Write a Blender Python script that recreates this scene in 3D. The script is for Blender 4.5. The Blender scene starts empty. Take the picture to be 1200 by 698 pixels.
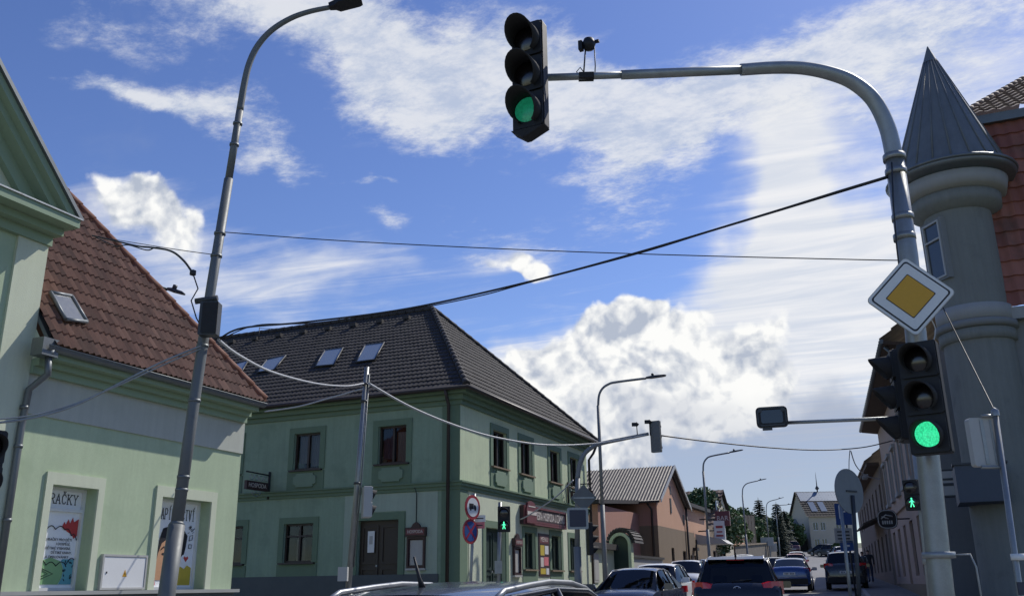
import bpy, bmesh, math, random
from mathutils import Vector, Matrix
random.seed(7)
R = math.radians
sc = bpy.context.scene
COL = sc.collection

# ------------------------------------------------------------------ camera model
F = 1066.; YAW, PITCH, ROLL = R(-22.9), R(17.55), R(-.7); EYE = 1.4
cy, sy = math.cos(YAW), math.sin(YAW); cp, sp = math.cos(PITCH), math.sin(PITCH); cr, sr = math.cos(ROLL), math.sin(ROLL)
FW = Vector((sy*cp, cy*cp, sp)); R0 = Vector((cy, -sy, 0.)); U0 = R0.cross(FW)
RT = R0*cr + U0*sr; UP = -R0*sr + U0*cr

def ray(px, py): return FW + RT*((px-600)/F) + UP*((349-py)/F)
def onX(px, py, X):
    d = ray(px, py); t = X/d.x; return Vector((X, d.y*t, EYE+d.z*t))
def onY(px, py, Y):
    d = ray(px, py); t = Y/d.y; return Vector((d.x*t, Y, EYE+d.z*t))
def atD(px, py, D):
    d = ray(px, py); t = D/(d.x*sy+d.y*cy); return Vector((d.x*t, d.y*t, EYE+d.z*t))
def onPlane(px, py, P, N):
    d = ray(px, py); o = Vector((0, 0, EYE)); t = (P-o).dot(N)/d.dot(N); return o+d*t

cam = bpy.data.cameras.new('camera'); co = bpy.data.objects.new('camera', cam); COL.objects.link(co)
cam.sensor_fit = 'HORIZONTAL'; cam.sensor_width = 36; cam.lens = 36*F/1200; cam.clip_start = .05; cam.clip_end = 3000
co.matrix_world = Matrix(((RT.x, UP.x, -FW.x, 0), (RT.y, UP.y, -FW.y, 0), (RT.z, UP.z, -FW.z, EYE), (0, 0, 0, 1)))
sc.camera = co

# ------------------------------------------------------------------ terrain
ZT = [(-60, -.4), (0, 0), (10, .03), (20, .2), (30, .5), (43, .92), (68, 1.6), (110, 3.4), (165, 6.6), (260, 11), (700, 20)]
def gz(y):
    if y <= ZT[0][0]: return ZT[0][1]
    for (a, za), (b, zb) in zip(ZT, ZT[1:]):
        if y <= b: return za + (zb-za)*(y-a)/(b-a)
    return ZT[-1][1]

# ------------------------------------------------------------------ materials
def mat(name, col, rough=.7, metal=0., var=.12, scale=3., bump=.0, bscale=60., spec=.5, fine=.06, stain=None, streak=0.):
    m = bpy.data.materials.new(name); m.use_nodes = True
    nt = m.node_tree; N = nt.nodes; L = nt.links; b = N['Principled BSDF']
    b.inputs['Roughness'].default_value = rough; b.inputs['Metallic'].default_value = metal
    b.inputs['Specular IOR Level'].default_value = spec
    tc = N.new('ShaderNodeTexCoord')
    def noise(s, d=5, vec=None, r=.6):
        n = N.new('ShaderNodeTexNoise'); n.inputs['Scale'].default_value = s; n.inputs['Detail'].default_value = d; n.inputs['Roughness'].default_value = r
        L.new(vec or tc.outputs['Object'], n.inputs['Vector']); return n.outputs['Fac']
    def madd(x, a, c):
        q = N.new('ShaderNodeMath'); q.operation = 'MULTIPLY_ADD'; L.new(x, q.inputs[0]); q.inputs[1].default_value = a; q.inputs[2].default_value = c; return q.outputs[0]
    f = madd(noise(scale), 2*var, 1-var)
    if fine:
        g = madd(noise(scale*14, 3), 2*fine, 1-fine); q = N.new('ShaderNodeMath'); q.operation = 'MULTIPLY'; L.new(f, q.inputs[0]); L.new(g, q.inputs[1]); f = q.outputs[0]
    if streak:
        mp = N.new('ShaderNodeMapping'); mp.inputs['Scale'].default_value = (7, 7, .5); L.new(tc.outputs['Object'], mp.inputs['Vector'])
        g = madd(noise(1., 6, mp.outputs['Vector'], .7), 2*streak, 1-streak); q = N.new('ShaderNodeMath'); q.operation = 'MULTIPLY'; L.new(f, q.inputs[0]); L.new(g, q.inputs[1]); f = q.outputs[0]
    v = N.new('ShaderNodeVectorMath'); v.operation = 'SCALE'; v.inputs[0].default_value = col[:3]; L.new(f, v.inputs['Scale'])
    out = v.outputs[0]
    if stain:
        mx = N.new('ShaderNodeMix'); mx.data_type = 'RGBA'; L.new(out, mx.inputs[6]); mx.inputs[7].default_value = (*stain[0], 1)
        r = N.new('ShaderNodeMapRange'); r.inputs[1].default_value = stain[2]; r.inputs[2].default_value = stain[2]+.15; L.new(noise(stain[1], 6), r.inputs[0]); L.new(r.outputs[0], mx.inputs[0]); out = mx.outputs[2]
    L.new(out, b.inputs['Base Color'])
    L.new(madd(noise(scale*5, 4), .2, rough-.1), b.inputs['Roughness'])
    if bump:
        bp = N.new('ShaderNodeBump'); bp.inputs['Strength'].default_value = bump; bp.inputs['Distance'].default_value = .02
        L.new(noise(bscale, 4), bp.inputs['Height']); L.new(bp.outputs[0], b.inputs['Normal'])
    return m

def tile_mat(name, c1, c2, c3, rough=.75, moss=(.06, .055, .04), bump=.25):
    m = bpy.data.materials.new(name); m.use_nodes = True
    nt = m.node_tree; N = nt.nodes; L = nt.links; b = N['Principled BSDF']; b.inputs['Roughness'].default_value = rough
    uv = N.new('ShaderNodeUVMap'); fl = N.new('ShaderNodeVectorMath'); fl.operation = 'FLOOR'; L.new(uv.outputs[0], fl.inputs[0])
    wn = N.new('ShaderNodeTexWhiteNoise'); wn.noise_dimensions = '2D'; L.new(fl.outputs[0], wn.inputs['Vector'])
    cr_ = N.new('ShaderNodeValToRGB'); L.new(wn.outputs['Value'], cr_.inputs[0]); e = cr_.color_ramp.elements
    e[0].color = (*c1, 1); e[1].color = (*c3, 1); k = e.new(.5); k.color = (*c2, 1)
    tc = N.new('ShaderNodeTexCoord'); n = N.new('ShaderNodeTexNoise'); n.inputs['Scale'].default_value = 1.3; n.inputs['Detail'].default_value = 8; n.inputs['Roughness'].default_value = .7; L.new(tc.outputs['Object'], n.inputs['Vector'])
    r = N.new('ShaderNodeMapRange'); r.inputs[1].default_value = .5; r.inputs[2].default_value = .72; r.inputs[4].default_value = .6; L.new(n.outputs['Fac'], r.inputs[0])
    mx = N.new('ShaderNodeMix'); mx.data_type = 'RGBA'; L.new(r.outputs[0], mx.inputs[0]); L.new(cr_.outputs[0], mx.inputs[6]); mx.inputs[7].default_value = (*moss, 1)
    L.new(mx.outputs[2], b.inputs['Base Color'])
    n2 = N.new('ShaderNodeTexNoise'); n2.inputs['Scale'].default_value = 40; L.new(tc.outputs['Object'], n2.inputs['Vector'])
    bp = N.new('ShaderNodeBump'); bp.inputs['Strength'].default_value = bump; bp.inputs['Distance'].default_value = .01; L.new(n2.outputs['Fac'], bp.inputs['Height']); L.new(bp.outputs[0], b.inputs['Normal'])
    return m

def emit_mat(name, col, strength, dots=False):
    m = bpy.data.materials.new(name); m.use_nodes = True; nt = m.node_tree; N = nt.nodes; L = nt.links; b = N['Principled BSDF']
    b.inputs['Base Color'].default_value = (*[c*.4 for c in col], 1); b.inputs['Roughness'].default_value = .3
    b.inputs['Emission Color'].default_value = (*col, 1); b.inputs['Emission Strength'].default_value = strength
    if dots:
        tc = N.new('ShaderNodeTexCoord'); v = N.new('ShaderNodeTexVoronoi'); v.inputs['Scale'].default_value = 70; v.inputs['Randomness'].default_value = .6; L.new(tc.outputs['Object'], v.inputs['Vector'])
        r = N.new('ShaderNodeMapRange'); r.inputs[1].default_value = .1; r.inputs[2].default_value = .75; r.inputs[3].default_value = strength*1.15; r.inputs[4].default_value = strength*.55; L.new(v.outputs['Distance'], r.inputs[0]); L.new(r.outputs[0], b.inputs['Emission Strength'])
    return m

def glass_mat(name, tint=(.35, .38, .4), refl=.25):
    m = bpy.data.materials.new(name); m.use_nodes = True; nt = m.node_tree; N = nt.nodes; L = nt.links
    for n in list(N):
        if n.type != 'OUTPUT_MATERIAL': N.remove(n)
    out = [n for n in N][0]
    t = N.new('ShaderNodeBsdfTransparent'); t.inputs[0].default_value = (*tint, 1)
    g = N.new('ShaderNodeBsdfGlossy'); g.inputs['Roughness'].default_value = .02; g.inputs[0].default_value = (.3, .32, .34, 1)
    tc = N.new('ShaderNodeTexCoord'); n = N.new('ShaderNodeTexNoise'); n.inputs['Scale'].default_value = 1.5; L.new(tc.outputs['Object'], n.inputs['Vector'])
    bp = N.new('ShaderNodeBump'); bp.inputs['Strength'].default_value = .08; bp.inputs['Distance'].default_value = .05; L.new(n.outputs['Fac'], bp.inputs['Height']); L.new(bp.outputs[0], g.inputs['Normal'])
    fr = N.new('ShaderNodeFresnel'); fr.inputs[0].default_value = 1.5
    ad = N.new('ShaderNodeMath'); ad.operation = 'MULTIPLY_ADD'; L.new(fr.outputs[0], ad.inputs[0]); ad.inputs[1].default_value = 1.; ad.inputs[2].default_value = refl
    mx = N.new('ShaderNodeMixShader'); L.new(ad.outputs[0], mx.inputs[0]); L.new(t.outputs[0], mx.inputs[1]); L.new(g.outputs[0], mx.inputs[2]); L.new(mx.outputs[0], out.inputs[0])
    return m

M = {}
M['mint'] = mat('mint_plaster', (.41, .50, .335), .85, var=.09, scale=1.2, bump=.25, bscale=90, fine=.07, streak=.16, stain=((.365, .455, .30), 1.3, .54))
M['cream'] = mat('cream_plaster', (.56, .60, .45), .85, var=.05, scale=1.5, bump=.2, fine=.04, streak=.12)
M['palegrey'] = mat('pale_grey_plaster', (.44, .46, .40), .85, var=.08, bump=.2, streak=.14)
M['mintdark'] = mat('mint_cornice', (.26, .345, .235), .8, var=.06, bump=.1)
M['green'] = mat('green_plaster_shaded', (.24, .335, .245), .85, var=.17, scale=.8, bump=.35, bscale=80, fine=.09, streak=.2, stain=((.195, .28, .205), 1.0, .54))  # side wall copy of the inn green, its shade kept in the colour
M['greenpale'] = mat('pale_green_plaster_lit', (.56, .61, .46), .85, var=.12, scale=.8, bump=.35, bscale=80, fine=.07, streak=.17, stain=((.48, .53, .40), 1.4, .57))  # pale panel paint, brightened for the sunlit street front
M['greenpale2'] = mat('pale_green_plaster_shaded', (.345, .425, .345), .85, var=.12, scale=.8, bump=.35, bscale=80, fine=.07, streak=.18)  # same pale panel paint with the side wall's shade in the colour
M['greentrim'] = mat('green_trim', (.135, .205, .135), .8, var=.1, bump=.15, streak=.06)
M['greenside'] = mat('green_plaster_lit', (.50, .58, .39), .85, var=.14, scale=.8, bump=.35, bscale=80, fine=.08, streak=.2, stain=((.42, .50, .34), 1.1, .56))  # same inn green, base raised to look sunlit on the street front
M['ornament'] = mat('ornament_green', (.19, .27, .19), .85, var=.1, streak=.08)
M['plinth'] = mat('grey_plinth', (.09, .105, .11), .85, var=.15, bump=.3)
M['ledge'] = mat('stone_ledge', (.34, .35, .33), .7, var=.1)
M['zinc'] = mat('zinc', (.16, .175, .18), .5, .6, var=.2, scale=5)
M['galv'] = mat('galvanised_steel', (.33, .35, .35), .5, .6, var=.28, scale=6, fine=.12, streak=.2, stain=((.2, .17, .14), 4., .66))
M['galvlt'] = mat('bright_galvanised_steel', (.28, .29, .285), .42, .6, var=.25, scale=7, fine=.14, streak=.2, stain=((.27, .25, .22), 5., .64))
M['paintgrey'] = mat('grey_painted_steel', (.14, .15, .15), .55, .2, var=.15, scale=4, streak=.15, stain=((.08, .085, .085), 3., .62))
M['concrete'] = mat('mast_grey', (.22, .23, .23), .6, .2, var=.15, scale=4, streak=.15)
M['black'] = mat('black_plastic', (.008, .009, .012), .6, var=.1)
M['blackmatt'] = mat('black_matt', (.02, .02, .022), .8, var=.1)
M['brown'] = mat('brown_paint', (.035, .026, .022), .5, var=.12)
M['darkgreen'] = mat('dark_green_paint', (.018, .04, .032), .5, var=.1)
M['dgrey'] = mat('dark_grey_metal', (.05, .055, .06), .5, .3)
M['greybox'] = mat('grey_box', (.42, .42, .4), .6, var=.08)
M['white'] = mat('white_paint', (.72, .73, .72), .5, var=.04)
M['whitevinyl'] = mat('white_vinyl', (.86, .87, .89), .4, var=.03)
M['red'] = mat('sign_red', (.36, .05, .06), .4, var=.05)
M['blue'] = mat('sign_blue', (.035, .09, .27), .4, var=.05)
M['yellow'] = mat('sign_yellow', (.62, .33, .02), .45, var=.05)
M['asphalt'] = mat('asphalt', (.17, .17, .172), .8, var=.2, scale=.6, bump=.4, bscale=120, fine=.15, stain=((.12, .12, .122), .5, .56))
M['paving'] = mat('paving', (.16, .155, .15), .85, var=.2, scale=.8, bump=.3, bscale=60, fine=.15)
M['kerb'] = mat('kerb_stone', (.3, .29, .28), .8, var=.15)
M['earth'] = mat('ground_earth', (.10, .11, .06), .95, var=.3, scale=.2, bump=.3, bscale=8)
M['roadpaint'] = mat('road_paint', (.6, .6, .58), .7, var=.2, scale=8)
M['tower'] = mat('tower_grey_green', (.20, .208, .192), .9, var=.12, scale=.9, bump=.4, bscale=45, streak=.22, stain=((.155, .16, .15), 1.4, .58))
M['towerlt'] = mat('tower_pale_band', (.32, .32, .31), .85, var=.08, bump=.15, streak=.1)
M['towerdk'] = mat('tower_dark_plaster', (.205, .212, .21), .85, var=.1, scale=.7, bump=.2, streak=.1)
M['cone'] = mat('cone_sheet', (.14, .155, .165), .6, .25, var=.22, scale=2.5, streak=.25, bump=.15, bscale=5)
M['pink'] = mat('pink_plaster', (.58, .34, .22), .85, var=.08, scale=.6, bump=.2, streak=.1)  # base raised to give the gable its sunlit look
M['pinkdk'] = mat('dark_and_shaded_pink_plaster', (.42, .22, .165), .85, var=.08, scale=.6, bump=.2, streak=.1)  # dark pink of the lean-to; on the gabled house a shaded copy of pink
M['taupe'] = mat('taupe_plaster', (.22, .165, .11), .9, var=.12, scale=.6, bump=.3, streak=.12)
M['rowpink'] = mat('row_house_plaster', (.42, .31, .25), .9, var=.1, scale=.6, bump=.2, streak=.12)
M['rowbrown'] = mat('row_house_brown', (.18, .145, .12), .9, var=.15, scale=.6, bump=.2, streak=.15)
M['wood'] = mat('dark_timber', (.07, .045, .03), .8, var=.25, scale=3, streak=.2)
M['boards'] = mat('weathered_boards', (.055, .045, .036), .85, var=.25, scale=2, streak=.25)
M['stone'] = mat('rough_stone', (.13, .112, .09), .95, var=.4, scale=2.5, bump=.6, bscale=6, fine=.2)
M['creamhouse'] = mat('cream_house', (.50, .44, .34), .85, var=.08, scale=.5)
M['whitehouse'] = mat('white_house', (.45, .45, .42), .85, var=.08, scale=.5)
M['corr'] = mat('corrugated_sheet', (.085, .078, .075), .6, .3, var=.12, scale=1)
M['tile_red'] = tile_mat('red_clay_tiles', (.12, .06, .04), (.17, .086, .057), (.22, .118, .08), moss=(.075, .052, .037))
M['tile_dark'] = tile_mat('dark_concrete_tiles', (.020, .018, .018), (.028, .025, .024), (.038, .034, .032), .85, moss=(.024, .022, .021))
M['tile_rust'] = tile_mat('rust_mansard_tiles', (.22, .075, .055), (.27, .10, .072), (.33, .13, .09))
M['tile_brown'] = tile_mat('brown_roof_tiles', (.13, .08, .06), (.17, .11, .08), (.22, .15, .11))
M['ridge_red'] = mat('red_ridge_tile', (.18, .07, .04), .75, var=.25, scale=5)
M['ridge_dark'] = mat('dark_ridge_tile', (.035, .032, .031), .75, var=.25, scale=5)
M['glassdk'] = mat('dark_window_glass', (.012, .014, .017), .06, var=.05, spec=.8)
M['skyglass'] = mat('roof_glass_sky_reflection', (.19, .23, .28), .22, .0, var=.05)  # pale blue base imitates cloud reflected in the panes
M['glasssky'] = mat('turret_window_glass', (.05, .06, .07), .08, .0, var=.1, spec=.9)
M['paleglass'] = mat('pale_roof_window_glass', (.22, .23, .235), .2, .2, var=.1)  # evenly pale grey pane for the shop roof window
M['glass'] = glass_mat('window_glass', (.45, .47, .48), .05)
M['carglass'] = glass_mat('car_glass', (.30, .34, .36), .07); M['seat'] = mat('seat_fabric', (.03, .03, .033), .85)
M['curtain'] = mat('white_curtain', (.6, .61, .62), .9, var=.1, scale=8)
M['curtainblue'] = mat('blue_curtain', (.06, .11, .25), .9, var=.1, scale=8)
M['tyre'] = mat('tyre_rubber', (.018, .018, .018), .85)
M['rim'] = mat('alloy_rim', (.45, .46, .48), .35, .8)
M['tail'] = mat('tail_light_red', (.62, .012, .02), .15, var=.1, scale=20, spec=.8)
M['head'] = mat('headlight_glass', (.6, .62, .65), .1, .3, var=.1, scale=20)
M['rail'] = mat('roof_rail_grey', (.30, .31, .32), .4, .6, var=.08)
M['chrome'] = mat('brushed_rail', (.62, .63, .65), .3, .9, var=.05)
M['green_on'] = emit_mat('green_signal_on', (.05, .95, .42), .75, True)
M['green_mid'] = emit_mat('green_signal_oblique', (.02, .42, .22), .22, True)
M['ped_on'] = emit_mat('green_walk_figure', (.08, .95, .45), 1.3)
M['lens'] = mat('unlit_lens', (.008, .006, .007), .2, spec=.8, var=.1)
M['cable'] = mat('black_cable', (.018, .02, .024), .6)
M['cablelt'] = mat('pale_cable', (.4, .41, .42), .5)
M['shopglass'] = glass_mat('shop_glass', (.97, .98, .98), .0)
M['skin'] = mat('skin', (.42, .25, .18), .6, var=.05)
M['cloth'] = mat('dark_jacket', (.03, .032, .04), .85)
M['jeans'] = mat('blue_trousers', (.05, .065, .11), .85)
M['hair'] = mat('brown_hair', (.04, .025, .018), .7)
M['leaf'] = mat('leaf_green', (.115, .19, .055), .7, var=.45, scale=.8, fine=.3)
M['leaf2'] = mat('leaf_dark_green', (.075, .125, .046), .7, var=.45, scale=.8, fine=.3)
M['needle'] = mat('needle_green', (.036, .056, .038), .8, var=.4, scale=.8, fine=.3)
M['bark'] = mat('bark', (.09, .065, .045), .95, var=.3, scale=6)
M['teal'] = mat('print_teal', (.12, .36, .42), .5, var=.1, scale=8)
M['pgreen'] = mat('print_green', (.23, .42, .2), .5, var=.1, scale=8)
M['pred'] = mat('print_red', (.5, .05, .05), .5, var=.1, scale=8)
M['pyellow'] = mat('print_yellow', (.55, .42, .05), .5, var=.15, scale=8)
M['pskin'] = mat('print_skin', (.52, .29, .17), .5, var=.05)
M['pink_print'] = mat('print_pink', (.65, .18, .2), .5)
M['ink'] = mat('print_ink', (.015, .015, .02), .5)
M['beerred'] = mat('signboard_red', (.15, .04, .045), .5, var=.1)
M['beerdark'] = mat('signboard_dark', (.045, .02, .022), .5, var=.1)
M['cream_letter'] = mat('letter_cream', (.6, .55, .5), .5)
def paint(name, c, rough=.25, metal=.2): 
    m = mat(name, c, rough, metal, var=.05, scale=2, fine=.02, spec=.6)
    m.node_tree.nodes['Principled BSDF'].inputs['Coat Weight'].default_value = .6; m.node_tree.nodes['Principled BSDF'].inputs['Coat Roughness'].default_value = .05
    return m
M['board_navy'] = mat('board_navy', (.025, .03, .06), .4)
M['p_black'] = paint('paint_black', (.01, .011, .013)); M['p_navy'] = paint('paint_navy', (.022, .035, .07)); M['p_blue'] = paint('paint_blue', (.02, .06, .22))
M['p_white'] = paint('paint_white', (.75, .76, .77), .35, 0); M['p_silver'] = paint('paint_silver', (.6, .61, .62), .35, .2); M['p_grey'] = paint('paint_grey', (.1, .11, .12))
M['p_red'] = paint('paint_red', (.4, .03, .025)); M['p_maroon'] = paint('paint_maroon', (.09, .02, .025)); M['p_dark'] = paint('paint_dark', (.02, .021, .024)); M['p_fg'] = paint('paint_blue_black', (.06, .068, .078), .25, .1)

# ------------------------------------------------------------------ mesh builder
class MB:
    def __init__(s): s.v = []; s.f = []; s.sm = []; s.mi = []; s.uv = None; s.cur = 0
    def add(s, vs, fs, smooth=False):
        o = len(s.v); s.v += [Vector(v) for v in vs]
        for f in fs: s.f.append([i+o for i in f]); s.sm.append(smooth); s.mi.append(s.cur)
        return s
    def quad(s, a, b, c, d): return s.add([a, b, c, d], [(0, 1, 2, 3)])
    def poly(s, pts): return s.add(pts, [tuple(range(len(pts)))])
    def hexa(s, p):   # 8 points: bottom 0-3, top 4-7
        return s.add(p, [(3, 2, 1, 0), (4, 5, 6, 7), (0, 1, 5, 4), (1, 2, 6, 5), (2, 3, 7, 6), (3, 0, 4, 7)])
    def box(s, x0, x1, y0, y1, z0, z1):
        return s.hexa([(x0, y0, z0), (x1, y0, z0), (x1, y1, z0), (x0, y1, z0), (x0, y0, z1), (x1, y0, z1), (x1, y1, z1), (x0, y1, z1)])
    def prism(s, pts, d):   # polygon extruded by vector d
        n = len(pts); a = [Vector(p) for p in pts]; b = [p+Vector(d) for p in a]
        return s.add(a+b, [tuple(reversed(range(n))), tuple(range(n, 2*n))]+[(i, (i+1) % n, n+(i+1) % n, n+i) for i in range(n)])
    def tube(s, pts, r, n=10, caps=True):
        pts = [Vector(p) for p in pts]
        if not isinstance(r, (list, tuple)): r = [r]*len(pts)
        vs = []; fs = []; prev = None
        for i, p in enumerate(pts):
            t = (pts[min(i+1, len(pts)-1)]-pts[max(i-1, 0)]).normalized()
            if prev is None:
                a = Vector((0, 0, 1)) if abs(t.z) < .9 else Vector((1, 0, 0)); u = t.cross(a).normalized()
            else: u = (prev-t*prev.dot(t)).normalized()
            prev = u; w = t.cross(u)
            for k in range(n):
                an = 2*math.pi*k/n; vs.append(p+(u*math.cos(an)+w*math.sin(an))*r[i])
        for i in range(len(pts)-1):
            for k in range(n): fs.append((i*n+k, i*n+(k+1) % n, (i+1)*n+(k+1) % n, (i+1)*n+k))
        s.add(vs, fs, True)
        if caps:
            o = len(s.v)-len(vs)
            for c in ([o+k for k in reversed(range(n))], [o+(len(pts)-1)*n+k for k in range(n)]): s.f.append(c); s.sm.append(False); s.mi.append(s.cur)
        return s
    def lathe(s, c, prof, n=32, a0=0, a1=2*math.pi, smooth=True):
        c = Vector(c); full = abs(a1-a0-2*math.pi) < 1e-6; m = n if full else n+1; vs = []; fs = []
        for r, z in prof:
            for k in range(m):
                a = a0+(a1-a0)*k/n; vs.append(c+Vector((r*math.cos(a), r*math.sin(a), z)))
        for i in range(len(prof)-1):
            for k in range(n):
                k2 = (k+1) % m; fs.append((i*m+k, i*m+k2, (i+1)*m+k2, (i+1)*m+k))
        return s.add(vs, fs, smooth)
    def build(s, name, mats, parent=None, sharp=None):
        if not isinstance(mats, (list, tuple)): mats = [mats]
        me = bpy.data.meshes.new(name); vs = s.v
        if parent is not None:
            inv = ROOTM[parent.name]; vs = [inv @ v for v in vs]
        me.from_pydata([tuple(v) for v in vs], [], s.f); 
        for m in mats: me.materials.append(m)
        me.polygons.foreach_set('use_smooth', s.sm); me.polygons.foreach_set('material_index', s.mi)
        if s.uv:
            ul = me.uv_layers.new(name='UVMap')
            for l in me.loops: ul.data[l.index].uv = s.uv[l.vertex_index]
        me.update()
        if sharp: me.set_sharp_from_angle(angle=R(sharp))
        o = bpy.data.objects.new(name, me); COL.objects.link(o)
        if parent is not None: o.parent = parent; ROOTM[o.name] = ROOTM[parent.name]
        else: ROOTM[o.name] = Matrix.Identity(4)
        return o
ROOTM = {}
def tag(o, label=None, cat=None, group=None, kind=None):
    if label: o['label'] = label
    if cat: o['category'] = cat
    if group: o['group'] = group
    if kind: o['kind'] = kind
    return o
def thing(name, label, cat, loc=(0, 0, 0), rz=0, group=None):
    o = bpy.data.objects.new(name, None); COL.objects.link(o); o.location = loc; o.rotation_euler = (0, 0, rz); o.empty_display_size = .2
    ROOTM[o.name] = (Matrix.Translation(loc) @ Matrix.Rotation(rz, 4, 'Z')).inverted()
    return tag(o, label, cat, group)
KIDS = {}
def copy_tree(o, parent=None):
    c = o.copy(); COL.objects.link(c)
    if parent is not None: c.parent = parent
    for ch in [x for x in COL.objects if x.parent == o]: copy_tree(ch, c)
    return c

# facade helper: u along, z up, d outwards
class Fac:
    def __init__(s, o, u, n): s.o = Vector(o); s.u = Vector(u); s.n = Vector(n)
    def p(s, u, z, d=0.): return s.o+s.u*u+s.n*d+Vector((0, 0, z))
    def box(s, mb, u0, u1, z0, z1, d0, d1):
        P = s.p
        return mb.hexa([P(u0, z0, d1), P(u1, z0, d1), P(u1, z0, d0), P(u0, z0, d0), P(u0, z1, d1), P(u1, z1, d1), P(u1, z1, d0), P(u0, z1, d0)])
    def wall(s, mb, u0, u1, z0, z1, holes, depth=.25, d=0.):
        us = sorted({u0, u1, *[h[0] for h in holes], *[h[1] for h in holes]}); zs = sorted({z0, z1, *[h[2] for h in holes], *[h[3] for h in holes]})
        P = s.p
        for a, b in zip(us, us[1:]):
            for c, e in zip(zs, zs[1:]):
                um, zm = (a+b)/2, (c+e)/2
                if any(h[0] < um < h[1] and h[2] < zm < h[3] for h in holes): continue
                mb.quad(P(a, c, d), P(b, c, d), P(b, e, d), P(a, e, d))
        for h in holes:
            a, b, c, e = h[:4]; D = d-depth
            mb.quad(P(a, c, d), P(a, e, d), P(a, e, D), P(a, c, D)); mb.quad(P(b, c, D), P(b, e, D), P(b, e, d), P(b, c, d))
            mb.quad(P(a, e, d), P(b, e, d), P(b, e, D), P(a, e, D)); mb.quad(P(a, c, D), P(b, c, D), P(b, c, d), P(a, c, d))
        return mb
    def ring(s, mb, u0, u1, z0, z1, w, d0, d1, bottom=True, wt=None):
        wt = wt or w
        s.box(mb, u0, u0+w, z0, z1, d0, d1); s.box(mb, u1-w, u1, z0, z1, d0, d1); s.box(mb, u0+w, u1-w, z1-wt, z1, d0, d1)
        if bottom: s.box(mb, u0+w, u1-w, z0, z0+w, d0, d1)
        return mb
def window(fac, parent, u0, u1, z0, z1, d, fm, pane='glassdk', mull=1, trans=None, w=.06, name='window', room=False, curtain=None):
    mb = MB(); fac.ring(mb, u0, u1, z0, z1, w, d-.01, d+.05)
    for k in range(mull):
        um = u0+(u1-u0)*(k+1)/(mull+1); fac.box(mb, um-w*.55, um+w*.55, z0+w, z1-w, d-.01, d+.06)
    if trans:
        zt = z0+(z1-z0)*trans; fac.box(mb, u0+w, u1-w, zt-w*.5, zt+w*.5, d-.008, d+.055)
    o = mb.build(name, fm, parent)
    m = MB(); m.quad(fac.p(u0+.01, z0+.01, d), fac.p(u1-.01, z0+.01, d), fac.p(u1-.01, z1-.01, d), fac.p(u0+.01, z1-.01, d)); m.build('pane', M['glass'] if room else M[pane], o)
    if room:
        m = MB(); m.quad(fac.p(u0-.3, z0-.3, d-.9), fac.p(u1+.3, z0-.3, d-.9), fac.p(u1+.3, z1+.3, d-.9), fac.p(u0-.3, z1+.3, d-.9))
        for a, b in ((u0-.3, u0), (u1, u1+.3)): m.quad(fac.p(a, z0-.3, d-.02), fac.p(b, z0-.3, d-.02), fac.p(b, z1+.3, d-.02), fac.p(a, z1+.3, d-.02))
        m.build('room_back', M['blackmatt'], o)
    for (a, b, c, e, mm) in curtain or []:
        m = MB(); n = 8; ww = u1-u0; hh = z1-z0
        for k in range(n):
            x0 = a+(b-a)*k/n; x1 = a+(b-a)*(k+1)/n; dd = .03 if k % 2 else .0; de = .0 if k % 2 else .03
            m.quad(fac.p(u0+ww*x0, z0+hh*c, d-.12+dd), fac.p(u0+ww*x1, z0+hh*c, d-.12+de), fac.p(u0+ww*x1, z0+hh*e, d-.12+de), fac.p(u0+ww*x0, z0+hh*e, d-.12+dd))
        m.build('curtain', M[mm], o)
    return o

# tile roof
JIT = [random.uniform(-.5, .8) for _ in range(997)]
def tile_roof(name, parent, mt, O, u, s, width, length, tw=.24, th=.34, amp=.028, step=.03, clips=(), sub=6):
    O = Vector(O); u = Vector(u).normalized(); s = Vector(s).normalized(); n = u.cross(s).normalized()
    if n.z < 0: n = -n
    nc = max(1, int(round(width/tw))); nr = max(1, int(round(length/th))); vs = []; uv = []; fs = []
    tw = width/nc; th = length/nr; m = nc*sub+1
    for r in range(nr):
        for k, h in ((0., step), (.97, .0)):
            for i in range(m):
                ph = (i % sub)/sub; hh = amp*(.5+.5*math.cos(2*math.pi*ph))+h+(JIT[(r*131+i//sub*17) % 997]*.007 if k == 0. else 0.)
                vs.append(O+u*(i*tw/sub)+s*((r+k)*th)+n*hh); uv.append((i/sub*.9999+.001, r+.05+k*.9))
    rows = 2*nr
    for r in range(rows-1):
        for i in range(m-1): fs.append((r*m+i, r*m+i+1, (r+1)*m+i+1, (r+1)*m+i))
    me = bpy.data.meshes.new(name); inv = ROOTM[parent.name]
    me.from_pydata([tuple(v) for v in vs], [], fs); ul = me.uv_layers.new(name='UVMap')
    for l in me.loops: ul.data[l.index].uv = uv[l.vertex_index]
    # per-face column id: shift uv so that a face never straddles two columns
    for p in me.polygons:
        c = sum(uv[v][0] for v in p.vertices)/4; rr = sum(uv[v][1] for v in p.vertices)/4
        for li in p.loop_indices: ul.data[li].uv = (math.floor(c)+.5, math.floor(rr)+.5)
    bm = bmesh.new(); bm.from_mesh(me)
    for cpt, cn in clips:
        bmesh.ops.bisect_plane(bm, geom=bm.verts[:]+bm.edges[:]+bm.faces[:], plane_co=Vector(cpt), plane_no=Vector(cn), clear_outer=True)
    for f in bm.faces: f.smooth = True
    bmesh.ops.transform(bm, matrix=inv, verts=bm.verts[:])
    bm.to_mesh(me); bm.free(); me.set_sharp_from_angle(angle=R(50)); me.materials.append(mt)
    o = bpy.data.objects.new(name, me); COL.objects.link(o); o.parent = parent; ROOTM[o.name] = inv
    return o
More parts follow.
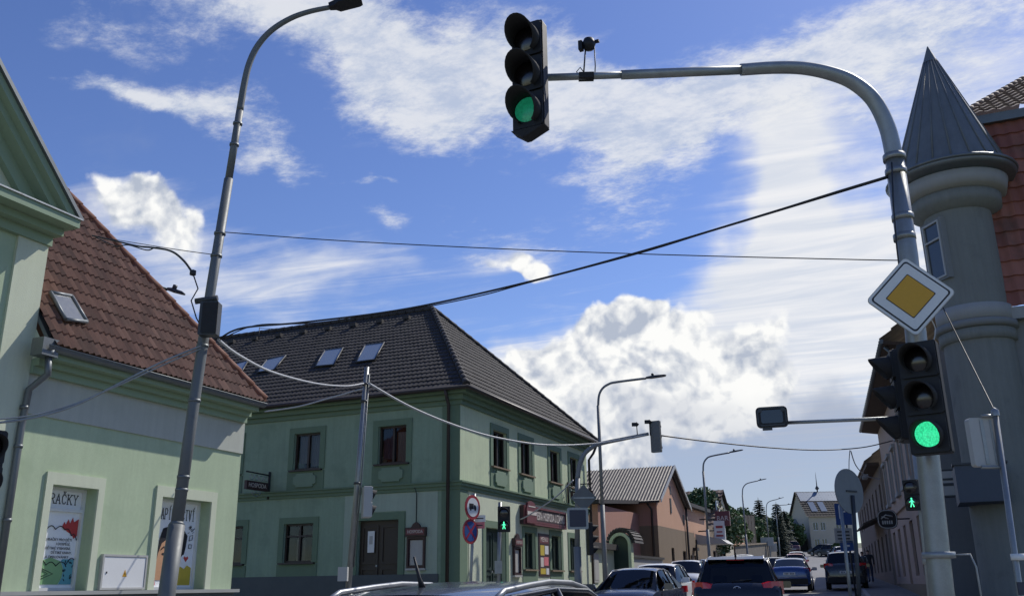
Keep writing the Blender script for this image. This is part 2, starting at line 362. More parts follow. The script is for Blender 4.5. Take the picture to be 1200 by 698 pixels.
def ridge_caps(name, parent, m, A, B, r=.11, l=.4):
    A = Vector(A); B = Vector(B); n = max(2, int((B-A).length/l)); mb = MB()
    for i in range(n):
        a = A.lerp(B, i/n); b = A.lerp(B, (i+1.1)/n); mb.tube([a, b], [r, r*.82], 8)
    return mb.build(name, m, parent)

# text
def text(parent, name, s, m, org, u, up, size, align='CENTER', ext=.003, width=None, bold=0.):
    cu = bpy.data.curves.new('t', 'FONT'); cu.body = s; cu.size = size; cu.align_x = align; cu.align_y = 'CENTER'; cu.extrude = ext; cu.offset = bold; cu.resolution_u = 3
    ob = bpy.data.objects.new('t', cu); COL.objects.link(ob); bpy.context.view_layer.update()
    me = bpy.data.meshes.new_from_object(ob.evaluated_get(bpy.context.evaluated_depsgraph_get())); bpy.data.objects.remove(ob)
    u = Vector(u).normalized(); up = Vector(up).normalized(); n = u.cross(up)
    k = 1.
    if width:
        xs = [v.co.x for v in me.vertices]; k = width/(max(xs)-min(xs)) if xs else 1
    mx = ROOTM[parent.name] @ Matrix(((u.x, up.x, n.x, org[0]), (u.y, up.y, n.y, org[1]), (u.z, up.z, n.z, org[2]), (0, 0, 0, 1))) @ Matrix.Diagonal((k, 1, 1, 1))
    me.transform(mx); me.materials.clear(); me.materials.append(m)
    o = bpy.data.objects.new(name, me); COL.objects.link(o); o.parent = parent; ROOTM[o.name] = ROOTM[parent.name]
    return o
# slab lettering made of strokes
GL = {'H': [[(0, 0), (0, 1)], [(.6, 0), (.6, 1)], [(0, .5), (.6, .5)]], 'R': [[(0, 0), (0, 1), (.4, 1), (.58, .85), (.58, .65), (.4, .5), (0, .5)], [(.3, .5), (.6, 0)]],
      'A': [[(0, 0), (.3, 1), (.6, 0)], [(.12, .36), (.48, .36)]], 'C': [[(.58, .78), (.45, .98), (.2, .98), (.03, .75), (.03, .25), (.2, .02), (.45, .02), (.58, .2)]],
      'K': [[(0, 0), (0, 1)], [(.55, 1), (0, .42)], [(.2, .6), (.6, 0)]], 'Y': [[(0, 1), (.3, .5), (.6, 1)], [(.3, .5), (.3, 0)]],
      'P': [[(0, 0), (0, 1), (.42, 1), (.58, .85), (.58, .6), (.42, .45), (0, .45)]], 'I': [[(.3, 0), (.3, 1)]], 'N': [[(0, 0), (0, 1), (.6, 0), (.6, 1)]],
      'T': [[(0, 1), (.6, 1)], [(.3, 1), (.3, 0)]], 'V': [[(0, 1), (.3, 0), (.6, 1)]]}
SER = {'H': [(0, 0), (0, 1), (.6, 0), (.6, 1)], 'R': [(0, 0), (.6, 0)], 'A': [(0, 0), (.6, 0)], 'K': [(0, 0), (0, 1), (.55, 1), (.6, 0)], 'Y': [(0, 1), (.6, 1), (.3, 0)], 'P': [(0, 0)], 'I': [(.3, 0), (.3, 1)],
       'N': [(0, 0), (.6, 1)], 'T': [(.3, 0)], 'V': [(0, 1), (.6, 1)]}
def slab(mb, P, word, u0, u1, z, h, t, d):
    n = len(word); adv = (u1-u0)/n; w = adv*.66
    def seg(a, b):
        a = Vector((a[0], a[1])); b = Vector((b[0], b[1])); e = (b-a).normalized(); q = Vector((-e.y, e.x))*t/2; a = a-e*t/2; b = b+e*t/2
        mb.poly([P(p.x, p.y, d) for p in (a+q, a-q, b-q, b+q)][::-1])
    for i, chx in enumerate(word):
        base = {'Č': 'C', 'Í': 'I'}.get(chx, chx); x0 = u0+i*adv
        T = lambda p: (x0+p[0]/.6*w, z+p[1]*h)
        for st in GL[base]:
            for a, b in zip(st, st[1:]): seg(T(a), T(b))
        for q in SER.get(base, []):
            a = T(q); seg((a[0]-w*.16, a[1]), (a[0]+w*.16, a[1]))
        if chx == 'Č': seg(T((.15, 1.28)), T((.3, 1.12))); seg(T((.3, 1.12)), T((.45, 1.28)))
        if chx == 'Í': seg(T((.25, 1.1)), T((.45, 1.3)))

# ------------------------------------------------------------------ setting
XL = -12.5
def strip(name, left, right, m, dz, kind='structure', thick=0.):
    mb = MB(); ys = sorted(left); n = len(ys)
    for a, b in zip(ys, ys[1:]):
        k = max(1, int((b-a)/6))
        for i in range(k):
            t0, t1 = i/k, (i+1)/k; y0 = a+(b-a)*t0; y1 = a+(b-a)*t1
            l0 = left[a]+(left[b]-left[a])*t0; l1 = left[a]+(left[b]-left[a])*t1; r0 = right[a]+(right[b]-right[a])*t0; r1 = right[a]+(right[b]-right[a])*t1
            if thick: mb.hexa([(l0, y0, gz(y0)+dz-thick), (r0, y0, gz(y0)+dz-thick), (r1, y1, gz(y1)+dz-thick), (l1, y1, gz(y1)+dz-thick), (l0, y0, gz(y0)+dz), (r0, y0, gz(y0)+dz), (r1, y1, gz(y1)+dz), (l1, y1, gz(y1)+dz)])
            else: mb.quad((l0, y0, gz(y0)+dz), (r0, y0, gz(y0)+dz), (r1, y1, gz(y1)+dz), (l1, y1, gz(y1)+dz))
    return tag(mb.build(name, m), kind=kind)
g = MB(); ys = [-60, 0, 10, 20, 30, 43, 68, 110, 165, 260, 700, 2500]
for a, b in zip(ys, ys[1:]): g.quad((-2500, a, gz(a)), (2500, a, gz(a)), (2500, b, gz(b)), (-2500, b, gz(b)))
tag(g.build('ground', M['earth']), kind='structure')
KL = {-20: -9.6, 15.5: -9.6, 25: -9.8, 38: -10.2, 50: -11.9, 70: -13.8, 110: -17, 165: -22, 230: -30}
KR = {-20: -.5, 15.5: -.6, 25: -.9, 38: -1.7, 50: -2.6, 70: -4.4, 110: -8, 165: -12.5, 230: -20}
strip('road', {k: v-.0 for k, v in KL.items()}, KR, M['asphalt'], .01)
sd = MB(); sd.quad((-60, 16.2, gz(16)+.012), (XL+2.95, 16.2, gz(16)+.012), (XL+2.95, 24.2, gz(24)+.012), (-60, 24.2, gz(24)+.012)); tag(sd.build('side_road', M['asphalt']), kind='structure')
seg = lambda D, a, b: {a: D_at(D, a), **{k: v for k, v in D.items() if a < k < b}, b: D_at(D, b)}
def D_at(D, y):
    ks = sorted(D)
    for a, b in zip(ks, ks[1:]):
        if a <= y <= b: return D[a]+(D[b]-D[a])*(y-a)/(b-a)
def off(D, o): return {k: v+o for k, v in D.items()}
strip('pavement_left_near', {-20: XL-.3, 16: XL-.3}, {-20: -9.6, 16: -9.6}, M['paving'], .12, thick=.5)
l2 = seg(KL, 24.4, 165); strip('pavement_left_far', {k: min(XL-.3, v-2.2) for k, v in l2.items()}, l2, M['paving'], .12, thick=.5)
r2 = seg(KR, -20, 165); strip('pavement_right', r2, {k: max(v+2.6, 3.5) for k, v in r2.items()}, M['paving'], .12, thick=.5)
for nm, D, o in (('kerb_left', seg(KL, 24.4, 165), 0), ('kerb_right', seg(KR, -20, 165), -.14)):
    strip(nm, off(D, o), off(D, o+.14), M['kerb'], .125, thick=.5)
mk = MB()
for k in range(40):
    y = 28+k*4.5; c = lambda q: D_at(KL, q)*.52+D_at(KR, q)*.48
    if y > 150: break
    mk.quad((c(y)-.07, y, gz(y)+.016), (c(y)+.07, y, gz(y)+.016), (c(y+2)+.07, y+2, gz(y+2)+.016), (c(y+2)-.07, y+2, gz(y+2)+.016))
tag(mk.build('road_markings', M['roadpaint']), kind='structure')

# ------------------------------------------------------------------ toy shop (left)
S = thing('toy_shop_building', 'mint green shop with red tiled roof, pediment wing and two display windows', 'building', (XL, 12, 0))
FL = Fac((XL, 0, 0), (0, 1, 0), (1, 0, 0)); YW = 9.92; YE = 15.15; ZL = 1.41
zg = onX(190, 450, XL+.5).z
W1 = (10.66, 11.58, ZL, 3.03); W2 = (13.05, 14.36, ZL, 3.03)
mb = MB(); FL.wall(mb, YW, YE, ZL, 4.95, [W1, W2], .3)
mb.quad((XL, YE, ZL), (XL-9, YE, ZL), (XL-9, YE, 4.95), (XL, YE, 4.95)); mb.quad((XL-9, 1.8, ZL), (XL, 1.8, ZL), (XL, 1.8, 7.2), (XL-9, 1.8, 7.2))
FL.wall(mb, 1.8, YW-.001, ZL, 7.35, [], 0, .001)
mb.build('wall', M['mint'], S)
mb = MB(); FL.box(mb, YW+.01, YE+.012, 4.06, 4.80, 0, .03); mb.build('frieze_band', M['palegrey'], S)
mb = MB(); FL.box(mb, YW-.56, YW, ZL, 7.0, 0, .05); mb.build('corner_pilaster', M['cream'], S)
mb = MB(); FL.box(mb, 1.8, YE+.03, -.3, ZL-.06, -.3, .06); mb.build('plinth', M['plinth'], S)
mb = MB(); FL.box(mb, 1.8, YE+.1, ZL-.06, ZL, -.3, .14); mb.build('plinth_ledge', M['ledge'], S)
# eaves cornice
hipP_y = onX(309, 478, XL+.47).y
mb = MB()
for z0, z1, d in ((4.68, 4.80, .12), (4.80, 4.90, .22), (4.90, 5.0, .40)): FL.box(mb, YW+.002, YE+min(d, hipP_y-YE-.06), z0+.001, z1, -.1, d)
mb.build('cornice', M['mintdark'], S)
# gutter
mb = MB(); gx = XL+.47; gzt = 5.06; hipP_y = onX(309, 478, XL+.47).y
pr = [(gx+.075*math.cos(a), gzt-.01+.075*math.sin(a)) for a in [math.pi+math.pi*k/8 for k in range(9)]]
vs = []; 
for y in (YW-.12, hipP_y):
    vs += [(x, y, z) for x, z in pr]
mb.add(vs, [(i, i+1, 10+i, 9+i) for i in range(8)], True); mb.tube([(gx+.075, YW-.12, gzt), (gx+.075, hipP_y, gzt)], .012, 6)
FL.box(mb, YW-.2, YW+.1, 4.9, 5.18, .25, .5)
mb.build('gutter', M['zinc'], S)
# downpipe: found from its pixels on planes parallel to the wall
dp = [onX(57, 418, XL+.42), onX(56, 438, XL+.42), onX(34, 456, XL+.12), onX(25, 500, XL+.1)]
b0 = dp[-1]; dp += [Vector((b0.x, b0.y, 3.4)), Vector((b0.x, b0.y, 1.2))]
mb = MB(); mb.tube([dp[0]+Vector((0, 0, .1)), dp[0]], [.11, .07], 12); mb.tube(dp, .055, 12)
for z in (4.1, 3.5, 2.4): mb.tube([(b0.x, b0.y, z), (b0.x, b0.y, z+.05)], .066, 12)
mb.build('downpipe', M['zinc'], S)
# roof
hipP = Vector((XL+.47, onX(309, 478, XL+.47).y, 5.08)); d = ray(85, 238); s_ = (hipP.x-hipP.y)/(d.x-d.y); top = Vector((d.x*s_, d.y*s_, EYE+d.z*s_)); tt = hipP.x-top.x
tanA = (top.z-hipP.z)/tt; ang = math.atan(tanA)
up = Vector((-1, 0, tanA)).normalized(); LEN = 6.6/math.cos(ang)
tile_roof('roof', S, M['tile_red'], (hipP.x+.04, 4.0, hipP.z), (0, 1, 0), up, hipP.y-4.0, LEN, .125, .33, .042, .022, clips=[(hipP, (-1, 1, 0)), ((0, YW-.0, 0), (0, -1, 0))], sub=4)
hp2 = hipP+Vector((-6.6, -6.6, 6.6*tanA))
ridge_caps('ridge_tiles', S, M['ridge_red'], hipP+Vector((0, 0, .06)), hp2+Vector((0, 0, .06)), .11, .38)
mb = MB(); mb.poly([hipP+Vector((0, 0, -.03)), hp2+Vector((0, 0, -.03)), Vector((hipP.x-13, hipP.y, 5.05))]); mb.build('rear_roof', M['ridge_red'], S)
# valley flashing against the wing
mb = MB()
a0 = hipP.x-.1
mb.hexa([(a0, YW+.0, 5.1), (a0, YW+.2, 5.14), (a0-5, YW+.2, 5.14+5*tanA), (a0-5, YW, 5.1+5*tanA), (a0, YW, 5.2), (a0, YW+.2, 5.2), (a0-5, YW+.2, 5.2+5*tanA), (a0-5, YW, 5.2+5*tanA)])
mb.build('valley_flashing', M['zinc'], S)
mb = MB(); mb.poly([(XL-.01, YW, 4.9), (XL+.38, YW, 4.95), (XL-4, YW, 5.1+4.35*tanA), (XL-4, YW, 4.9)]); mb.poly([(XL-.01, YW, 4.9), (XL-7, YW, 4.9), (XL-7, YW, 9.5), (XL-.01, YW, 7.2)]); mb.build('wing_side_wall', M['cream'], S)
nrm = Vector((tanA, 0, 1)).normalized(); PR = hipP+nrm*.12
q = [onPlane(*p, PR, nrm) for p in ((59, 342), (77, 374), (102, 377), (84, 347))]
cq = sum(q, Vector())/4
mb = MB(); 
for i in range(4): mb.tube([q[i], q[(i+1) % 4]], .035, 6)
ow = mb.build('roof_window', M['zinc'], S); mb = MB(); mb.poly(q); mb.build('pane', M['paleglass'], ow)
# wing cornice & pediment
mb = MB()
zc = onX(100, 265, XL+.55).z
for z0, z1, d in ((zc-.36, zc-.2, .1), (zc-.2, zc-.08, .28), (zc-.08, zc+.06, .55)): FL.box(mb, 1.8-d, YW+d*.22, z0+.001, z1, -.2, d)
mb.build('wing_cornice', M['mintdark'], S)
mb = MB(); FL.box(mb, 1.2, YW+.15, zc+.06, zc+.085, -.2, .58); mb.build('cornice_flashing', M['galv'], S)
yr = YW+.42; slope = 1.12; yc = 5.86; za = zc+.06+(yr-yc)*slope
g1 = [onX(86, 243, XL+.5), onX(0, 78, XL+.5)]; slope = (g1[1].z-g1[0].z)/(g1[0].y-g1[1].y); yr = g1[0].y+(g1[0].z-zc-.087)/slope-.05; za = zc+.087+(yr-yc)*slope
mb = MB()
def rake(mb, e0, e1, d0, d1):
    z0 = zc+.087
    for sgn in (1, -1):
        A = yc+sgn*(yr-yc-e0); B = yc+sgn*(yr-yc-e1); ta = za-e0*slope; tb = za-e1*slope
        pts = [FL.p(A, z0, d0), FL.p(yc, ta, d0), FL.p(yc, tb, d0), FL.p(B, z0, d0)]
        mb.prism(pts if sgn > 0 else pts[::-1], (d1-d0, 0, 0))
rake(mb, .0, .16, .0, .5); rake(mb, .161, .32, .0, .36); rake(mb, .321, .62, .0, .14)
mb.build('raking_cornice', M['mintdark'], S)
mb = MB(); rake(mb, -.09, -.002, -.2, .56); mb.build('verge_flashing', M['zinc'], S)
mb = MB(); mb.poly([FL.p(yr-.4, zc+.08, .01), FL.p(yc, za-.4*slope, .01), FL.p(2*yc-yr+.4, zc+.08, .01)]); mb.build('pediment', M['cream'], S)
mb = MB()
for sgn in (1, -1): mb.quad((XL, yc, za+.03), (XL-9, yc, za+.03), (XL-9, yc+sgn*(yr-yc), zc+.05), (XL, yc+sgn*(yr-yc), zc+.05))
mb.build('wing_roof', M['zinc'], S)
# window surrounds and posters
for W, pad in ((W1, .13), (W2, .15)):
    u0, u1, z0, z1 = W
    mb = MB(); FL.ring(mb, u0-pad, u1+pad, z0+.001, z1+.19, pad, 0, .035, False, .19)
    sur = mb.build('window_surround', M['cream'], S)
    wd = window(FL, S, u0+.002, u1-.002, z0+.002, z1-.002, -.28, M['white'], 'whitevinyl', 0, .78 if W is W1 else None, .05, 'display_window')
    P = FL.p; D = -.272
    w = u1-u0; 
    if W is W1:
        zt = z0+(z1-z0)*.78
        mb = MB(); slab(mb, P, 'HRAČKY', u0+.13, u1-.10, zt+.10, .15, .014, D); mb.build('lettering', M['ink'], wd)
        X0 = u0+.1; X1 = u1-.06; Z0 = z0+.1; Z1 = zt-.07
        A = lambda a, b, e=0.: P(X0+(X1-X0)*a, Z0+(Z1-Z0)*b, D+e)
        mb = MB(); mb.poly([A(0, 0), A(.66, 0), A(.74, .1), A(.75, .22), A(.66, .33), A(.4, .38), A(0, .3)]); mb.build('green_print', M['pgreen'], wd)
        mb = MB(); mb.poly([A(.667, 0), A(1, 0), A(1, .36), A(.7, .36), A(.67, .335), A(.757, .22), A(.747, .1)]); mb.build('teal_print', M['teal'], wd)
        mb = MB(); mb.poly([A(.58, .82), A(.63, .90), A(.67, .86), A(.73, .94), A(.78, .88), A(.84, .97), A(.88, .9), A(1, .95), A(1, .70), A(.92, .66), A(.86, .72), A(.75, .75)]); mb.build('red_print', M['pred'], wd)
        mb = MB()
        def wave(pts, r=.007):
            ps = []
            for (a, b), (c, e) in zip(pts, pts[1:]):
                for k in range(9): t = k/8; ps.append(A(a+(c-a)*t, b+(e-b)*t+.05*math.sin(math.pi*t), .004))
            mb.tube(ps, r, 5)
        wave([(.2, .78), (.42, .78), (.66, .78), (.85, .70), (1, .64)]); wave([(1, .36), (.8, .28), (.55, .26), (.3, .27), (.1, .30)])
        mb.tube([A(.1, .05, .003), A(.5, .15, .003), A(.1, .25, .003), A(.1, .05, .003)], .008, 5); mb.tube([A(.2, .11, .003), A(.37, .15, .003), A(.2, .2, .003), A(.2, .11, .003)], .006, 5)
        for k in range(14): a, b = .74+.22*random.random(), .04+.28*random.random(); mb.tube([A(a, b, .003), A(a+.05*random.uniform(-1, 1), b+.03, .003)], .007, 5)
        mb.build('ink_outline', M['ink'], wd)
        for k, tx in enumerate(('HRAČKY PRO DĚTI', 'I DOSPĚLÉ,', 'DĚTSKÉ VYBAVENÍ,', 'DĚTSKÉ KNIHY,', 'A OMALOVÁNKY')):
            text(wd, 'lettering', tx, M['ink'], A(.55+(.12 if k == 1 else .1 if k == 3 else 0), .635-.062*k, .002), FL.u, (0, 0, 1), .058, ext=.001)
    else:
        mb = MB(); slab(mb, P, 'PAPÍRNICTVÍ', u0+.245, u1-.075, z1-.36, .19, .015, D); mb.build('lettering', M['ink'], wd)
        X0 = u0+.06; X1 = u1-.08; Z0 = z0+.08; Z1 = z1-.42
        A = lambda a, b, e=0.: P(X0+(X1-X0)*a, Z0+(Z1-Z0)*b, D+e)
        el = lambda a, b, ra, rb, e, n=18: [A(a+ra*math.cos(2*math.pi*k/n), b+rb*math.sin(2*math.pi*k/n), e) for k in range(n)]
        mb = MB(); mb.poly([A(.2, .35), A(.24, .72), A(.3, .9), A(.4, .93), A(.52, .9), A(.62, .93), A(.76, .9), A(.86, .8), A(.84, .6), A(.8, .45), A(.7, .35)]); mb.build('hair_print', M['ink'], wd)
        mb = MB(); mb.poly([A(.2, .08, .002), A(.2, .3, .002), A(.24, .5, .002), A(.3, .66, .002), A(.42, .74, .002), A(.6, .74, .002), A(.72, .64, .002), A(.75, .45, .002), A(.72, .2, .002), A(.6, .08, .002)]); mb.build('face_print', M['pskin'], wd)
        mb = MB(); mb.tube([A(.29, .56, .004), A(.35, .61, .004), A(.45, .6, .004)], .012, 5); mb.tube([A(.56, .6, .004), A(.66, .61, .004), A(.72, .56, .004)], .012, 5)
        mb.poly(el(.37, .49, .06, .022, .004)); mb.poly(el(.64, .49, .06, .022, .004)); mb.tube([A(.5, .45, .004), A(.48, .32, .004), A(.53, .3, .004)], .006, 5)
        for (a, b, c, e) in ((.9, .72, .98, .82), (.9, .6, .97, .66), (.94, .5, .88, .56)): mb.tube([A(a, b, .003), A((a+c)/2+.03, (b+e)/2-.03, .003), A(c, e, .003), A((a+c)/2-.03, (b+e)/2+.03, .003), A(a, b, .003)], .006, 5)
        for k in range(16): a, b = .86+.12*random.random(), .84+.12*random.random(); mb.tube([A(a, b, .003), A(a+.03, b+.015, .003)], .005, 5)
        mb.build('ink_outline', M['ink'], wd)
        mb = MB(); mb.poly([A(.0, .0, .001), A(.0, .3, .001), A(.1, .34, .001), A(.2, .24, .001), A(.24, .0, .001)]); mb.build('collar_print', M['pink_print'], wd)
        mb = MB(); mb.poly([A(.7, .0, .003), A(.68, .2, .003), A(.75, .3, .003), A(.84, .26, .003), A(.9, .32, .003), A(1, .28, .003), A(1, 0, .003)]); mb.build('yellow_print', M['pyellow'], wd)
        mb = MB(); mb.poly(el(.86, .42, .12, .085, .005)); mb.build('bubble_print', M['whitevinyl'], wd)
        mb = MB(); mb.poly([A(.86, .37, .007), A(.92, .44, .007), A(.89, .47, .007), A(.86, .445, .007), A(.83, .47, .007), A(.8, .44, .007)]); mb.build('heart_print', M['pred'], wd)
mb = MB(); FL.box(mb, 11.86, 12.78, 1.44, 1.95, .0, .05); ob_ = mb.build('meter_cabinet', M['white'], S)
mb = MB(); FL.ring(mb, 11.82, 12.82, 1.42, 1.99, .035, .0, .06); mb.build('cabinet_frame', M['greybox'], ob_)
mb = MB(); mb.poly([FL.p(12.28, 1.63, .053), FL.p(12.38, 1.63, .053), FL.p(12.33, 1.75, .053)]); mb.build('warning_triangle', M['yellow'], ob_)
mb = MB(); mb.poly([FL.p(12.325, 1.65, .055), FL.p(12.345, 1.68, .055), FL.p(12.33, 1.685, .055), FL.p(12.34, 1.72, .055), FL.p(12.315, 1.675, .055), FL.p(12.33, 1.67, .055)]); FL.box(mb, 11.92, 11.94, 1.68, 1.71, .052, .06); mb.build('bolt_mark', M['ink'], ob_)

# ------------------------------------------------------------------ corner building
YC = 25.33; YR = 37.6; XW = -31.
C_ = thing('corner_building', 'two storey green corner inn with dark hipped roof and skylights', 'building', (XL, YC, .4))
FS = Fac((XL, 0, 0), (0, 1, 0), (1, 0, 0)); FY = Fac((0, YC, 0), (1, 0, 0), (0, -1, 0))
ZS = 4.24; ZG = 7.3
def pxs(fac, px0, py0, px1, py1):
    if fac is FY: a, b = onY(px0, py0, YC), onY(px1, py1, YC); return a.x, b.x, b.z, a.z
    a, b = onX(px0, py0, XL), onX(px1, py1, XL); return a.y, b.y, b.z, a.z
# openings
UY = [pxs(FY, 345, 508, 374, 549), pxs(FY, 444, 498, 475, 543)]
UYs = [(-18.7, -17.66, 5.15, 6.36), (-15.43, -14.4, 5.15, 6.36), (-22.0, -20.96, 5.15, 6.36), (-25.3, -24.3, 5.15, 6.36)]
LYs = [(-18.9, -17.76, 2.2, 3.42), (-21.75, -20.55, 2.2, 3.42), (-25.0, -23.9, 2.2, 3.42)]
DY = (-16.08, -14.6, 1.0, 3.42)
US = [(27.76, 28.9, 5.2, 6.42), (30.15, 31.25, 5.2, 6.42), (33.1, 34.2, 5.2, 6.42), (35.4, 36.45, 5.2, 6.42)]
DS = (27.15, 28.75, .8, 3.2)
LS = [(30.4, 31.4, 1.95, 3.2), (33.05, 34.1, 1.95, 3.2), (35.1, 36.15, 1.95, 3.2)]
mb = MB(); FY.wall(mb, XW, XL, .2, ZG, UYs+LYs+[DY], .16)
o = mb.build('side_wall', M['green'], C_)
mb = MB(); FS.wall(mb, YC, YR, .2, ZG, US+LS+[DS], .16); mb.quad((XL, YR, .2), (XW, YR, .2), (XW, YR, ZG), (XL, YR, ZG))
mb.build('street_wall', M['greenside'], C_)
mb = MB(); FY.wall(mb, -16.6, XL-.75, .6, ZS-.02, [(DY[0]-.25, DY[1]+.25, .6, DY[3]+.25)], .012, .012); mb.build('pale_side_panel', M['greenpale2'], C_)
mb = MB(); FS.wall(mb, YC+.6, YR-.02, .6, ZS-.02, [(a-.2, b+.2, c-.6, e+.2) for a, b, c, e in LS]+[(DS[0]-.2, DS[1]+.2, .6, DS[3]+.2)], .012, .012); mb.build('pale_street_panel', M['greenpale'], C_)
mb = MB(); FY.box(mb, XW, XL-.7, .2, 1.78, 0, .05); FS.box(mb, YC+.7, DS[0]-.22, .2, 1.25, 0, .05); FS.box(mb, DS[1]+.22, YR+.02, .2, 1.45, 0, .05); mb.build('plinth', M['plinth'], C_)
mb = MB()
for (z0, z1, d) in ((ZS, ZS+.1, .05), (ZS+.1, ZS+.2, .1), (ZS+.2, ZS+.25, .15)):
    FY.box(mb, XW, XL+d, z0+.001, z1, 0, d); FS.box(mb, YC+.001, YR+.02, z0+.002, z1+.001, 0, d+.001)
mb.build('string_course', M['greentrim'], C_)
mb = MB()
for (z0, z1, d) in ((ZG-.45, ZG-.3, .06), (ZG-.3, ZG-.14, .16), (ZG-.14, ZG, .34)):
    FY.box(mb, XW, XL+d, z0+.001, z1, 0, d); FS.box(mb, YC+.001, YR+d*.5, z0+.002, z1+.001, 0, d+.001)
mb.build('cornice', M['greentrim'], C_)
# dark corner strips
mb = MB(); FY.box(mb, XL-.62, XL, .6, ZS, 0, .02); FY.box(mb, XL-.62, XL, ZS+.25, ZG-.45, 0, .021); FS.box(mb, YC-.02, YC+.5, .6, ZS, 0, .022); mb.build('corner_quoin', M['greentrim'], C_)
def surround(fac, W, low, kind):
    u0, u1, z0, z1 = W; mb = MB(); p = .2
    fac.ring(mb, u0-p, u1+p, z0, z1+p, p, 0, .035, False)
    if kind == 'up':
        fac.box(mb, u0-p, u1+p, low, z0-.05, 0, .03)
        uc = (u0+u1)/2; zc_ = (low+z0)/2-.02; a = (u1-u0)/2*.85; b = (z0-low)/2*.68; c = .11
        pts = [(-a+c, -b), (a-c, -b), (a-c, -b+c*.6), (a, -b+c), (a, b-c), (a-c, b-c*.6), (a-c, b), (-a+c, b), (-a+c, b-c*.6), (-a, b-c), (-a, -b+c), (-a+c, -b+c*.6)]
        orn = MB(); orn.prism([fac.p(uc+x, zc_+y, .031) for x, y in pts], fac.n*.05)
    else: fac.box(mb, u0-p, u1+p, z0-.55, z0-.06, 0, .03)
    o = mb.build('window_surround', M['greentrim'], C_)
    if kind == 'up': orn.build('ornament_panel', M['ornament'], o)
    mb = MB(); fac.box(mb, u0-.12, u1+.12, z0-.05, z0, -.1, .11); mb.build('sill', M['brown'] if fac is FY else M['taupe'], o)
for i, W in enumerate(UYs):
    surround(FY, W, ZS+.26, 'up')
    cur = [(.06, .5, .2, 1, 'curtain'), (.5, .94, .1, 1, 'curtain')] if i == 0 else [(.04, .5, .15, 1, 'curtainblue'), (.55, .96, .02, .85, 'curtain')] if i == 1 else []
    window(FY, C_, W[0]+.003, W[1]-.003, W[2]+.003, W[3]-.003, -.14, M['brown'], room=True, curtain=cur)
for i, W in enumerate(LYs):
    surround(FY, W, 0, 'low'); window(FY, C_, W[0]+.003, W[1]-.003, W[2]+.003, W[3]-.003, -.14, M['brown'], room=True, trans=.68, curtain=[(.3, .6, 0, .6, 'curtain')] if i == 0 else [(.5, .8, 0, .7, 'taupe')])
for i, W in enumerate(US): surround(FS, W, ZS+.26, 'up'); window(FS, C_, W[0]+.003, W[1]-.003, W[2]+.003, W[3]-.003, -.14, M['brown'], room=True, curtain=[(.05, .3+.1*(i % 2), .05, 1, 'curtain'), (.72, .95, .05, 1, 'curtain')] if i != 2 else [])
for W in LS:
    surround(FS, W, 0, 'low'); window(FS, C_, W[0]+.003, W[1]-.003, W[2]+.003, W[3]-.003, -.14, M['darkgreen'], 'glassdk')
# doors
for fac, Dd, mt in ((FY, DY, 'brown'), (FS, DS, 'darkgreen')):
    u0, u1, z0, z1 = Dd; mb = MB(); fac.ring(mb, u0-.22, u1+.22, z0, z1+.22, .22, 0, .04, False); mb.build('door_surround', M['greentrim'], C_)
    mb = MB(); fac.box(mb, u0, u1, z0, z1, -.2, -.14)
    um = (u0+u1)/2
    for a, b in ((u0+.08, um-.05), (um+.05, u1-.08)):
        for c, e in ((z0+.15, z0+1.0), (z0+1.1, z1-.15)): fac.ring(mb, a, b, c, e, .07, -.141, -.11)
    dd = mb.build('door', M[mt], C_)
    mb = MB(); fac.box(mb, um-.1, um-.05, z0+1.02, z0+1.08, -.139, -.07); mb.build('door_handle', M['galv'], dd)
    if fac is FY: mb = MB(); fac.box(mb, um-.42, um-.18, 2.45, 3.1, -.1, -.085); mb.build('paper_notice', M['white'], dd); mb = MB(); fac.box(mb, um-.36, um-.24, 2.7, 2.95, -.084, -.082); mb.build('notice_print', M['greybox'], dd)
# roof
e = .42; zr = ZG+.02; yr_ = (YC+YR)/2; ap = onY(507, 363, yr_); tanR = (ap.z-zr)/(yr_-YC+e)
hipT = Vector((ap.x, yr_, ap.z)); runX = XL+e-ap.x
L1 = math.hypot(yr_-YC+e, ap.z-zr); corner = Vector((XL+e, YC-e, zr)); cornB = Vector((XL+e, YR+e, zr))
pl = (hipT-corner).cross(Vector((0, 0, 1)))   # vertical plane through the hip
if pl.dot(Vector((1, -0.2, 0))) < 0: pl = -pl
tile_roof('roof', C_, M['tile_dark'], (XW-1, YC-e, zr), (1, 0, 0), (0, yr_-YC+e, ap.z-zr), XL+e-XW+1, L1, .17, .34, .022, .03, clips=[(corner, pl)], sub=4)
pl2 = -pl; plB = (hipT-cornB).cross(Vector((0, 0, 1)))
if plB.y < 0: plB = -plB
tile_roof('roof', C_, M['tile_dark'], (XL+e, YC-e, zr), (0, 1, 0), (-runX, 0, ap.z-zr), YR-YC+2*e, math.hypot(runX, ap.z-zr), .17, .34, .022, .03, clips=[(corner, pl2), (cornB, plB)], sub=4)
ridge_caps('ridge_tiles', C_, M['ridge_dark'], corner+Vector((0, 0, .05)), hipT+Vector((0, 0, .06)), .12, .4)
ridge_caps('ridge_tiles', C_, M['ridge_dark'], cornB+Vector((0, 0, .05)), hipT+Vector((0, 0, .06)), .12, .4)
ridge_caps('ridge_tiles', C_, M['ridge_dark'], hipT+Vector((0, 0, .05)), Vector((XW, yr_, ap.z+.05)), .12, .4)
mb = MB(); mb.quad((XW, yr_, ap.z), (hipT.x, yr_, ap.z), cornB, (XW, YR+e, zr)); mb.quad((XW, YC, .2), (XW, YR, .2), (XW, YR, ZG), (XW, YC, ZG)); mb.build('rear_roof', M['ridge_dark'], C_)
n1 = Vector((0, -(ap.z-zr), yr_-YC+e)).normalized(); P1 = corner+n1*.085
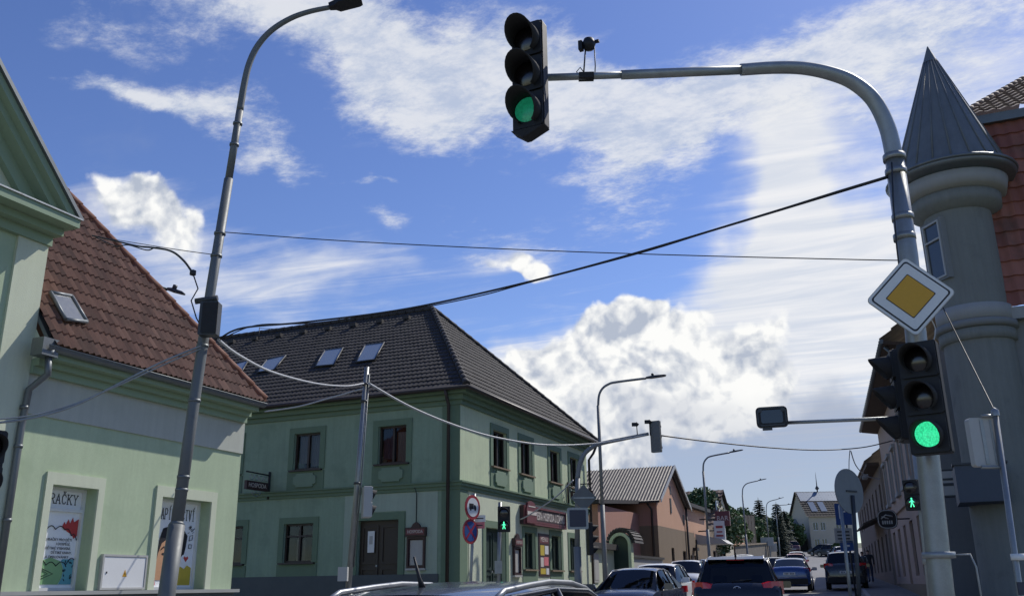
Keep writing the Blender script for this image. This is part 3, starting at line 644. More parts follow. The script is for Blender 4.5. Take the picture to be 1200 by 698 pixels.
for quad in (((417, 424), (428, 404), (450, 401), (439, 421)), ((369, 429), (381, 410), (402, 407), (391, 427)), ((301, 436), (313, 421), (335, 416), (321, 433)), ((267, 440), (276, 426), (291, 422), (281, 439))):
    q = [onPlane(*p, P1, n1) for p in quad]; mb = MB()
    for i in range(4): mb.tube([q[i], q[(i+1) % 4]], .03, 6)
    ow = mb.build('roof_window', M['dgrey'], C_); mb = MB(); mb.poly(q); mb.build('pane', M['skyglass'], ow)
# small snow guards near the ridge
for k in range(11):
    x = hipT.x-.8-k*1.25; p = Vector((x, YC-e, zr)).lerp(Vector((x, yr_, ap.z)), .9)+n1*.06; mb = MB(); mb.box(p.x-.14, p.x+.14, p.y-.1, p.y+.1, p.z-.05, p.z+.09); mb.build('vent_tile', M['ridge_dark'], C_)
# gutters and pipes
mb = MB(); mb.tube([(XW, YC-e-.06, zr-.03), (XL+e+.06, YC-e-.06, zr-.03), (XL+e+.06, YR+e, zr-.03)], .07, 8); mb.build('gutter', M['brown'], C_)
mb = MB(); mb.tube([(XL-.3, YC-e-.05, zr-.05), (XL-.3, YC-.35, zr-.3), (XL-.3, YC-.22, zr-.5), (XL-.3, YC-.22, .6)], .055, 10); mb.build('downpipe', M['brown'], C_)
mb = MB(); mb.tube([(XL+e+.05, YR+.2, zr-.05), (XL+.3, YR+.1, zr-.5), (XL+.15, YR-.1, zr-.8), (XL+.15, YR-.1, .6)], .055, 10); mb.build('downpipe', M['brown'], C_)
mb = MB(); mb.tube([(-13.98, YC-.16, ZS+.1), (-13.98, YC-.03, ZS-.1), (-13.98, YC-.03, 2.98)], .015, 6); mb.build('wire', M['cable'], C_)
# roof aerial
ae = onPlane(303, 398, hipT, n1); a_ = thing('roof_aerial', 'thin bent aerial on the dark roof of the corner inn', 'aerial', ae)
mb = MB(); mb.tube([ae, ae+Vector((0, 0, .55))], .018, 6); mb.tube([ae+Vector((0, 0, .52)), ae+Vector((.9, 0, .38))], .014, 6); mb.build('rod', M['dgrey'], a_)

def menu_case(fac, u, z, label, w=.62):
    p = fac.p(u, z, 0); t = thing('menu_case', label, 'menu case', p)
    mb = MB(); fac.ring(mb, u-w/2, u+w/2, z, z+.92, .06, .0, .1); fac.box(mb, u-w/2+.05, u+w/2-.05, z+.05, z+.87, .0, .03); mb.build('frame', M['beerdark'], t)
    mb = MB(); fac.box(mb, u-w/2+.09, u+w/2-.09, z+.09, z+.82, .03, .04); mb.build('menu_sheet', M['greybox'], t)
    mb = MB(); fac.box(mb, u-w/2-.04, u+w/2+.04, z+.93, z+1.2, .0, .14)
    uc = u; mb.prism([fac.p(uc-.16, z+1.201, .03), fac.p(uc+.16, z+1.201, .03), fac.p(uc+.1, z+1.3, .03), fac.p(uc, z+1.36, .03), fac.p(uc-.1, z+1.3, .03)], fac.n*.08); hd = mb.build('header', M['beerdark'], t)
    mb = MB(); fac.box(mb, u-w/2, u+w/2, z+.98, z+1.15, .14, .15); mb.build('header_band', M['beerred'], hd)
    text(hd, 'lettering', 'HOSPODA', M['cream_letter'], fac.p(u, z+1.065, .151), fac.u, (0, 0, 1), .14, width=w*.86)
    mb = MB(); fac.box(mb, u-w/2-.03, u+w/2+.03, z-.06, z-.001, 0, .12); mb.build('ledge', M['greybox'], t)
menu_case(FY, -13.95, 1.95, 'dark framed menu case beside the brown door, facing the side street')
a, b, c, e_ = pxs(FS, 600, 636, 608, 664)
menu_case(FS, (a+b)/2, 1.75, 'menu case on the street front between green door and windows', .6)
# signboard
a, b, c, e_ = pxs(FS, 613, 596, 652, 612)
t = thing('pub_signboard', 'long dark red signboard above the pub windows', 'signboard', FS.p((a+b)/2, 3.6, 0))
mb = MB(); FS.box(mb, 30.0, 34.3, 3.46, 4.1, 0.02, .16); mb.build('board', M['beerdark'], t)
mb = MB(); FS.ring(mb, 30.0, 34.3, 3.46, 4.1, .07, .16, .2); FS.box(mb, 30.1, 34.2, 3.54, 3.6, .16, .19); mb.build('frame', M['beerred'], t)
mb = MB(); pts = [(30.12, 3.5), (31.0, 3.5), (31.05, 3.7), (31.0, 4.0), (30.85, 4.2), (30.55, 4.26), (30.25, 4.2), (30.1, 4.0)]; mb.prism([FS.p(u, z, .17) for u, z in pts], FS.n*.08); em = mb.build('emblem', M['beerred'], t)
mb = MB(); FS.box(mb, 30.15, 31.0, 3.78, 3.9, .25, .26); FS.box(mb, 30.25, 30.9, 4.05, 4.09, .25, .26); mb.build('emblem_band', M['cream_letter'], em)
text(t, 'lettering', 'ČESKÁ HOSPODA U ZÁMKU', M['cream_letter'], FS.p(32.65, 3.79, .162), FS.u, (0, 0, 1), .4, width=3.05, bold=.008)
# wall poster
t = thing('pub_poster', 'tall colourful poster between two pub windows', 'poster', FS.p(32.2, 1.7, 0))
mb = MB(); FS.box(mb, 31.72, 32.78, 1.72, 3.22, .012, .04); mb.build('panel', M['beerdark'], t)
mb = MB(); FS.box(mb, 31.8, 32.7, 2.88, 3.14, .04, .045); mb.build('heading', M['beerred'], t)
text(t, 'lettering', 'MENU', M['cream_letter'], FS.p(32.25, 3.01, .047), FS.u, (0, 0, 1), .24, width=.7)
for k, (u, z, w, h, mm) in enumerate(((31.85, 2.45, .4, .36, 'pyellow'), (32.3, 2.5, .36, .3, 'curtain'), (31.86, 2.05, .3, .33, 'cream_letter'), (32.2, 2.1, .45, .3, 'pink_print'), (31.84, 1.8, .5, .2, 'pyellow'), (32.4, 1.79, .28, .22, 'curtain'))):
    mb = MB(); FS.box(mb, u, u+w, z, z+h, .04, .046); mb.build('photo_panel', M[mm], t)
def iron_sign(name, label, fac, u, z, out, w=.9):
    t = thing(name, label, 'hanging sign', fac.p(u, z, 0)); P = fac.p
    mb = MB(); mb.tube([P(u, z-.5, .05), P(u, z+.4, .05)], .04, 6); mb.tube([P(u, z+.28, .05), P(u, z+.3, out)], .025, 6)
    mb.build('iron_bracket', M['blackmatt'], t)
    for k in range(4):
        mb = MB()
        c = .25+k*(out-.3)/4
        mb.tube([P(u, z+.14+.09*math.sin(a/6*math.pi*2), c+.1*math.cos(a/6*math.pi*2)) for a in range(7)], .014, 5); mb.build('scroll', M['galv'], t)
    mb = MB()
    mb.tube([P(u, z-.32-.12*math.sin(a/8*math.pi), out*.55+.22*math.cos(a/8*math.pi)) for a in range(9)], .016, 5); mb.build('scroll', M['galv'], t); mb = MB(); mb.tube([P(u, z-.30-.07*math.sin(a/8*math.pi*2), out*.55+.1*math.cos(a/8*math.pi*2)) for a in range(9)], .012, 5)
    mb.build('scroll', M['galv'], t)
    mb = MB(); n = [P(u-.05, z-.26, .16), P(u-.05, z-.26, out), P(u-.05, z+.02, out), P(u-.05, z+.02, .16)]
    mb.prism(n, fac.u*.1); b_ = mb.build('sign_panel', M['beerdark'], t)
    return t, b_
# the sign on the side wall hangs outwards: its face is seen from the street side
t, b_ = iron_sign('iron_hanging_sign', 'wrought iron hanging sign with scrolls on the shaded green wall', FY, -19.6, 4.75, 1.25)
text(b_, 'lettering', 'HOSPODA', M['cream_letter'], FY.p(-19.6+.052, 4.63, .7), (0, 1, 0), (0, 0, 1), .2, width=.9)
t, b_ = iron_sign('iron_hanging_sign', 'small wrought iron pub sign jutting over the street near the traffic mast', FS, 35.0, 4.95, 1.1)
text(b_, 'lettering', 'PIVO', M['cream_letter'], FS.p(35.0-.052, 4.83, .63), (1, 0, 0), (0, 0, 1), .2, width=.7)

# ------------------------------------------------------------------ garden gate and small walls past the inn
XG = -12.7; YG = 42.
FG = Fac((0, YG, 0), (1, 0, 0), (0, -1, 0)); a, b = onY(714.5, 640, YG).x, onY(740, 640, YG).x; zt = onY(727, 623, YG).z; uc = (a+b)/2; rad = (b-a)/2-.14
t = thing('arched_gateway', 'green arched garden gateway with a curved tiled cap', 'gateway', (uc, YG, .9))
zsp = zt-rad-.16; mb = MB(); FG.box(mb, a, a+.14, .6, zsp, -.3, .1); FG.box(mb, b-.14, b, .6, zsp, -.3, .1)
for k in range(12):
    a0, a1 = math.pi*k/12, math.pi*(k+1)/12
    mb.prism([FG.p(uc+rr*math.cos(x), zsp+rr*math.sin(x), -.3) for rr, x in ((rad, a0), (rad+.14, a0), (rad+.14, a1), (rad, a1))], FG.n*.4)
mb.build('arch', M['greenside'], t)
mb = MB()
for k in range(14):
    a0, a1 = math.pi*k/14, math.pi*(k+1)/14-.03
    mb.prism([FG.p(uc+rr*math.cos(x), zsp+.05+rr*math.sin(x), -1.5) for rr, x in ((rad+.16, a0), (rad+.33, a0), (rad+.29, a1), (rad+.15, a1))], FG.n*1.5)
mb.build('tile_cap', M['ridge_dark'], t)
mb = MB(); FG.box(mb, a+.14, b-.14, .6, zsp, -.2, -.12); mb.prism([FG.p(uc+rad*math.cos(math.pi*k/10), zsp+rad*math.sin(math.pi*k/10), -.2) for k in range(11)], FG.n*.08); mb.build('gate_leaf', M['darkgreen'], t)
FG2 = Fac((XG, 0, 0), (0, 1, 0), (1, 0, 0))
t = thing('garden_wall', 'low green wall with tiled top beside the arched gateway', 'wall', (XG, 39, .8))
mb = MB(); FG2.box(mb, YR+.3, YG-.3, .6, 2.9, -.3, 0); mb.build('wall', M['greenpale'], t)
mb = MB(); FG2.box(mb, YR+.25, YG-.35, 2.9, 3.15, -.5, .25); mb.build('coping', M['ridge_dark'], t)
mb = MB(); FG2.box(mb, 38.6, 39.3, 1.5, 2.7, 0, .04); FG2.box(mb, 38.7, 39.2, 1.6, 2.6, .04, .05); mb.build('notice_board', M['greybox'], t)
t = thing('white_garden_wall', 'short whitewashed wall between arched gateway and pink house', 'wall', (XG, 47, 1))
mb = MB(); FG2.box(mb, YG+.4, 52, .6, 2.7, -.6, -.3); mb.build('wall', M['whitehouse'], t); mb = MB(); FG2.box(mb, YG+.38, 52, 2.7, 2.82, -.7, -.2); mb.build('coping', M['ridge_dark'], t)

# ------------------------------------------------------------------ pink house
XP = -13.5
eL = onX(769, 584, XP); pk = onX(791, 548, XP+.4); eR = onX(812, 592, XP); ban = onX(770, 615, XP).z
P_ = thing('pink_gabled_house', 'pink house with grey corrugated roof and brown lower walls', 'house', (XP, eL.y, 1))
FP = Fac((XP, 0, 0), (0, 1, 0), (1, 0, 0)); FPY = Fac((0, eL.y, 0), (1, 0, 0), (0, -1, 0)); y0, y1 = eL.y, 2*pk.y-eL.y; ze = eL.z
w_ = pxs(FP, 777, 592, 783, 611); 
def pxp(px0, py0, px1, py1): p, q = onX(px0, py0, XP), onX(px1, py1, XP); return (p.y, q.y, q.z, p.z)
hl = [pxp(788.5, 618, 793, 630)]; wn = [pxp(788.5, 591, 793.5, 610), (56.2, 56.8, 2.3, 3.0)]
wn = [(pk.y-1.6, pk.y-.6, 5.0, 6.3)]; lowh = [(y0+3, y0+3.7, 2.6, 3.5), (y0+6, y0+6.9, 1.4, 3.4), (y0+8.2, y0+8.7, 2.4, 3.2), (y0+9.3, y0+9.8, 2.4, 3.2)]
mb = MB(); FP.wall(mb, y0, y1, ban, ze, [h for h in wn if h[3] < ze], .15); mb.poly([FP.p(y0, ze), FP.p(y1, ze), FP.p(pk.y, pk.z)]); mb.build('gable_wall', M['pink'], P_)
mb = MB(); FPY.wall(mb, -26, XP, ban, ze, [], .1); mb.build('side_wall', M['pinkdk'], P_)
mb = MB(); FP.wall(mb, y0, y1, .8, ban, lowh, .15); FPY.wall(mb, -26, XP, .8, ban, [], .1); mb.quad((-26, y1, .8), (XP, y1, .8), (XP, y1, ze), (-26, y1, ze)); mb.build('lower_wall', M['taupe'], P_)
for W in wn+lowh: window(FP, P_, W[0]+.003, W[1]-.003, W[2]+.003, W[3]-.003, -.13, M['brown'], mull=0)
mb = MB(); FP.box(mb, pk.y-.12, pk.y+.12, pk.z-1.6, pk.z-1.1, 0, .02); FP.box(mb, y0+3.3, y0+3.6, ze-.6, ze+.3, 0, .04); FP.box(mb, y0+6.6, y0+6.9, ze-1.1, ze-.5, 0, .04); FP.box(mb, y0+9, y0+9.6, 3.5, 3.7, 0, .3); mb.build('wall_fittings', M['brown'], P_)
# corrugated roof
def corr_roof(name, parent, A, B, C, D, n, amp, m):
    A, B, C, D = map(Vector, (A, B, C, D)); nn = (B-A).cross(D-A).normalized(); nn = nn if nn.z > 0 else -nn
    vs = []; 
    for i in range(n*4+1):
        t = i/(n*4); h = nn*amp*math.cos(2*math.pi*i/4); vs += [A.lerp(B, t)+h, D.lerp(C, t)+h]
    mb = MB(); mb.add(vs, [(2*i, 2*i+2, 2*i+3, 2*i+1) for i in range(n*4)], True); return mb.build(name, m, parent)
rl = (pk.z+.15-(ze-.1))/(pk.y-y0+.4)
corr_roof('roof', P_, (-26, y0-.4, ze-.1), (XP+.35, y0-.4, ze-.1), (XP+.35, pk.y, pk.z+.15), (-26, pk.y, pk.z+.15), 66, .045, M['corr'])
corr_roof('roof', P_, (-26, y1+.4, ze-.1), (XP+.35, y1+.4, ze-.1), (XP+.35, pk.y, pk.z+.15), (-26, pk.y, pk.z+.15), 66, .045, M['corr'])
mb = MB(); mb.prism([(XP+.36, y0-.45, ze-.25), (XP+.36, y0-.45, ze-.05), (XP+.36, pk.y, pk.z+.2), (XP+.36, pk.y, pk.z)], (.06, 0, 0)); mb.prism([(XP+.36, y1+.45, ze-.25), (XP+.36, y1+.45, ze-.05), (XP+.36, pk.y, pk.z+.2), (XP+.36, pk.y, pk.z)], (.06, 0, 0)); mb.build('verge_board', M['greybox'], P_)
mb = MB(); mb.tube([(-26, y0-.48, ze-.18), (XP+.3, y0-.48, ze-.18)], .08, 8); mb.build('gutter', M['brown'], P_)
mb = MB(); mb.tube([(XP-.5, y0-.4, ze-.2), (XP-.3, y0-.1, ze-.6), (XP-.3, y0-.1, 1)], .06, 8); mb.build('downpipe', M['brown'], P_); mb = MB(); mb.tube([(XP+.1, y1+.1, ze), (XP+.1, y1+.1, 1)], .07, 8); mb.build('downpipe', M['brown'], P_)
# low extension in front of the pink side wall
t = thing('pink_lean_to', 'darker pink side building with window behind the lamp post', 'house', (-17, 45, 1))
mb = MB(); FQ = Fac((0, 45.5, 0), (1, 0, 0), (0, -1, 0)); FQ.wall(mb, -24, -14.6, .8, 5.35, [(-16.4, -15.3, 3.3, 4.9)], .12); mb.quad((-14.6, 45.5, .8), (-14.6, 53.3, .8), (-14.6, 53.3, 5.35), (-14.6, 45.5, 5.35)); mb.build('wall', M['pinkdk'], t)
window(FQ, t, -16.4+.003, -15.3-.003, 3.303, 4.897, -.1, M['greybox'], mull=0)
mb = MB(); mb.hexa([(-24.2, 45.1, 5.35), (-14.4, 45.1, 5.35), (-14.4, 53, 5.9), (-24.2, 53, 5.9), (-24.2, 45.1, 5.55), (-14.4, 45.1, 5.55), (-14.4, 53, 6.1), (-24.2, 53, 6.1)]); mb.build('roof', M['ridge_dark'], t)

# annex and further house down the street
XA = -14.2; ya0, ya1 = y1+.2, onX(828, 620, XA).y; za_ = onX(815, 597, XA).z
t = thing('low_pink_annex', 'lower pink annex with dark flat eaves joined to gabled house', 'house', (XA, ya0, 1.3))
FA = Fac((XA, 0, 0), (0, 1, 0), (1, 0, 0)); mb = MB(); FA.wall(mb, ya0, ya1, ban-.1, za_, []); mb.build('wall', M['pink'], t); mb = MB(); FA.wall(mb, ya0, ya1, .9, ban-.1, []); mb.quad((XA, ya0, .9), (XA-10, ya0, .9), (XA-10, ya0, za_), (XA, ya0, za_)); mb.build('lower_wall', M['taupe'], t)
mb = MB(); mb.hexa([(XA-8, ya0, za_+1.3), (XA+.4, ya0, za_), (XA+.4, ya1, za_), (XA-8, ya1, za_+1.3), (XA-8, ya0, za_+1.55), (XA+.4, ya0, za_+.25), (XA+.4, ya1, za_+.25), (XA-8, ya1, za_+1.55)]); mb.build('roof', M['ridge_dark'], t)
XB = -15.2; FB = Fac((XB, 0, 0), (0, 1, 0), (1, 0, 0)); yb0, yb1 = ya1+.2, onX(845, 620, XB).y; pb = onX(842.5, 574, XB); yb0 = onX(828, 620, XB).y
t = thing('tall_gabled_shop_house', 'house with steep dark red roof and pale gable carrying shop signs', 'house', (XB, yb0, 1.5))
zb = onX(836, 617, XB).z
mb = MB(); FB.wall(mb, yb0, yb1, 1, zb, [(yb0+2, yb0+3, 2, 4), (yb0+5, yb0+6, 2, 4), (yb0+7.5, yb0+8.5, 2, 4)], .12); mb.build('wall', M['taupe'], t)
for k in (2, 5, 7.5): window(FB, t, yb0+k+.003, yb0+k+1-.003, 2.003, 3.997, -.1, M['brown'], mull=0)
gp = [onX(836, 617, XB), onX(844, 575, XB), onX(852, 612, XB)]
mb = MB(); ymid = gp[1].y; hw_ = ymid-gp[0].y; mb.poly([FB.p(ymid-hw_, zb), FB.p(ymid+hw_, zb), FB.p(ymid, gp[1].z)]); mb.quad(FB.p(yb1, 1), FB.p(ymid+hw_, 1), FB.p(ymid+hw_, zb), FB.p(yb1, zb)); mb.build('gable_wall', M['creamhouse'], t)
ap_ = gp[1].z+.1
tile_roof('roof', t, M['tile_brown'], (XB-9, ymid-hw_-.3, zb-.1), (1, 0, 0), (0, hw_+.3, ap_-zb+.1), 9.3, math.hypot(hw_+.3, ap_-zb+.1), .45, .6, .05, .07, sub=4)
mb = MB(); mb.quad((XB-9, ymid+hw_+.3, zb-.1), (XB+.3, ymid+hw_+.3, zb-.1), (XB+.3, ymid, ap_), (XB-9, ymid, ap_)); mb.build('rear_roof', M['ridge_dark'], t)
mb = MB(); FB.box(mb, ymid-hw_*.75, ymid-hw_*.45, zb+.2, zb+1.1, 0, .1); FB.box(mb, ymid-hw_*.6, ymid-hw_*.3, zb+1.3, zb+2.3, 0, .1); mb.build('banner', M['white'], t)
# lower shop front with white awning signs
ylow0, ylow1 = ymid+hw_+.2, ymid+hw_+9
t2 = thing('low_shop_front', 'low salmon shop front with row of narrow windows further up the street', 'shop', (XB, ylow0, 1.8))
XD = -15.6; FD = Fac((XD, 0, 0), (0, 1, 0), (1, 0, 0)); zl_ = onX(856, 626, XD).z
hs = [(ylow0+k*1.9+.6, ylow0+k*1.9+1.5, 2.6, 4.4) for k in range(4)]
mb = MB(); FD.wall(mb, ylow0, ylow1, 1, zl_, hs, .12); mb.quad((XD, ylow1, 1), (XD-6, ylow1, 1), (XD-6, ylow1, zl_), (XD, ylow1, zl_)); mb.build('wall', M['pink'], t2)
for h in hs: window(FD, t2, h[0]+.003, h[1]-.003, 2.603, 4.397, -.1, M['brown'], mull=0)
mb = MB(); mb.hexa([(XD-6, ylow0, zl_), (XD+.2, ylow0, zl_), (XD+.2, ylow1, zl_), (XD-6, ylow1, zl_), (XD-6, ylow0, zl_+.6), (XD+.2, ylow0, zl_+.15), (XD+.2, ylow1, zl_+.15), (XD-6, ylow1, zl_+.6)]); mb.build('roof', M['ridge_dark'], t2)
for (px, py, w, h, mm, lb) in ((847, 607, 1.0, 1.0, 'beerred', 'dark red box sign with pale letters jutting from gabled shop house'), (843.5, 621, .75, 1.3, 'white', 'white and red vertical sign below the dark red box sign')):
    p = atD(px, py, 66); t3 = thing('shop_sign', lb, 'shop sign', p); mb = MB(); mb.box(p.x-w/2, p.x+w/2, p.y-.12, p.y+.12, p.z-h/2, p.z+h/2); mb.build('panel', M[mm], t3)
    mb = MB(); mb.tube([p+Vector((-w/2, 0, 0)), p+Vector((-w/2-1.2, .3, 0))], .05, 6); mb.build('bracket', M['dgrey'], t3)
    if mm == 'beerred': text(t3, 'lettering', 'BAR', M['cream_letter'], p+Vector((0, -.125, 0)), (1, 0, 0), (0, 0, 1), .45, width=.8)
    else:
        mb = MB(); mb.box(p.x-.25, p.x+.25, p.y-.128, p.y-.12, p.z-.42, p.z-.3); mb.box(p.x-.2, p.x+.2, p.y-.128, p.y-.12, p.z-.15, p.z-.05); mb.box(p.x-.24, p.x+.24, p.y-.128, p.y-.12, p.z+.15, p.z+.32); mb.build('red_print', M['red'], t3)
p = atD(846, 632, 66); t3 = thing('shop_awning', 'grey striped awning over the shop entrance under vertical sign', 'awning', p); mb = MB(); mb.hexa([(p.x-1.6, p.y-1.2, p.z-.3), (p.x+.6, p.y-1.2, p.z-.3), (p.x+.6, p.y+1.2, p.z-.3), (p.x-1.6, p.y+1.2, p.z-.3), (p.x-1.6, p.y-1.2, p.z+.4), (p.x+.2, p.y-1.2, p.z), (p.x+.2, p.y+1.2, p.z), (p.x-1.6, p.y+1.2, p.z+.4)]); mb.build('canvas', M['greybox'], t3)
mb = MB(); mb.box(p.x-1.6, p.x-1.5, p.y-1.3, p.y-1.2, p.z-2.6, p.z); mb.build('post', M['dgrey'], t3)

# ------------------------------------------------------------------ fences and stone wall further on
p0, p1 = atD(858, 650, 80), atD(886, 650, 98)
def along(name, label, cat, p0, p1, h, m, th=.2, top=None, parts=None):
    t = thing(name, label, cat, (p0.x, p0.y, gz(p0.y))); d = Vector((p1.x-p0.x, p1.y-p0.y, 0)); n = Vector((d.y, -d.x, 0)).normalized()*th
    a = Vector((p0.x, p0.y, gz(p0.y)-.3)); b = Vector((p1.x, p1.y, gz(p1.y)-.3)); H = Vector((0, 0, h+.3))
    mb = MB(); mb.hexa([a, b, b+n, a+n, a+H, b+H, b+n+H, a+n+H]); mb.build('wall' if cat == 'wall' else 'boards', m, t)
    if top: mb = MB(); T = Vector((0, 0, .12)); q = n*.3; mb.hexa([a-q+H, b-q+H, b+n+q+H, a+n+q+H, a-q+H+T, b-q+H+T, b+n+q+H+T, a+n+q+H+T]); mb.build('coping', top, t)
    return t, a, b
along('stone_wall', 'rough stone wall with pale coping along the left pavement', 'wall', atD(858, 660, 88), atD(907, 655, 112), 2.2, M['stone'], .4, M['taupe'])
t, a, b = along('board_fence', 'tall weathered board fence rising behind the stone wall', 'fence', atD(856, 640, 92), atD(886, 640, 100), 5.2, M['boards'], .1)
mb = MB()
for k in range(9): q = a.lerp(b, k/8); mb.box(q.x-.1, q.x+.1, q.y-.2, q.y-.02, q.z, q.z+5.6)
mb.build('post', M['wood'], t)

# ------------------------------------------------------------------ far houses
def gable_house(name, label, px0, px1, pyb, pye, pyr, D, wm, rm, ridge='across', wins=(), depth=9, fh=None):
    a, b = atD(px0, pyb, D), atD(px1, pyb, D); ze_ = atD((px0+px1)/2, pye, D).z; zr_ = atD((px0+px1)/2, pyr, D).z; base = min(a.z, b.z)-1.5
    t = thing(name, label, 'house', (a.x, a.y, base)); u = Vector((b.x-a.x, b.y-a.y, 0)); W = u.length; u.normalize(); n = Vector((u.y, -u.x, 0)); fac = Fac((a.x, a.y, 0), u, n)
    hs = [(x0*W, x1*W, base+1.5+(ze_-base-1.5)*c, base+1.5+(ze_-base-1.5)*e) for x0, x1, c, e in wins]
    mb = MB(); fac.wall(mb, 0, W, base, ze_, hs, .15); mb.quad(fac.p(0, base), fac.p(0, ze_), fac.p(0, ze_, -depth), fac.p(0, base, -depth)); mb.quad(fac.p(W, base), fac.p(W, base, -depth), fac.p(W, ze_, -depth), fac.p(W, ze_)); mb.quad(fac.p(0, base, -depth), fac.p(0, ze_, -depth), fac.p(W, ze_, -depth), fac.p(W, base, -depth))
    if ridge == 'across':
        for x in (0, W): mb.poly([fac.p(x, ze_, 0), fac.p(x, zr_, -depth/2), fac.p(x, ze_, -depth)])
    else: mb.poly([fac.p(0, ze_), fac.p(W, ze_), fac.p(W/2, zr_)])
    mb.build('wall', wm, t)
    for h in hs: window(fac, t, h[0]+.003, h[1]-.003, h[2]+.003, h[3]-.003, -.12, M['white'], mull=1)
    if ridge == 'across':
        tile_roof('roof', t, rm, fac.p(-.4, ze_-.15, .4), u, fac.p(0, zr_, -depth/2)-fac.p(0, ze_-.15, .4), W+.8, (fac.p(0, zr_, -depth/2)-fac.p(0, ze_-.15, .4)).length, .5, .6, .04, .06, sub=3)
        mb = MB(); mb.quad(fac.p(-.4, ze_-.15, -depth-.4), fac.p(W+.4, ze_-.15, -depth-.4), fac.p(W+.4, zr_, -depth/2), fac.p(-.4, zr_, -depth/2)); mb.build('rear_roof', M['ridge_dark'], t)
    return t, fac, W, ze_, zr_, base, depth
M['slate'] = mat('lit_slope_roof', (.12, .17, .24), .5, .2, var=.2, scale=1.2, fine=.15); M['darkwall'] = mat('dark_barn_boards', (.035, .032, .03), .85, var=.2, streak=.2)  # slate: blue-grey of a lit roof slope, put in as colour
tile_slate = tile_mat('slate_tiles', (.13, .15, .17), (.17, .19, .21), (.2, .22, .25), .45, moss=(.12, .13, .15))
H1 = gable_house('cream_roadside_house', 'cream two storey house with steep dark roof and skylights at the bend', 952, 1004, 648, 604, 572, 150, M['creamhouse'], M['tile_dark'], wins=[(.08, .2, .62, .84), (.25, .37, .62, .84), (.55, .7, .1, .38), (.08, .2, .12, .4), (.25, .37, .12, .4), (.6, .75, .62, .84)], depth=10)
t, fac, W, ze_, zr_, base, dep = H1
sl = lambda u, k, o=.15: fac.p(u*W, ze_-.15+(zr_-ze_+.15)*k+o, .4-(dep/2+.4)*k)
for u0_, u1_ in ((.12, .26), (.34, .48)):
    mb = MB(); q = [sl(u0_, .18), sl(u1_, .18), sl(u1_, .55), sl(u0_, .55)]; mb.poly(q); mb.build('roof_window', M['skyglass'], t)
mb = MB(); mb.poly([sl(-.02, .6, .12), sl(1, .6, .12), sl(1, .95, .12), sl(-.02, .95, .12)]); mb.build('upper_lit_band', M['slate'], t)  # paler sheet over the dark tiles, painted as the lit slope
mb = MB(); q = fac.p(W*.5, zr_, -dep/2); mb.tube([q, q+Vector((0, 0, 3.2))], [.12, .02], 6); mb.lathe(q+Vector((0, 0, .5)), [(0, -.3), (.35, 0), (.2, .3), (0, .6)], 8); mb.build('finial', M['dgrey'], t)
H2 = gable_house('dark_roadside_barn', 'dark boarded barn with slate roof between white and cream houses', 928, 954, 650, 630, 605, 152, M['darkwall'], tile_slate, depth=10)
t, fac, W, ze_, zr_, base, dep = H2
sl = lambda u, k, o=.2: fac.p(u*W, ze_-.15+(zr_-ze_+.15)*k+o, .4-(dep/2+.4)*k)
for u0_ in (.18, .6):
    mb = MB(); mb.poly([sl(u0_, .2), sl(u0_+.16, .2), sl(u0_+.16, .5), sl(u0_, .5)]); mb.build('roof_window', M['curtain'], t)
H3 = gable_house('white_roadside_cottage', 'low white cottage with brown red roof under the conifers', 891, 929, 651, 636, 621, 148, M['whitehouse'], M['tile_brown'], wins=[(.15, .25, .2, .75), (.4, .5, .2, .75), (.62, .74, .2, .75), (.82, .92, .0, .75)], depth=8)
t, fac, W, ze_, zr_, base, dep = H3
mb = MB(); q = fac.p(W*.8, zr_, -dep/2); mb.box(q.x-.35, q.x+.35, q.y-.35, q.y+.35, q.z-.6, q.z+1.3); mb.build('chimney', M['whitehouse'], t)

# ------------------------------------------------------------------ right side: tower building
DT = 22.
pc = atD(1119, 242, DT); Lp, Rp = atD(1069, 240, DT), atD(1169, 240, DT); rad = (Rp-Lp).length/2*.72
vd = Vector((pc.x, pc.y, 0)).normalized(); TC = Vector((pc.x, pc.y, 0))+vd*.0
T_ = thing('tower_building', 'dark grey corner building with round cone roofed turret', 'building', (TC.x, TC.y, .2))
zrim = atD(1115, 207, DT).z; zap = atD(1087, 55, DT).z; zb1 = atD(1119, 358, DT-rad).z
mb = MB(); mb.lathe((TC.x, TC.y, 0), [(rad, .2), (rad, zrim-.9)], 40); mb.build('turret_wall', M['tower'], T_)
z0 = zrim-.05
mb = MB(); mb.lathe((TC.x, TC.y, 0), [(rad, z0-1.15), (rad+.28, z0-1.0), (rad+.30, z0-.72), (rad+.01, z0-.7)], 40); mb.build('turret_moulding', M['tower'], T_)
mb = MB(); mb.lathe((TC.x, TC.y, 0), [(rad, z0-.7), (rad+.44, z0-.64), (rad+.52, z0-.3), (rad+.02, z0-.28)], 40); mb.build('turret_frieze', M['towerlt'], T_)
mb = MB(); mb.lathe((TC.x, TC.y, 0), [(rad, z0-.3), (rad+.70, z0-.22), (rad+.76, z0-.12), (rad+.74, z0-.05), (rad+.1, z0)], 40); mb.tube([(TC.x+(rad+.75)*math.cos(a*math.pi/20), TC.y+(rad+.75)*math.sin(a*math.pi/20), z0-.05) for a in range(41)], .05, 6, False); mb.build('turret_gutter', M['zinc'], T_)
apx = Vector((TC.x, TC.y, zap)); rc = rad+.60
mb = MB(); mb.lathe((TC.x, TC.y, 0), [(rc, z0), (rc*.12, zap-(zap-z0)*.12)], 40)
for k in range(20):
    a_ = 2*math.pi*k/20; c_, s__ = math.cos(a_), math.sin(a_); mb.tube([(TC.x+rc*c_, TC.y+rc*s__, z0+.02), (TC.x+rc*.12*c_, TC.y+rc*.12*s__, zap-(zap-z0)*.12)], .022, 5)
co_ = mb.build('cone_roof', M['cone'], T_)
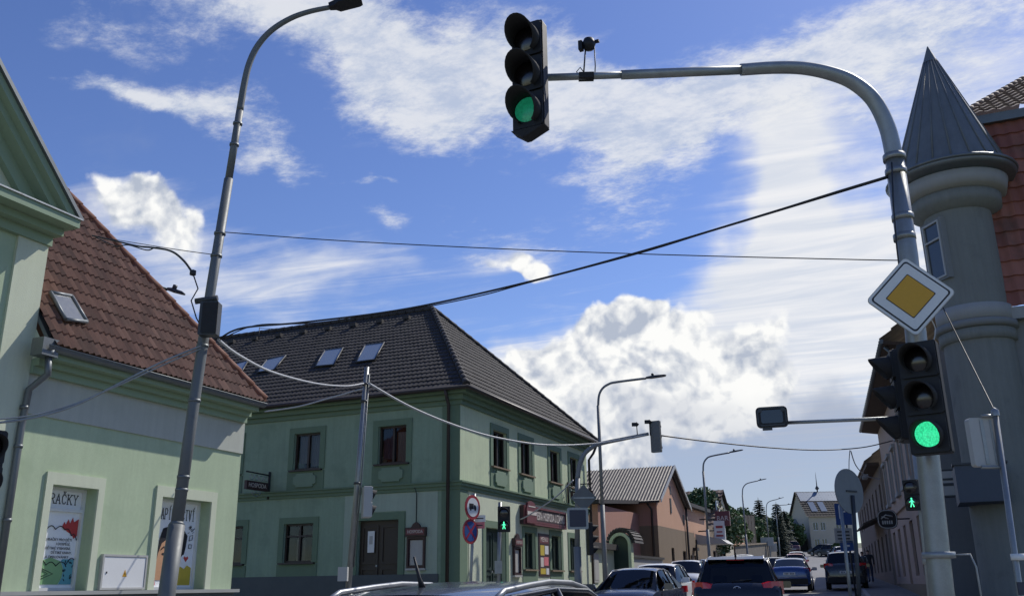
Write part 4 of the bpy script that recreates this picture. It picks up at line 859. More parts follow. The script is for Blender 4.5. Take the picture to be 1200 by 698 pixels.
mb = MB(); mb.lathe((TC.x, TC.y, 0), [(rc*.15, zap-(zap-z0)*.135), (rc*.12, zap-(zap-z0)*.11), (.015, zap)], 24); mb.build('cone_cap', M['cone'], co_)
# turret window facing the camera side, tangential to the wall
wa = math.atan2(-(TC.y), -(TC.x)); 
def turret_fac(ang): n = Vector((math.cos(ang), math.sin(ang), 0)); return Fac((TC.x+n.x*rad, TC.y+n.y*rad, 0), (-n.y, n.x, 0), n)
best = None
for k in range(-60, 61):
    fa = turret_fac(wa+R(k)); v = fa.p(0, 10, 0)-Vector((0, 0, EYE)); px = 600+F*v.dot(RT)/v.dot(FW)
    target = atD(1091, 288, DT)
    if best is None or abs(px-1092) < best[0]: best = (abs(px-1092), k)
fw = turret_fac(wa+R(best[1])); q1, q0 = atD(1086, 255, DT-.6).z, atD(1096, 321, DT-.6).z
mb = MB(); fw.ring(mb, -.40, .40, q0-.06, q1+.06, .08, -.25, .03); mb.build('turret_window_reveal', M['towerdk'], T_)
window(fw, T_, -.32, .32, q0, q1, .005, M['greybox'], 'glasssky', 0, .68, .045)
# lower bands round the corner
for (a, b, ex, mm) in ((zb1-.3, zb1+.1, .08, 'towerlt'), (zb1-.5, zb1-.301, .15, 'towerdk'), (zb1-.8, zb1-.501, .08, 'tower')):
    mb = MB(); mb.lathe((TC.x, TC.y, 0), [(rad, a), (rad+ex, a+.02), (rad+ex, b-.02), (rad, b)], 40); mb.build('turret_band', M[mm], T_)
XT = TC.x-.15; YT = TC.y-.1; zw = zb1
FX_ = Fac((XT, 0, 0), (0, 1, 0), (-1, 0, 0)); FYT = Fac((0, YT, 0), (1, 0, 0), (0, -1, 0))
mb = MB(); FYT.wall(mb, XT, XT+12, .0, zw, [(XT+2.6, XT+3.8, 5.0, 7.0), (XT+5.6, XT+6.8, 5.0, 7.0)], .15); 
FX_.wall(mb, YT, 30.5, .0, zw, [(YT+2.2, YT+3.5, .3, 3.2), (YT+4.3, YT+5.6, 1.2, 3.2), (YT+2.3, YT+3.4, 5.0, 7.0), (YT+4.6, YT+5.6, 5.0, 7.0)], .2); mb.quad((XT, 30.5, 0), (XT+12, 30.5, 0), (XT+12, 30.5, zw), (XT, 30.5, zw)); mb.build('wall', M['towerdk'], T_)
for h in ((XT+2.6, XT+3.8, 5.0, 7.0), (XT+5.6, XT+6.8, 5.0, 7.0)): window(FYT, T_, h[0]+.003, h[1]-.003, h[2]+.003, h[3]-.003, -.12, M['white'])
for h in ((YT+4.3, YT+5.6, 1.2, 3.2), (YT+2.3, YT+3.4, 5.0, 7.0), (YT+4.6, YT+5.6, 5.0, 7.0)): window(FX_, T_, h[0]+.003, h[1]-.003, h[2]+.003, h[3]-.003, -.15, M['dgrey'])
mb = MB(); FX_.box(mb, YT+2.203, YT+3.497, .3, 3.197, -.2, -.15); FX_.ring(mb, YT+2.3, YT+3.4, 1.3, 3.0, .08, -.15, -.12); mb.build('door', M['dgrey'], T_)
mb = MB(); FX_.box(mb, YT+.001, 30.5, 4.2, 4.5, 0, .1); FYT.box(mb, XT-.1, XT+12, 4.201, 4.501, 0, .1); FX_.box(mb, YT+.001, 30.5, zw-.3, zw, 0, .25); FYT.box(mb, XT-.25, XT+12, zw-.301, zw+.001, 0, .25); mb.build('cornice', M['towerlt'], T_)
for y in (YT+1.6, YT+4.0): mb = MB(); FX_.box(mb, y-.22, y+.22, .2, 4.2, 0, .07); mb.build('pilaster', M['tower'], T_)
# mansard and upper roof
m0 = Vector((XT+.3, YT-.12, zw+.02)); zm = atD(1185, 182, DT+2).z
tile_roof('mansard_roof', T_, M['tile_rust'], m0, (1, 0, 0), (0, .9, zm-zw), 11.5, math.hypot(.9, zm-zw), .3, .42, .04, .05)
mb = MB(); mb.quad((XT, YT-.1, zw), (XT, 30, zw), (XT+1, 30, zm), (XT+1, YT+.8, zm)); mb.build('mansard_side', M['tile_rust'], T_)
mb = MB(); mb.box(XT+.8, XT+12, YT+.6, YT+1.2, zm, zm+.25); mb.build('eaves_board', M['zinc'], T_)
u_ = Vector((XT+.6, YT+.55, zm+.26))
tile_roof('upper_roof', T_, M['tile_brown'], u_, (1, 0, 0), (0, 4.2, 2.9), 11.5, 5.1, .3, .42, .04, .05, clips=[(u_, (-4.2, 2.5, 0))])
ridge_caps('ridge_tiles', T_, M['tile_brown'], u_+Vector((0, 0, .05)), u_+Vector((2.5, 4.2, 2.95)), .1, .4)
mb = MB(); mb.quad(u_, u_+Vector((2.5, 4.2, 2.9)), u_+Vector((2.5, 8, 2.9)), u_+Vector((0, 8, 0))); mb.build('upper_roof_side', M['ridge_red'], T_)
# fittings on its walls
t = thing('projecting_light_box', 'grey projecting light box sign on dark wall past the mast', 'sign', (XT-.5, 26.6, 3.5))
c1 = atD(1117, 567, 25.5); mb = MB(); mb.box(c1.x-.45, c1.x+.3, c1.y-.12, c1.y+.12, c1.z-.35, c1.z+.4); mb.build('box', M['dgrey'], t); mb = MB(); mb.box(c1.x-.40, c1.x+.25, c1.y-.13, c1.y-.121, c1.z-.3, c1.z+.35); fc = mb.build('face', M['greybox'], t)
mb = MB(); mb.box(c1.x-.3, c1.x+.15, c1.y-.14, c1.y-.131, c1.z-.05, c1.z+.03); mb.box(c1.x-.3, c1.x+.05, c1.y-.14, c1.y-.131, c1.z+.1, c1.z+.16); mb.build('print', M['dgrey'], fc)
mb = MB(); mb.tube([(c1.x+.3, c1.y, c1.z), (XT+.1, c1.y, c1.z)], .05, 6); mb.build('arm', M['dgrey'], t)
c1 = atD(1150, 566, DT-1.2); t = thing('awning_box', 'dark blue grey awning box fixed across the tower building corner', 'awning', c1)
mb = MB(); mb.box(c1.x-.5, c1.x+.55, c1.y-.05, YT-.03, c1.z-.4, c1.z+.42); mb.build('casing', mat('blue_grey_casing', (.06, .075, .10), .6), t); mb = MB(); mb.box(c1.x-.54, c1.x+.59, c1.y-.1, c1.y+.4, c1.z+.425, c1.z+.47); mb.build('cover', M['dgrey'], t)
c1 = onY(1180, 654, YT); t = thing('meter_boxes', 'pair of pale grey meter doors low on the tower wall', 'meter box', (c1.x, YT, c1.z))
for k in (0, 1): mb = MB(); FYT.box(mb, c1.x-.28+k*.5, c1.x+.17+k*.5, c1.z-.3, c1.z+.3, .0, .06); dd = mb.build('door', M['greybox'], t); mb = MB(); FYT.box(mb, c1.x-.2+k*.5, c1.x-.16+k*.5, c1.z-.02, c1.z+.03, .06, .075); mb.build('lock', M['black'], dd)

# ------------------------------------------------------------------ right row houses
th = R(4.9); du = Vector((-math.sin(th), math.cos(th), 0)); dn = Vector((-math.cos(th), -math.sin(th), 0)); FR = Fac((.67, 31, 0), du, dn)
t = thing('pink_row_house', 'dusky pink terraced house with deep brown eaves on the shaded side', 'house', (.67, 31, .5))
L1_ = 19.; zev = 8.55
hu = [(1.0+k*3.1, 2.1+k*3.1, 4.9, 6.5) for k in range(6)]; hlw = [(.8+k*3.1, 2.2+k*3.1, 1.6, 3.6) for k in range(6) if k != 3]; hd = [(10.2, 11.4, .7, 3.6)]
mb = MB(); FR.wall(mb, 0, L1_, .2, zev, hu+hlw+hd, .18); mb.build('wall', M['rowpink'], t); mb = MB(); mb.quad(FR.p(0, .2, -.001), FR.p(0, zev, -.001), FR.p(0, zev, -8), FR.p(0, .2, -8)); mb.build('end_wall', M['towerdk'], t)
for h in hu+hlw+hd: window(FR, t, h[0]+.003, h[1]-.003, h[2]+.003, h[3]-.003, -.15, M['white'] if h in hu else M['brown'])
for h in hu:
    mb = MB(); FR.box(mb, h[0]-.2, h[1]+.2, h[3]+.2, h[3]+.35, 0, .14); FR.box(mb, h[0]-.2, h[1]+.2, h[2]-.15, h[2], 0, .14); FR.box(mb, h[0]-.15, h[0]-.02, h[2], h[3]+.2, 0, .06); FR.box(mb, h[1]+.02, h[1]+.15, h[2], h[3]+.2, 0, .06); mb.build('window_surround', M['towerlt'], t)
mb = MB(); FR.box(mb, 0, L1_, 4.2, 4.4, 0, .1); mb.build('string_course', M['rowpink'], t); mb = MB(); FR.box(mb, 0, L1_, .2, 1.3, 0, .05); mb.build('plinth', M['taupe'], t)
mb = MB(); P = FR.p; mb.hexa([P(-.2, zev, 0), P(L1_, zev, 0), P(L1_, zev+.12, .75), P(-.2, zev+.12, .75), P(-.2, zev+.1, 0), P(L1_, zev+.1, 0), P(L1_, zev+.22, .75), P(-.2, zev+.22, .75)]); mb.build('soffit', M['wood'], t)
mb = MB(); mb.tube([P(-.2, zev+.2, .8), P(L1_, zev+.2, .8)], .08, 8); mb.build('gutter', M['zinc'], t); mb = MB(); mb.tube([P(.15, zev+.1, .7), P(.15, zev-.6, .12), P(.15, .4, .12)], .06, 8); mb.build('downpipe', M['zinc'], t)
tile_roof('roof', t, M['tile_brown'], P(-.2, zev+.22, .8), du, -dn+Vector((0, 0, .8)), L1_+.2, 8, .4, .5, .05, .05, sub=4)
th2 = R(5.6); du2 = Vector((-math.sin(th2), math.cos(th2), 0)); dn2 = Vector((-math.cos(th2), -math.sin(th2), 0)); q = FR.p(L1_+.1, 0, .12); FR2 = Fac(q, du2, dn2)
t = thing('brown_row_house', 'dark brown terraced house with lower eaves beyond pink one', 'house', (q.x, q.y, 1)); L2_ = 26.; ze2 = 7.0
hh = [(1+k*3., 2.1+k*3., 1.9, 3.7) for k in range(8)]+[(1+k*3., 2.1+k*3., 4.8, 6.2) for k in range(8)]
mb = MB(); FR2.wall(mb, 0, L2_, .5, ze2, hh, .15); mb.quad(FR2.p(0, .5), FR2.p(0, ze2), FR2.p(0, ze2, -8), FR2.p(0, .5, -8)); mb.build('wall', M['rowbrown'], t)
for h in hh: window(FR2, t, h[0]+.003, h[1]-.003, h[2]+.003, h[3]-.003, -.12, M['brown'])
P = FR2.p; mb = MB(); mb.hexa([P(-.1, ze2, 0), P(L2_, ze2, 0), P(L2_, ze2, .6), P(-.1, ze2, .6), P(-.1, ze2+.15, 0), P(L2_, ze2+.15, 0), P(L2_, ze2+.15, .6), P(-.1, ze2+.15, .6)]); 
mb.build('soffit', M['wood'], t); mb = MB(); mb.hexa([P(2, 4.6, 0), P(9, 4.6, 0), P(9, 4.2, 1.0), P(2, 4.2, 1.0), P(2, 4.7, 0), P(9, 4.7, 0), P(9, 4.3, 1.0), P(2, 4.3, 1.0)]); mb.build('awning', M['boards'], t)
tile_roof('roof', t, M['tile_brown'], P(-.1, ze2+.16, .65), du2, -dn2+Vector((0, 0, .8)), L2_, 7, .45, .55, .05, .05, sub=4)
mb = MB(); 
for k in range(4): q = P(-.0+k*.35, ze2-.5, .7); mb.box(q.x-.12, q.x+.12, q.y-.1, q.y+.1, q.z-.08, q.z+.08)
mb.build('eaves_brackets', M['towerlt'], t)
# hanging round sign
c1 = atD(1040, 608, 36); t = thing('round_hanging_sign', 'dark rounded hanging sign on bracket over the right pavement', 'hanging sign', c1)
rr = .36; mb = MB(); pts = [(rr*(abs(math.cos(a))**.7)*math.copysign(1, math.cos(a)), rr*(abs(math.sin(a))**.7)*math.copysign(1, math.sin(a))) for a in [2*math.pi*k/28 for k in range(28)]]
mb.prism([(c1.x+x, c1.y-.06, c1.z+z) for x, z in pts], (0, .12, 0)); mb.build('panel', M['blackmatt'], t)
mb = MB(); mb.tube([(c1.x+x*.92, c1.y-.07, c1.z+z*.92) for x, z in pts+pts[:1]], .02, 5); mb.tube([(c1.x-.22, c1.y-.07, c1.z+.02), (c1.x-.05, c1.y-.07, c1.z+.16), (c1.x+.2, c1.y-.07, c1.z+.1)], .025, 5); mb.tube([(c1.x-.2, c1.y-.07, c1.z+.1), (c1.x+.05, c1.y-.07, c1.z+.02)], .02, 5)
for k in range(5): mb.box(c1.x-.2+k*.08, c1.x-.15+k*.08, c1.y-.075, c1.y-.061, c1.z-.18, c1.z-.05)
mb.build('emblem', M['greybox'], t); mb = MB(); mb.tube([(c1.x+.3, c1.y, c1.z), (c1.x+1.2, c1.y+.1, c1.z)], .03, 6); mb.build('bracket', M['blackmatt'], t)

# ------------------------------------------------------------------ traffic signals
def visor(mb, c, n, r, L, a0=-.34, a1=1.34, drop=.0):
    # hood: open at the bottom, along n
    n = Vector(n).normalized(); u = Vector((0, 0, 1)).cross(n).normalized(); w = n.cross(u); N_ = 20; vs = []
    for ln, k in ((0, 1.), (1, .97)):
        for i in range(N_+1):
            a = math.pi*(a0+(a1-a0)*i/N_); top = .5+.5*math.sin(a); l = ln*L*(.25+.75*top); vs.append(Vector(c)+(u*math.cos(a)+w*math.sin(a))*r*k+n*l-Vector((0, 0, drop*ln)))
    for ln, k in ((1, .9), (0, .93)):
        for i in range(N_+1):
            a = math.pi*(a0+(a1-a0)*i/N_); top = .5+.5*math.sin(a); l = ln*L*(.25+.75*top); vs.append(Vector(c)+(u*math.cos(a)+w*math.sin(a))*r*k+n*l-Vector((0, 0, drop*ln)))
    m = N_+1; mb.add(vs, [(j*m+i, j*m+i+1, (j+1)*m+i+1, (j+1)*m+i) for j in range(3) for i in range(N_)], True)
def disc(mb, c, n, r, N_=24, dome=0.):
    n = Vector(n).normalized(); u = Vector((0, 0, 1)).cross(n).normalized(); w = n.cross(u); c = Vector(c)
    vs = [c+n*dome]; 
    for q, h in ((.6, .65), (1, 0)):
        vs += [c+(u*math.cos(2*math.pi*k/N_)+w*math.sin(2*math.pi*k/N_))*r*q+n*dome*h for k in range(N_)]
    mb.add(vs, [(0, 1+k, 1+(k+1) % N_) for k in range(N_)]+[(1+k, 1+N_+k, 1+N_+(k+1) % N_, 1+(k+1) % N_) for k in range(N_)], True)
def obox(mb, c, u, w, n, hu, hw, hn):
    c, u, w, n = map(Vector, (c, u, w, n))
    mb.hexa([c+u*a*hu+n*b*hn+w*e*hw for e in (-1, 1) for a, b in ((-1, 1), (1, 1), (1, -1), (-1, -1))])
def rprism(mb, c, u, w, n, hu, hw, hn, r, k=5):
    pts = []
    for sx, sz, a0 in ((1, 1, 0), (-1, 1, 90), (-1, -1, 180), (1, -1, 270)):
        for i in range(k+1): a = R(a0+90*i/k); pts.append((sx*(hu-r)+r*math.cos(a), sz*(hw-r)+r*math.sin(a)))
    c = Vector(c); mb.prism([c+Vector(u)*x+Vector(w)*z-Vector(n)*hn for x, z in pts], Vector(n)*2*hn)
Z = Vector((0, 0, 1))
def signal(name, label, top_c, n, mod, r, lit, count=3, group=None, vis=True, ped=False, body='black', L=None, cat='traffic light', onmat='green_on', dp=.17, wf=.5):
    n = Vector(n).normalized(); u = Z.cross(n).normalized(); c = Vector(top_c); t = thing(name, label, cat, c-Z*mod*count, 0, group)
    mb = MB(); rprism(mb, c-Z*mod*count/2, u, Z, n, mod*wf, mod*count/2, mod*dp, mod*.06)
    for k in range(count): rprism(mb, c-Z*mod*(k+.5)+n*(mod*dp+.012), u, Z, n, mod*(wf-.03), mod*.47, .012, mod*.08)
    mb.build('housing', M[body], t)
    for k in range(count):
        cc = c-Z*mod*(k+.5)+n*(mod*dp+.03); mb = MB()
        disc(mb, cc, n, r, 24, r*.22); 
        on = lit == k; ln = mb.build('lens', M[onmat] if on and not ped else M['lens'], t)
        if on and ped:
            mb = MB(); f = lambda x, z: cc+n*(r*.25)+u*x*r+Z*z*r
            mb.poly([f(.13*math.cos(a*math.pi/5), .62+.14*math.sin(a*math.pi/5)) for a in range(10)])
            for pts in ([(-.12, .45), (.14, .45), (.12, -.05), (-.12, -.05)], [(.0, -.05), (.12, -.05), (.36, -.7), (.2, -.75)], [(-.12, -.05), (.03, -.05), (-.15, -.75), (-.32, -.72)], [(.1, .42), (.16, .3), (.4, .05), (.32, -.02), (.05, .25)], [(-.1, .42), (-.15, .25), (-.42, .1), (-.36, 0), (-.03, .22)]): mb.poly([f(*p) for p in pts])
            mb.build('walking_figure', M['ped_on'], ln)
        mb = MB(); visor(mb, cc-n*.03, n, r*1.15, L or mod*.75, drop=mod*.06); mb.build('visor', M['blackmatt'], t)
    return t
NS = Vector((.0, -1, 0))
def smooth_pts(P_c, k_=5):
    out = []
    for i in range(len(P_c)-1):
        a, b, c, d = P_c[max(i-1, 0)], P_c[i], P_c[i+1], P_c[min(i+2, len(P_c)-1)]
        for k in range(k_):
            q = k/k_; out.append(.5*((2*b)+(c-a)*q+(2*a-5*b+4*c-d)*q*q+(3*b-a-3*c+d)*q**3))
    return out+[P_c[-1]]
def taper(a, b, n): return [a+(b-a)*i/(n-1) for i in range(n)]
def pipe(pts, r): return MB().tube(pts, r, 14)
# main mast on the right
B = Vector((.17+.05, 8.80, gz(8.8)+.1)); topz = atD(1048, 185, 8.0).z
MP = thing('traffic_signal_mast', 'galvanised mast with long curved arm over the road', 'signal mast', B)
pp = [atD(x, y, D) for x, y, D in ((1048, 185, 8.0), (1040, 150, 8.0), (1024, 118, 8.0), (1000, 97, 8.0), (972, 86, 8.0), (940, 80, 8.0), (905, 79.5, 8.0), (868, 82, 8.0))]
base0 = atD(1103, 690, 8.0); mid = atD(1064, 300, 8.0)
pole = [Vector((base0.x, base0.y, .1)), base0, mid, pp[0]]
mb = MB(); mb.tube(pole, [.102, .10, .09, .088], 18); mb.build('pole', M['galvlt'], MP)
pq = smooth_pts(pp); mb = MB(); mb.tube(pq, taper(.082, .06, len(pq)), 16); arm2 = [atD(868, 82, 8), atD(728, 88, 8), atD(640, 91, 8)]; 
mb.tube([arm2[0].lerp(arm2[1], -.02), arm2[1]], .047, 12); mb.tube([arm2[1].lerp(arm2[2], -.05), arm2[2]], .036, 12); mb.build('arm', M['galv'], MP)
for (x, y), rr in (((1048, 185), .105), ((1050, 202), .10), ((1058, 255), .1), ((1060, 278), .1)):
    p = atD(x, y, 8.0); mb = MB(); mb.tube([p-Z*.03, p+Z*.03], rr, 16); mb.build('collar', M['galvlt'], MP)
p = atD(1100, 650, 8); mb = MB(); mb.tube([p-Z*.025, p+Z*.025], .135, 14); mb.tube([p+Vector((.1, 0, 0)), p+Vector((.24, -.02, -.0)), p+Vector((.27, -.02, -.1)), p+Vector((.28, -.02, -.9))], .009, 6); mb.build('clamp', M['galv'], MP)
w0 = [atD(1048+7+x, y, 7.88) for x, y in ((-10, 190), (-8, 240), (-4, 290), (2, 340), (10, 380))]; mb = MB(); mb.tube(w0, .008, 5); mb.build('cable_run', M['cable'], MP)
# signal over the road
tp = atD(620, 31, 7.75); SG = signal('overhead_traffic_light', 'black overhead traffic light showing green at the end of mast arm', tp, NS+Vector((-.05, 0, 0)), .385, .128, 2, onmat='green_mid', L=.31, wf=.43, dp=.14)
n_ = (NS+Vector((-.05, 0, 0))).normalized(); u_ = Z.cross(n_).normalized(); cb = tp-Z*.385*3
mb = MB(); mb.prism([cb+u_*.17-n_*.05, cb-u_*.17-n_*.05, cb-u_*.06-n_*.05-Z*.08, cb-u_*.02-n_*.05-Z*.08], n_*.14); mb.build('bottom_bracket', M['blackmatt'], SG)
# detector on the arm
p = atD(687, 90, 8); q = atD(690, 52, 8); t = thing('arm_detector', 'small round black camera detector standing on the mast arm', 'detector', p)
mb = MB(); obox(mb, p, (1, .4, 0), Z, (-.4, 1, 0), .07, .03, .04); mb.build('clamp', M['blackmatt'], t)
mb = MB(); mb.tube([p+Vector((-.03, 0, 0)), q+Vector((-.03, 0, .02))], .008, 6); mb.tube([p+Vector((.08, .03, 0)), p+Vector((.09, .03, .12)), q+Vector((.05, .02, -.02))], .006, 6); mb.tube([p+Vector((-.05, 0, 0)), p+Vector((-.1, 0, .08)), p+Vector((-.06, 0, .12)), p+Vector((-.02, 0, .05))], .006, 6); mb.build('stem', M['dgrey'], t)
mb = MB(); mb.lathe(q, [(0, -.075), (.05, -.055), (.07, 0), (.05, .055), (0, .075)], 16); obox(mb, q+Vector((-.075, -.03, -.02)), (1, 0, 0), Z, (0, 1, 0), .02, .05, .03); obox(mb, q+Vector((.07, .03, .03)), (1, 0, 0), Z, (0, 1, 0), .03, .01, .02); mb.build('head', M['black'], t)
# priority sign
c1 = atD(1067, 347, 7.72); nS = (Vector((0, 0, EYE+2))-c1); nS.z = 0; nS = (nS.normalized()+Vector((.12, -.35, 0))).normalized(); uS = Z.cross(nS).normalized()
t = thing('priority_road_sign', 'white edged diamond priority sign with yellow centre on mast', 'road sign', c1)
def dia(mb, h, d0, d1, r):
    pts = []
    for k in range(4):
        a = k*math.pi/2; e = Vector((math.cos(a), math.sin(a))); f_ = Vector((-e.y, e.x)); cc = e*(h-r*1.414)
        for j in range(-3, 4): b_ = a+j*math.pi/12; pts.append(cc+Vector((math.cos(b_), math.sin(b_)))*r)
    mb.prism([c1+uS*p.x+Z*p.y+nS*d0 for p in pts], nS*(d1-d0))
for nm, h, d0, d1, r, mm in (('back_plate', .372, -.02, 0, .04, 'greybox'), ('white_rim', .365, .0, .003, .04, 'white'), ('black_line', .335, .003, .005, .03, 'ink'), ('white_field', .315, .005, .007, .025, 'white'), ('black_border', .208, .007, .009, .01, 'ink'), ('yellow_square', .197, .009, .011, .008, 'yellow')):
    mb = MB(); dia(mb, h, d0, d1, r); mb.build(nm, M[mm], t)
mb = MB(); obox(mb, c1-nS*.05, uS, Z, nS, .1, .02, .03); mb.build('clip', M['galv'], t)
# lower signal on the mast
tp = atD(1074, 402, 7.62); NL = (NS+Vector((-.22, 0, 0))).normalized()
signal('mast_traffic_light', 'black traffic light with bright green lamp on the mast below the diamond sign', tp, NL, .318, .105, 2, L=.28)
# rear facing visors of a second head at the left of the mast
tp = atD(1050, 412, 8.0); signal('side_traffic_light', 'black signal head half hidden behind the lit light on mast', tp, Vector((-1, -.12, 0)), .27, .09, 9, count=3, L=.2)
# pedestrian signal and slim pole at the right of the kerb
b0_ = atD(1087, 696, 9.6); b1_ = atD(1063, 430, 9.6); t = thing('slim_signal_pole', 'slim grey pole just behind the signal mast', 'pole', (b0_.x, b0_.y, .1)); b0_.z = .1
mb = MB(); mb.tube([b0_, b1_], .045, 10); mb.build('pole', M['galv'], t)
for z in (1.6, 2.2): p = b0_.lerp(b1_, (z-.1)/(b1_.z-.1)); mb = MB(); mb.tube([p-Z*.04, p+Z*.04], .06, 10); mb.build('collar', M['galv'], t)
tp = atD(1067, 562, 9.5); signal('pedestrian_light', 'pedestrian light with green walking figure beside the signal mast', tp, (-.25, -1, 0), .15*1.02, .062, 1, count=2, ped=True, cat='pedestrian light', L=.05, group='pedestrian lights showing a green figure')
# mirror on a thin arm
c1 = atD(904.5, 488.5, 8.6); t = thing('rounded_mirror', 'black rounded rectangular mirror on a thin arm above the road', 'mirror', c1)
nM = (Vector((0, 0, 3))-c1); nM.z = 0; nM.normalize(); uM = Z.cross(nM).normalized(); up_ = (Z+uM*(-.0)).normalized()
mb = MB(); rprism(mb, c1, uM, Z, nM, .145, .095, .04, .04); mb.build('shell', M['black'], t)
mb = MB()
for a in (-1, 1): obox(mb, c1+nM*.042+Z*a*.082, uM, Z, nM, .11, .007, .006); obox(mb, c1+nM*.042+uM*a*.128, uM, Z, nM, .007, .06, .006)
for a in (-1, 1): obox(mb, c1+nM*.042+uM*a*.105+Z*.06, uM, Z, nM, .018, .018, .008)
obox(mb, c1-Z*.105-uM*.05, uM, Z, nM, .045, .014, .03); mb.build('rim', M['dgrey'], t)
mb = MB(); rprism(mb, c1+nM*.043, uM, Z, nM, .10, .062, .002, .02); mb.build('glass', M['glassdk'], t)
e0 = atD(921, 495, 8.6); e1 = atD(1062, 489, 8.15); mb = MB(); mb.tube([e0, e1], .017, 8); mb.build('arm', M['galv'], t)
# thin pole with the back of a sign at the far right
q0_, q1_ = atD(1193, 692, 6.2), atD(1166, 482, 6.2); q0_.z = 1.0; t = thing('right_sign_pole', 'thin galvanised pole with box backed sign at the right edge', 'sign pole', (q0_.x, q0_.y, .1))
mb = MB(); mb.tube([Vector((q0_.x+.02, q0_.y, .1)), q0_, q1_], .02, 10); mb.lathe(q1_, [(.026, -.03), (.026, .01), (0, .03)], 10); mb.build('pole', M['galvlt'], t)
c1 = atD(1151, 518, 6.25); mb = MB(); rprism(mb, c1, Vector((cy, -sy, 0)), Z, Vector((sy, cy, 0)), .085, .165, .03, .02); bk = mb.build('sign_back', M['greybox'], t)
mb = MB(); obox(mb, c1-Vector((sy, cy, 0))*.032, (cy, -sy, 0), Z, (sy, cy, 0), .012, .15, .004); obox(mb, c1-Vector((sy, cy, 0))*.032+Vector((cy, -sy, 0))*.06, (cy, -sy, 0), Z, (sy, cy, 0), .006, .15, .004); mb.build('rib', M['galv'], bk)
for y in (487, 547): a = atD(1150, y, 6.2); b = atD(1168+(y-487)*.12, y, 6.2); mb = MB(); mb.tube([a, b], .012, 6); mb.build('strut', M['galvlt'], t)
p = atD(1193, 652, 6.2); mb = MB(); mb.tube([p-Z*.02, p+Z*.02], .045, 10); mb.build('clamp', M['white'], t); p = atD(1197, 689, 6.15); mb = MB(); obox(mb, p, (cy, -sy, 0), Z, (sy, cy, 0), .022, .04, .008); mb.build('blue_plate', M['board_navy'], t)

# ------------------------------------------------------------------ left lamp post
def lamp_head(mb, p, d, L=.62, w=.13, h=.05, nema=True):
    d = Vector(d).normalized(); u = Z.cross(d).normalized(); n = u.cross(d)*-1
    n = d.cross(u); c = p+d*L*.5
    vs = []
    for (l, ww, hh) in ((0, .4, .8), (.18, .55, 1), (.3, 1, 1), (.9, .9, .7), (1, .75, .4)):
        for a, b in ((-1, -.3), (1, -.3), (.8, 1), (-.8, 1)): vs.append(p+d*L*l+u*a*w*ww+n*b*h*hh)
    mb.add(vs, [(4*i+k, 4*i+(k+1) % 4, 4*i+4+(k+1) % 4, 4*i+4+k) for i in range(4) for k in range(4)]+[(3, 2, 1, 0), (16, 17, 18, 19)])
    if nema: mb.tube([p+d*L*.35+n*h, p+d*L*.35+n*(h+.09)], .05, 10)
LP = [atD(x, y, D) for x, y, D in ((195, 698, 9.5), (207, 615, 9.6), (224, 495, 9.7), (247, 340, 9.8), (268, 210, 9.9), (281, 130, 9.9))]
gb = Vector((LP[0].x+(LP[0].x-LP[1].x)*2, LP[0].y+(LP[0].y-LP[1].y)*2, .1))
t = thing('street_lamp', 'tall grey street lamp with junction box leaning before the toy shop', 'street lamp', gb)
mb = MB(); mb.tube([gb, LP[0], LP[1]], .084, 16); mb.tube([LP[1], LP[1]+(LP[2]-LP[1]).normalized()*.04], [.084, .06], 16); mb.tube([LP[1], LP[2], LP[3], LP[4]], [.062, .06, .056, .053], 16)
mb.tube([LP[4], LP[5]], .044, 14); mb.build('pole', M['paintgrey'], t)
LA = [LP[5]]+[atD(x, y, 9.9) for x, y in ((286, 100), (292, 75), (302, 54), (318, 36), (340, 22), (362, 14), (386, 9))]
lq = smooth_pts(LA); mb = MB(); mb.tube(lq, taper(.044, .03, len(lq)), 12); mb.build('arm', M['paintgrey'], t)
mb = MB(); lamp_head(mb, LA[-1], LA[-1]-LA[-2], .42, .11, .06); mb.build('lamp_head', M['black'], t)
for (x, y) in ((228, 470), (237, 405), (216, 560), (212, 575), (259, 270), (255, 297), (279, 138), (274, 163)):
    i = min(range(5), key=lambda k: abs((LP[k].z+LP[k+1].z)/2-atD(x, y, 9.75).z)); pz = atD(x, y, 9.75).z; f_ = (pz-LP[i].z)/(LP[i+1].z-LP[i].z); p = LP[i].lerp(LP[i+1], f_); mb = MB(); mb.tube([p-Z*.015, p+Z*.015], .066 if y > 180 else .056, 14); mb.build('strap', M['zinc'], t)
c1 = atD(246, 374, 9.62); mb = MB(); rprism(mb, c1+Vector((.0, 0, 0)), R0, Z, Vector((sy, cy, 0)), .10, .19, .07, .012); jb = mb.build('junction_box', M['dgrey'], t)
mb = MB(); rprism(mb, c1+R0*.02-Vector((sy, cy, 0))*.075, R0, Z, Vector((sy, cy, 0)), .085, .175, .006, .012); mb.build('box_door', M['blackmatt'], jb)
mb = MB(); a, b = atD(229, 353, 9.6), atD(255, 349, 9.6); mb.tube([a, b], .035, 8); mb.build('bracket', M['dgrey'], t)
c1 = atD(226, 320, 9.7); mb = MB(); mb.lathe(c1, [(0, -.035), (.035, -.02), (.035, .03), (0, .045)], 10); mb.tube([c1, atD(232, 338, 9.7), atD(224, 352, 9.7), atD(230, 372, 9.7), atD(236, 384, 9.7), atD(240, 372, 9.7)], .008, 5); mb.build('splice', M['cable'], t)

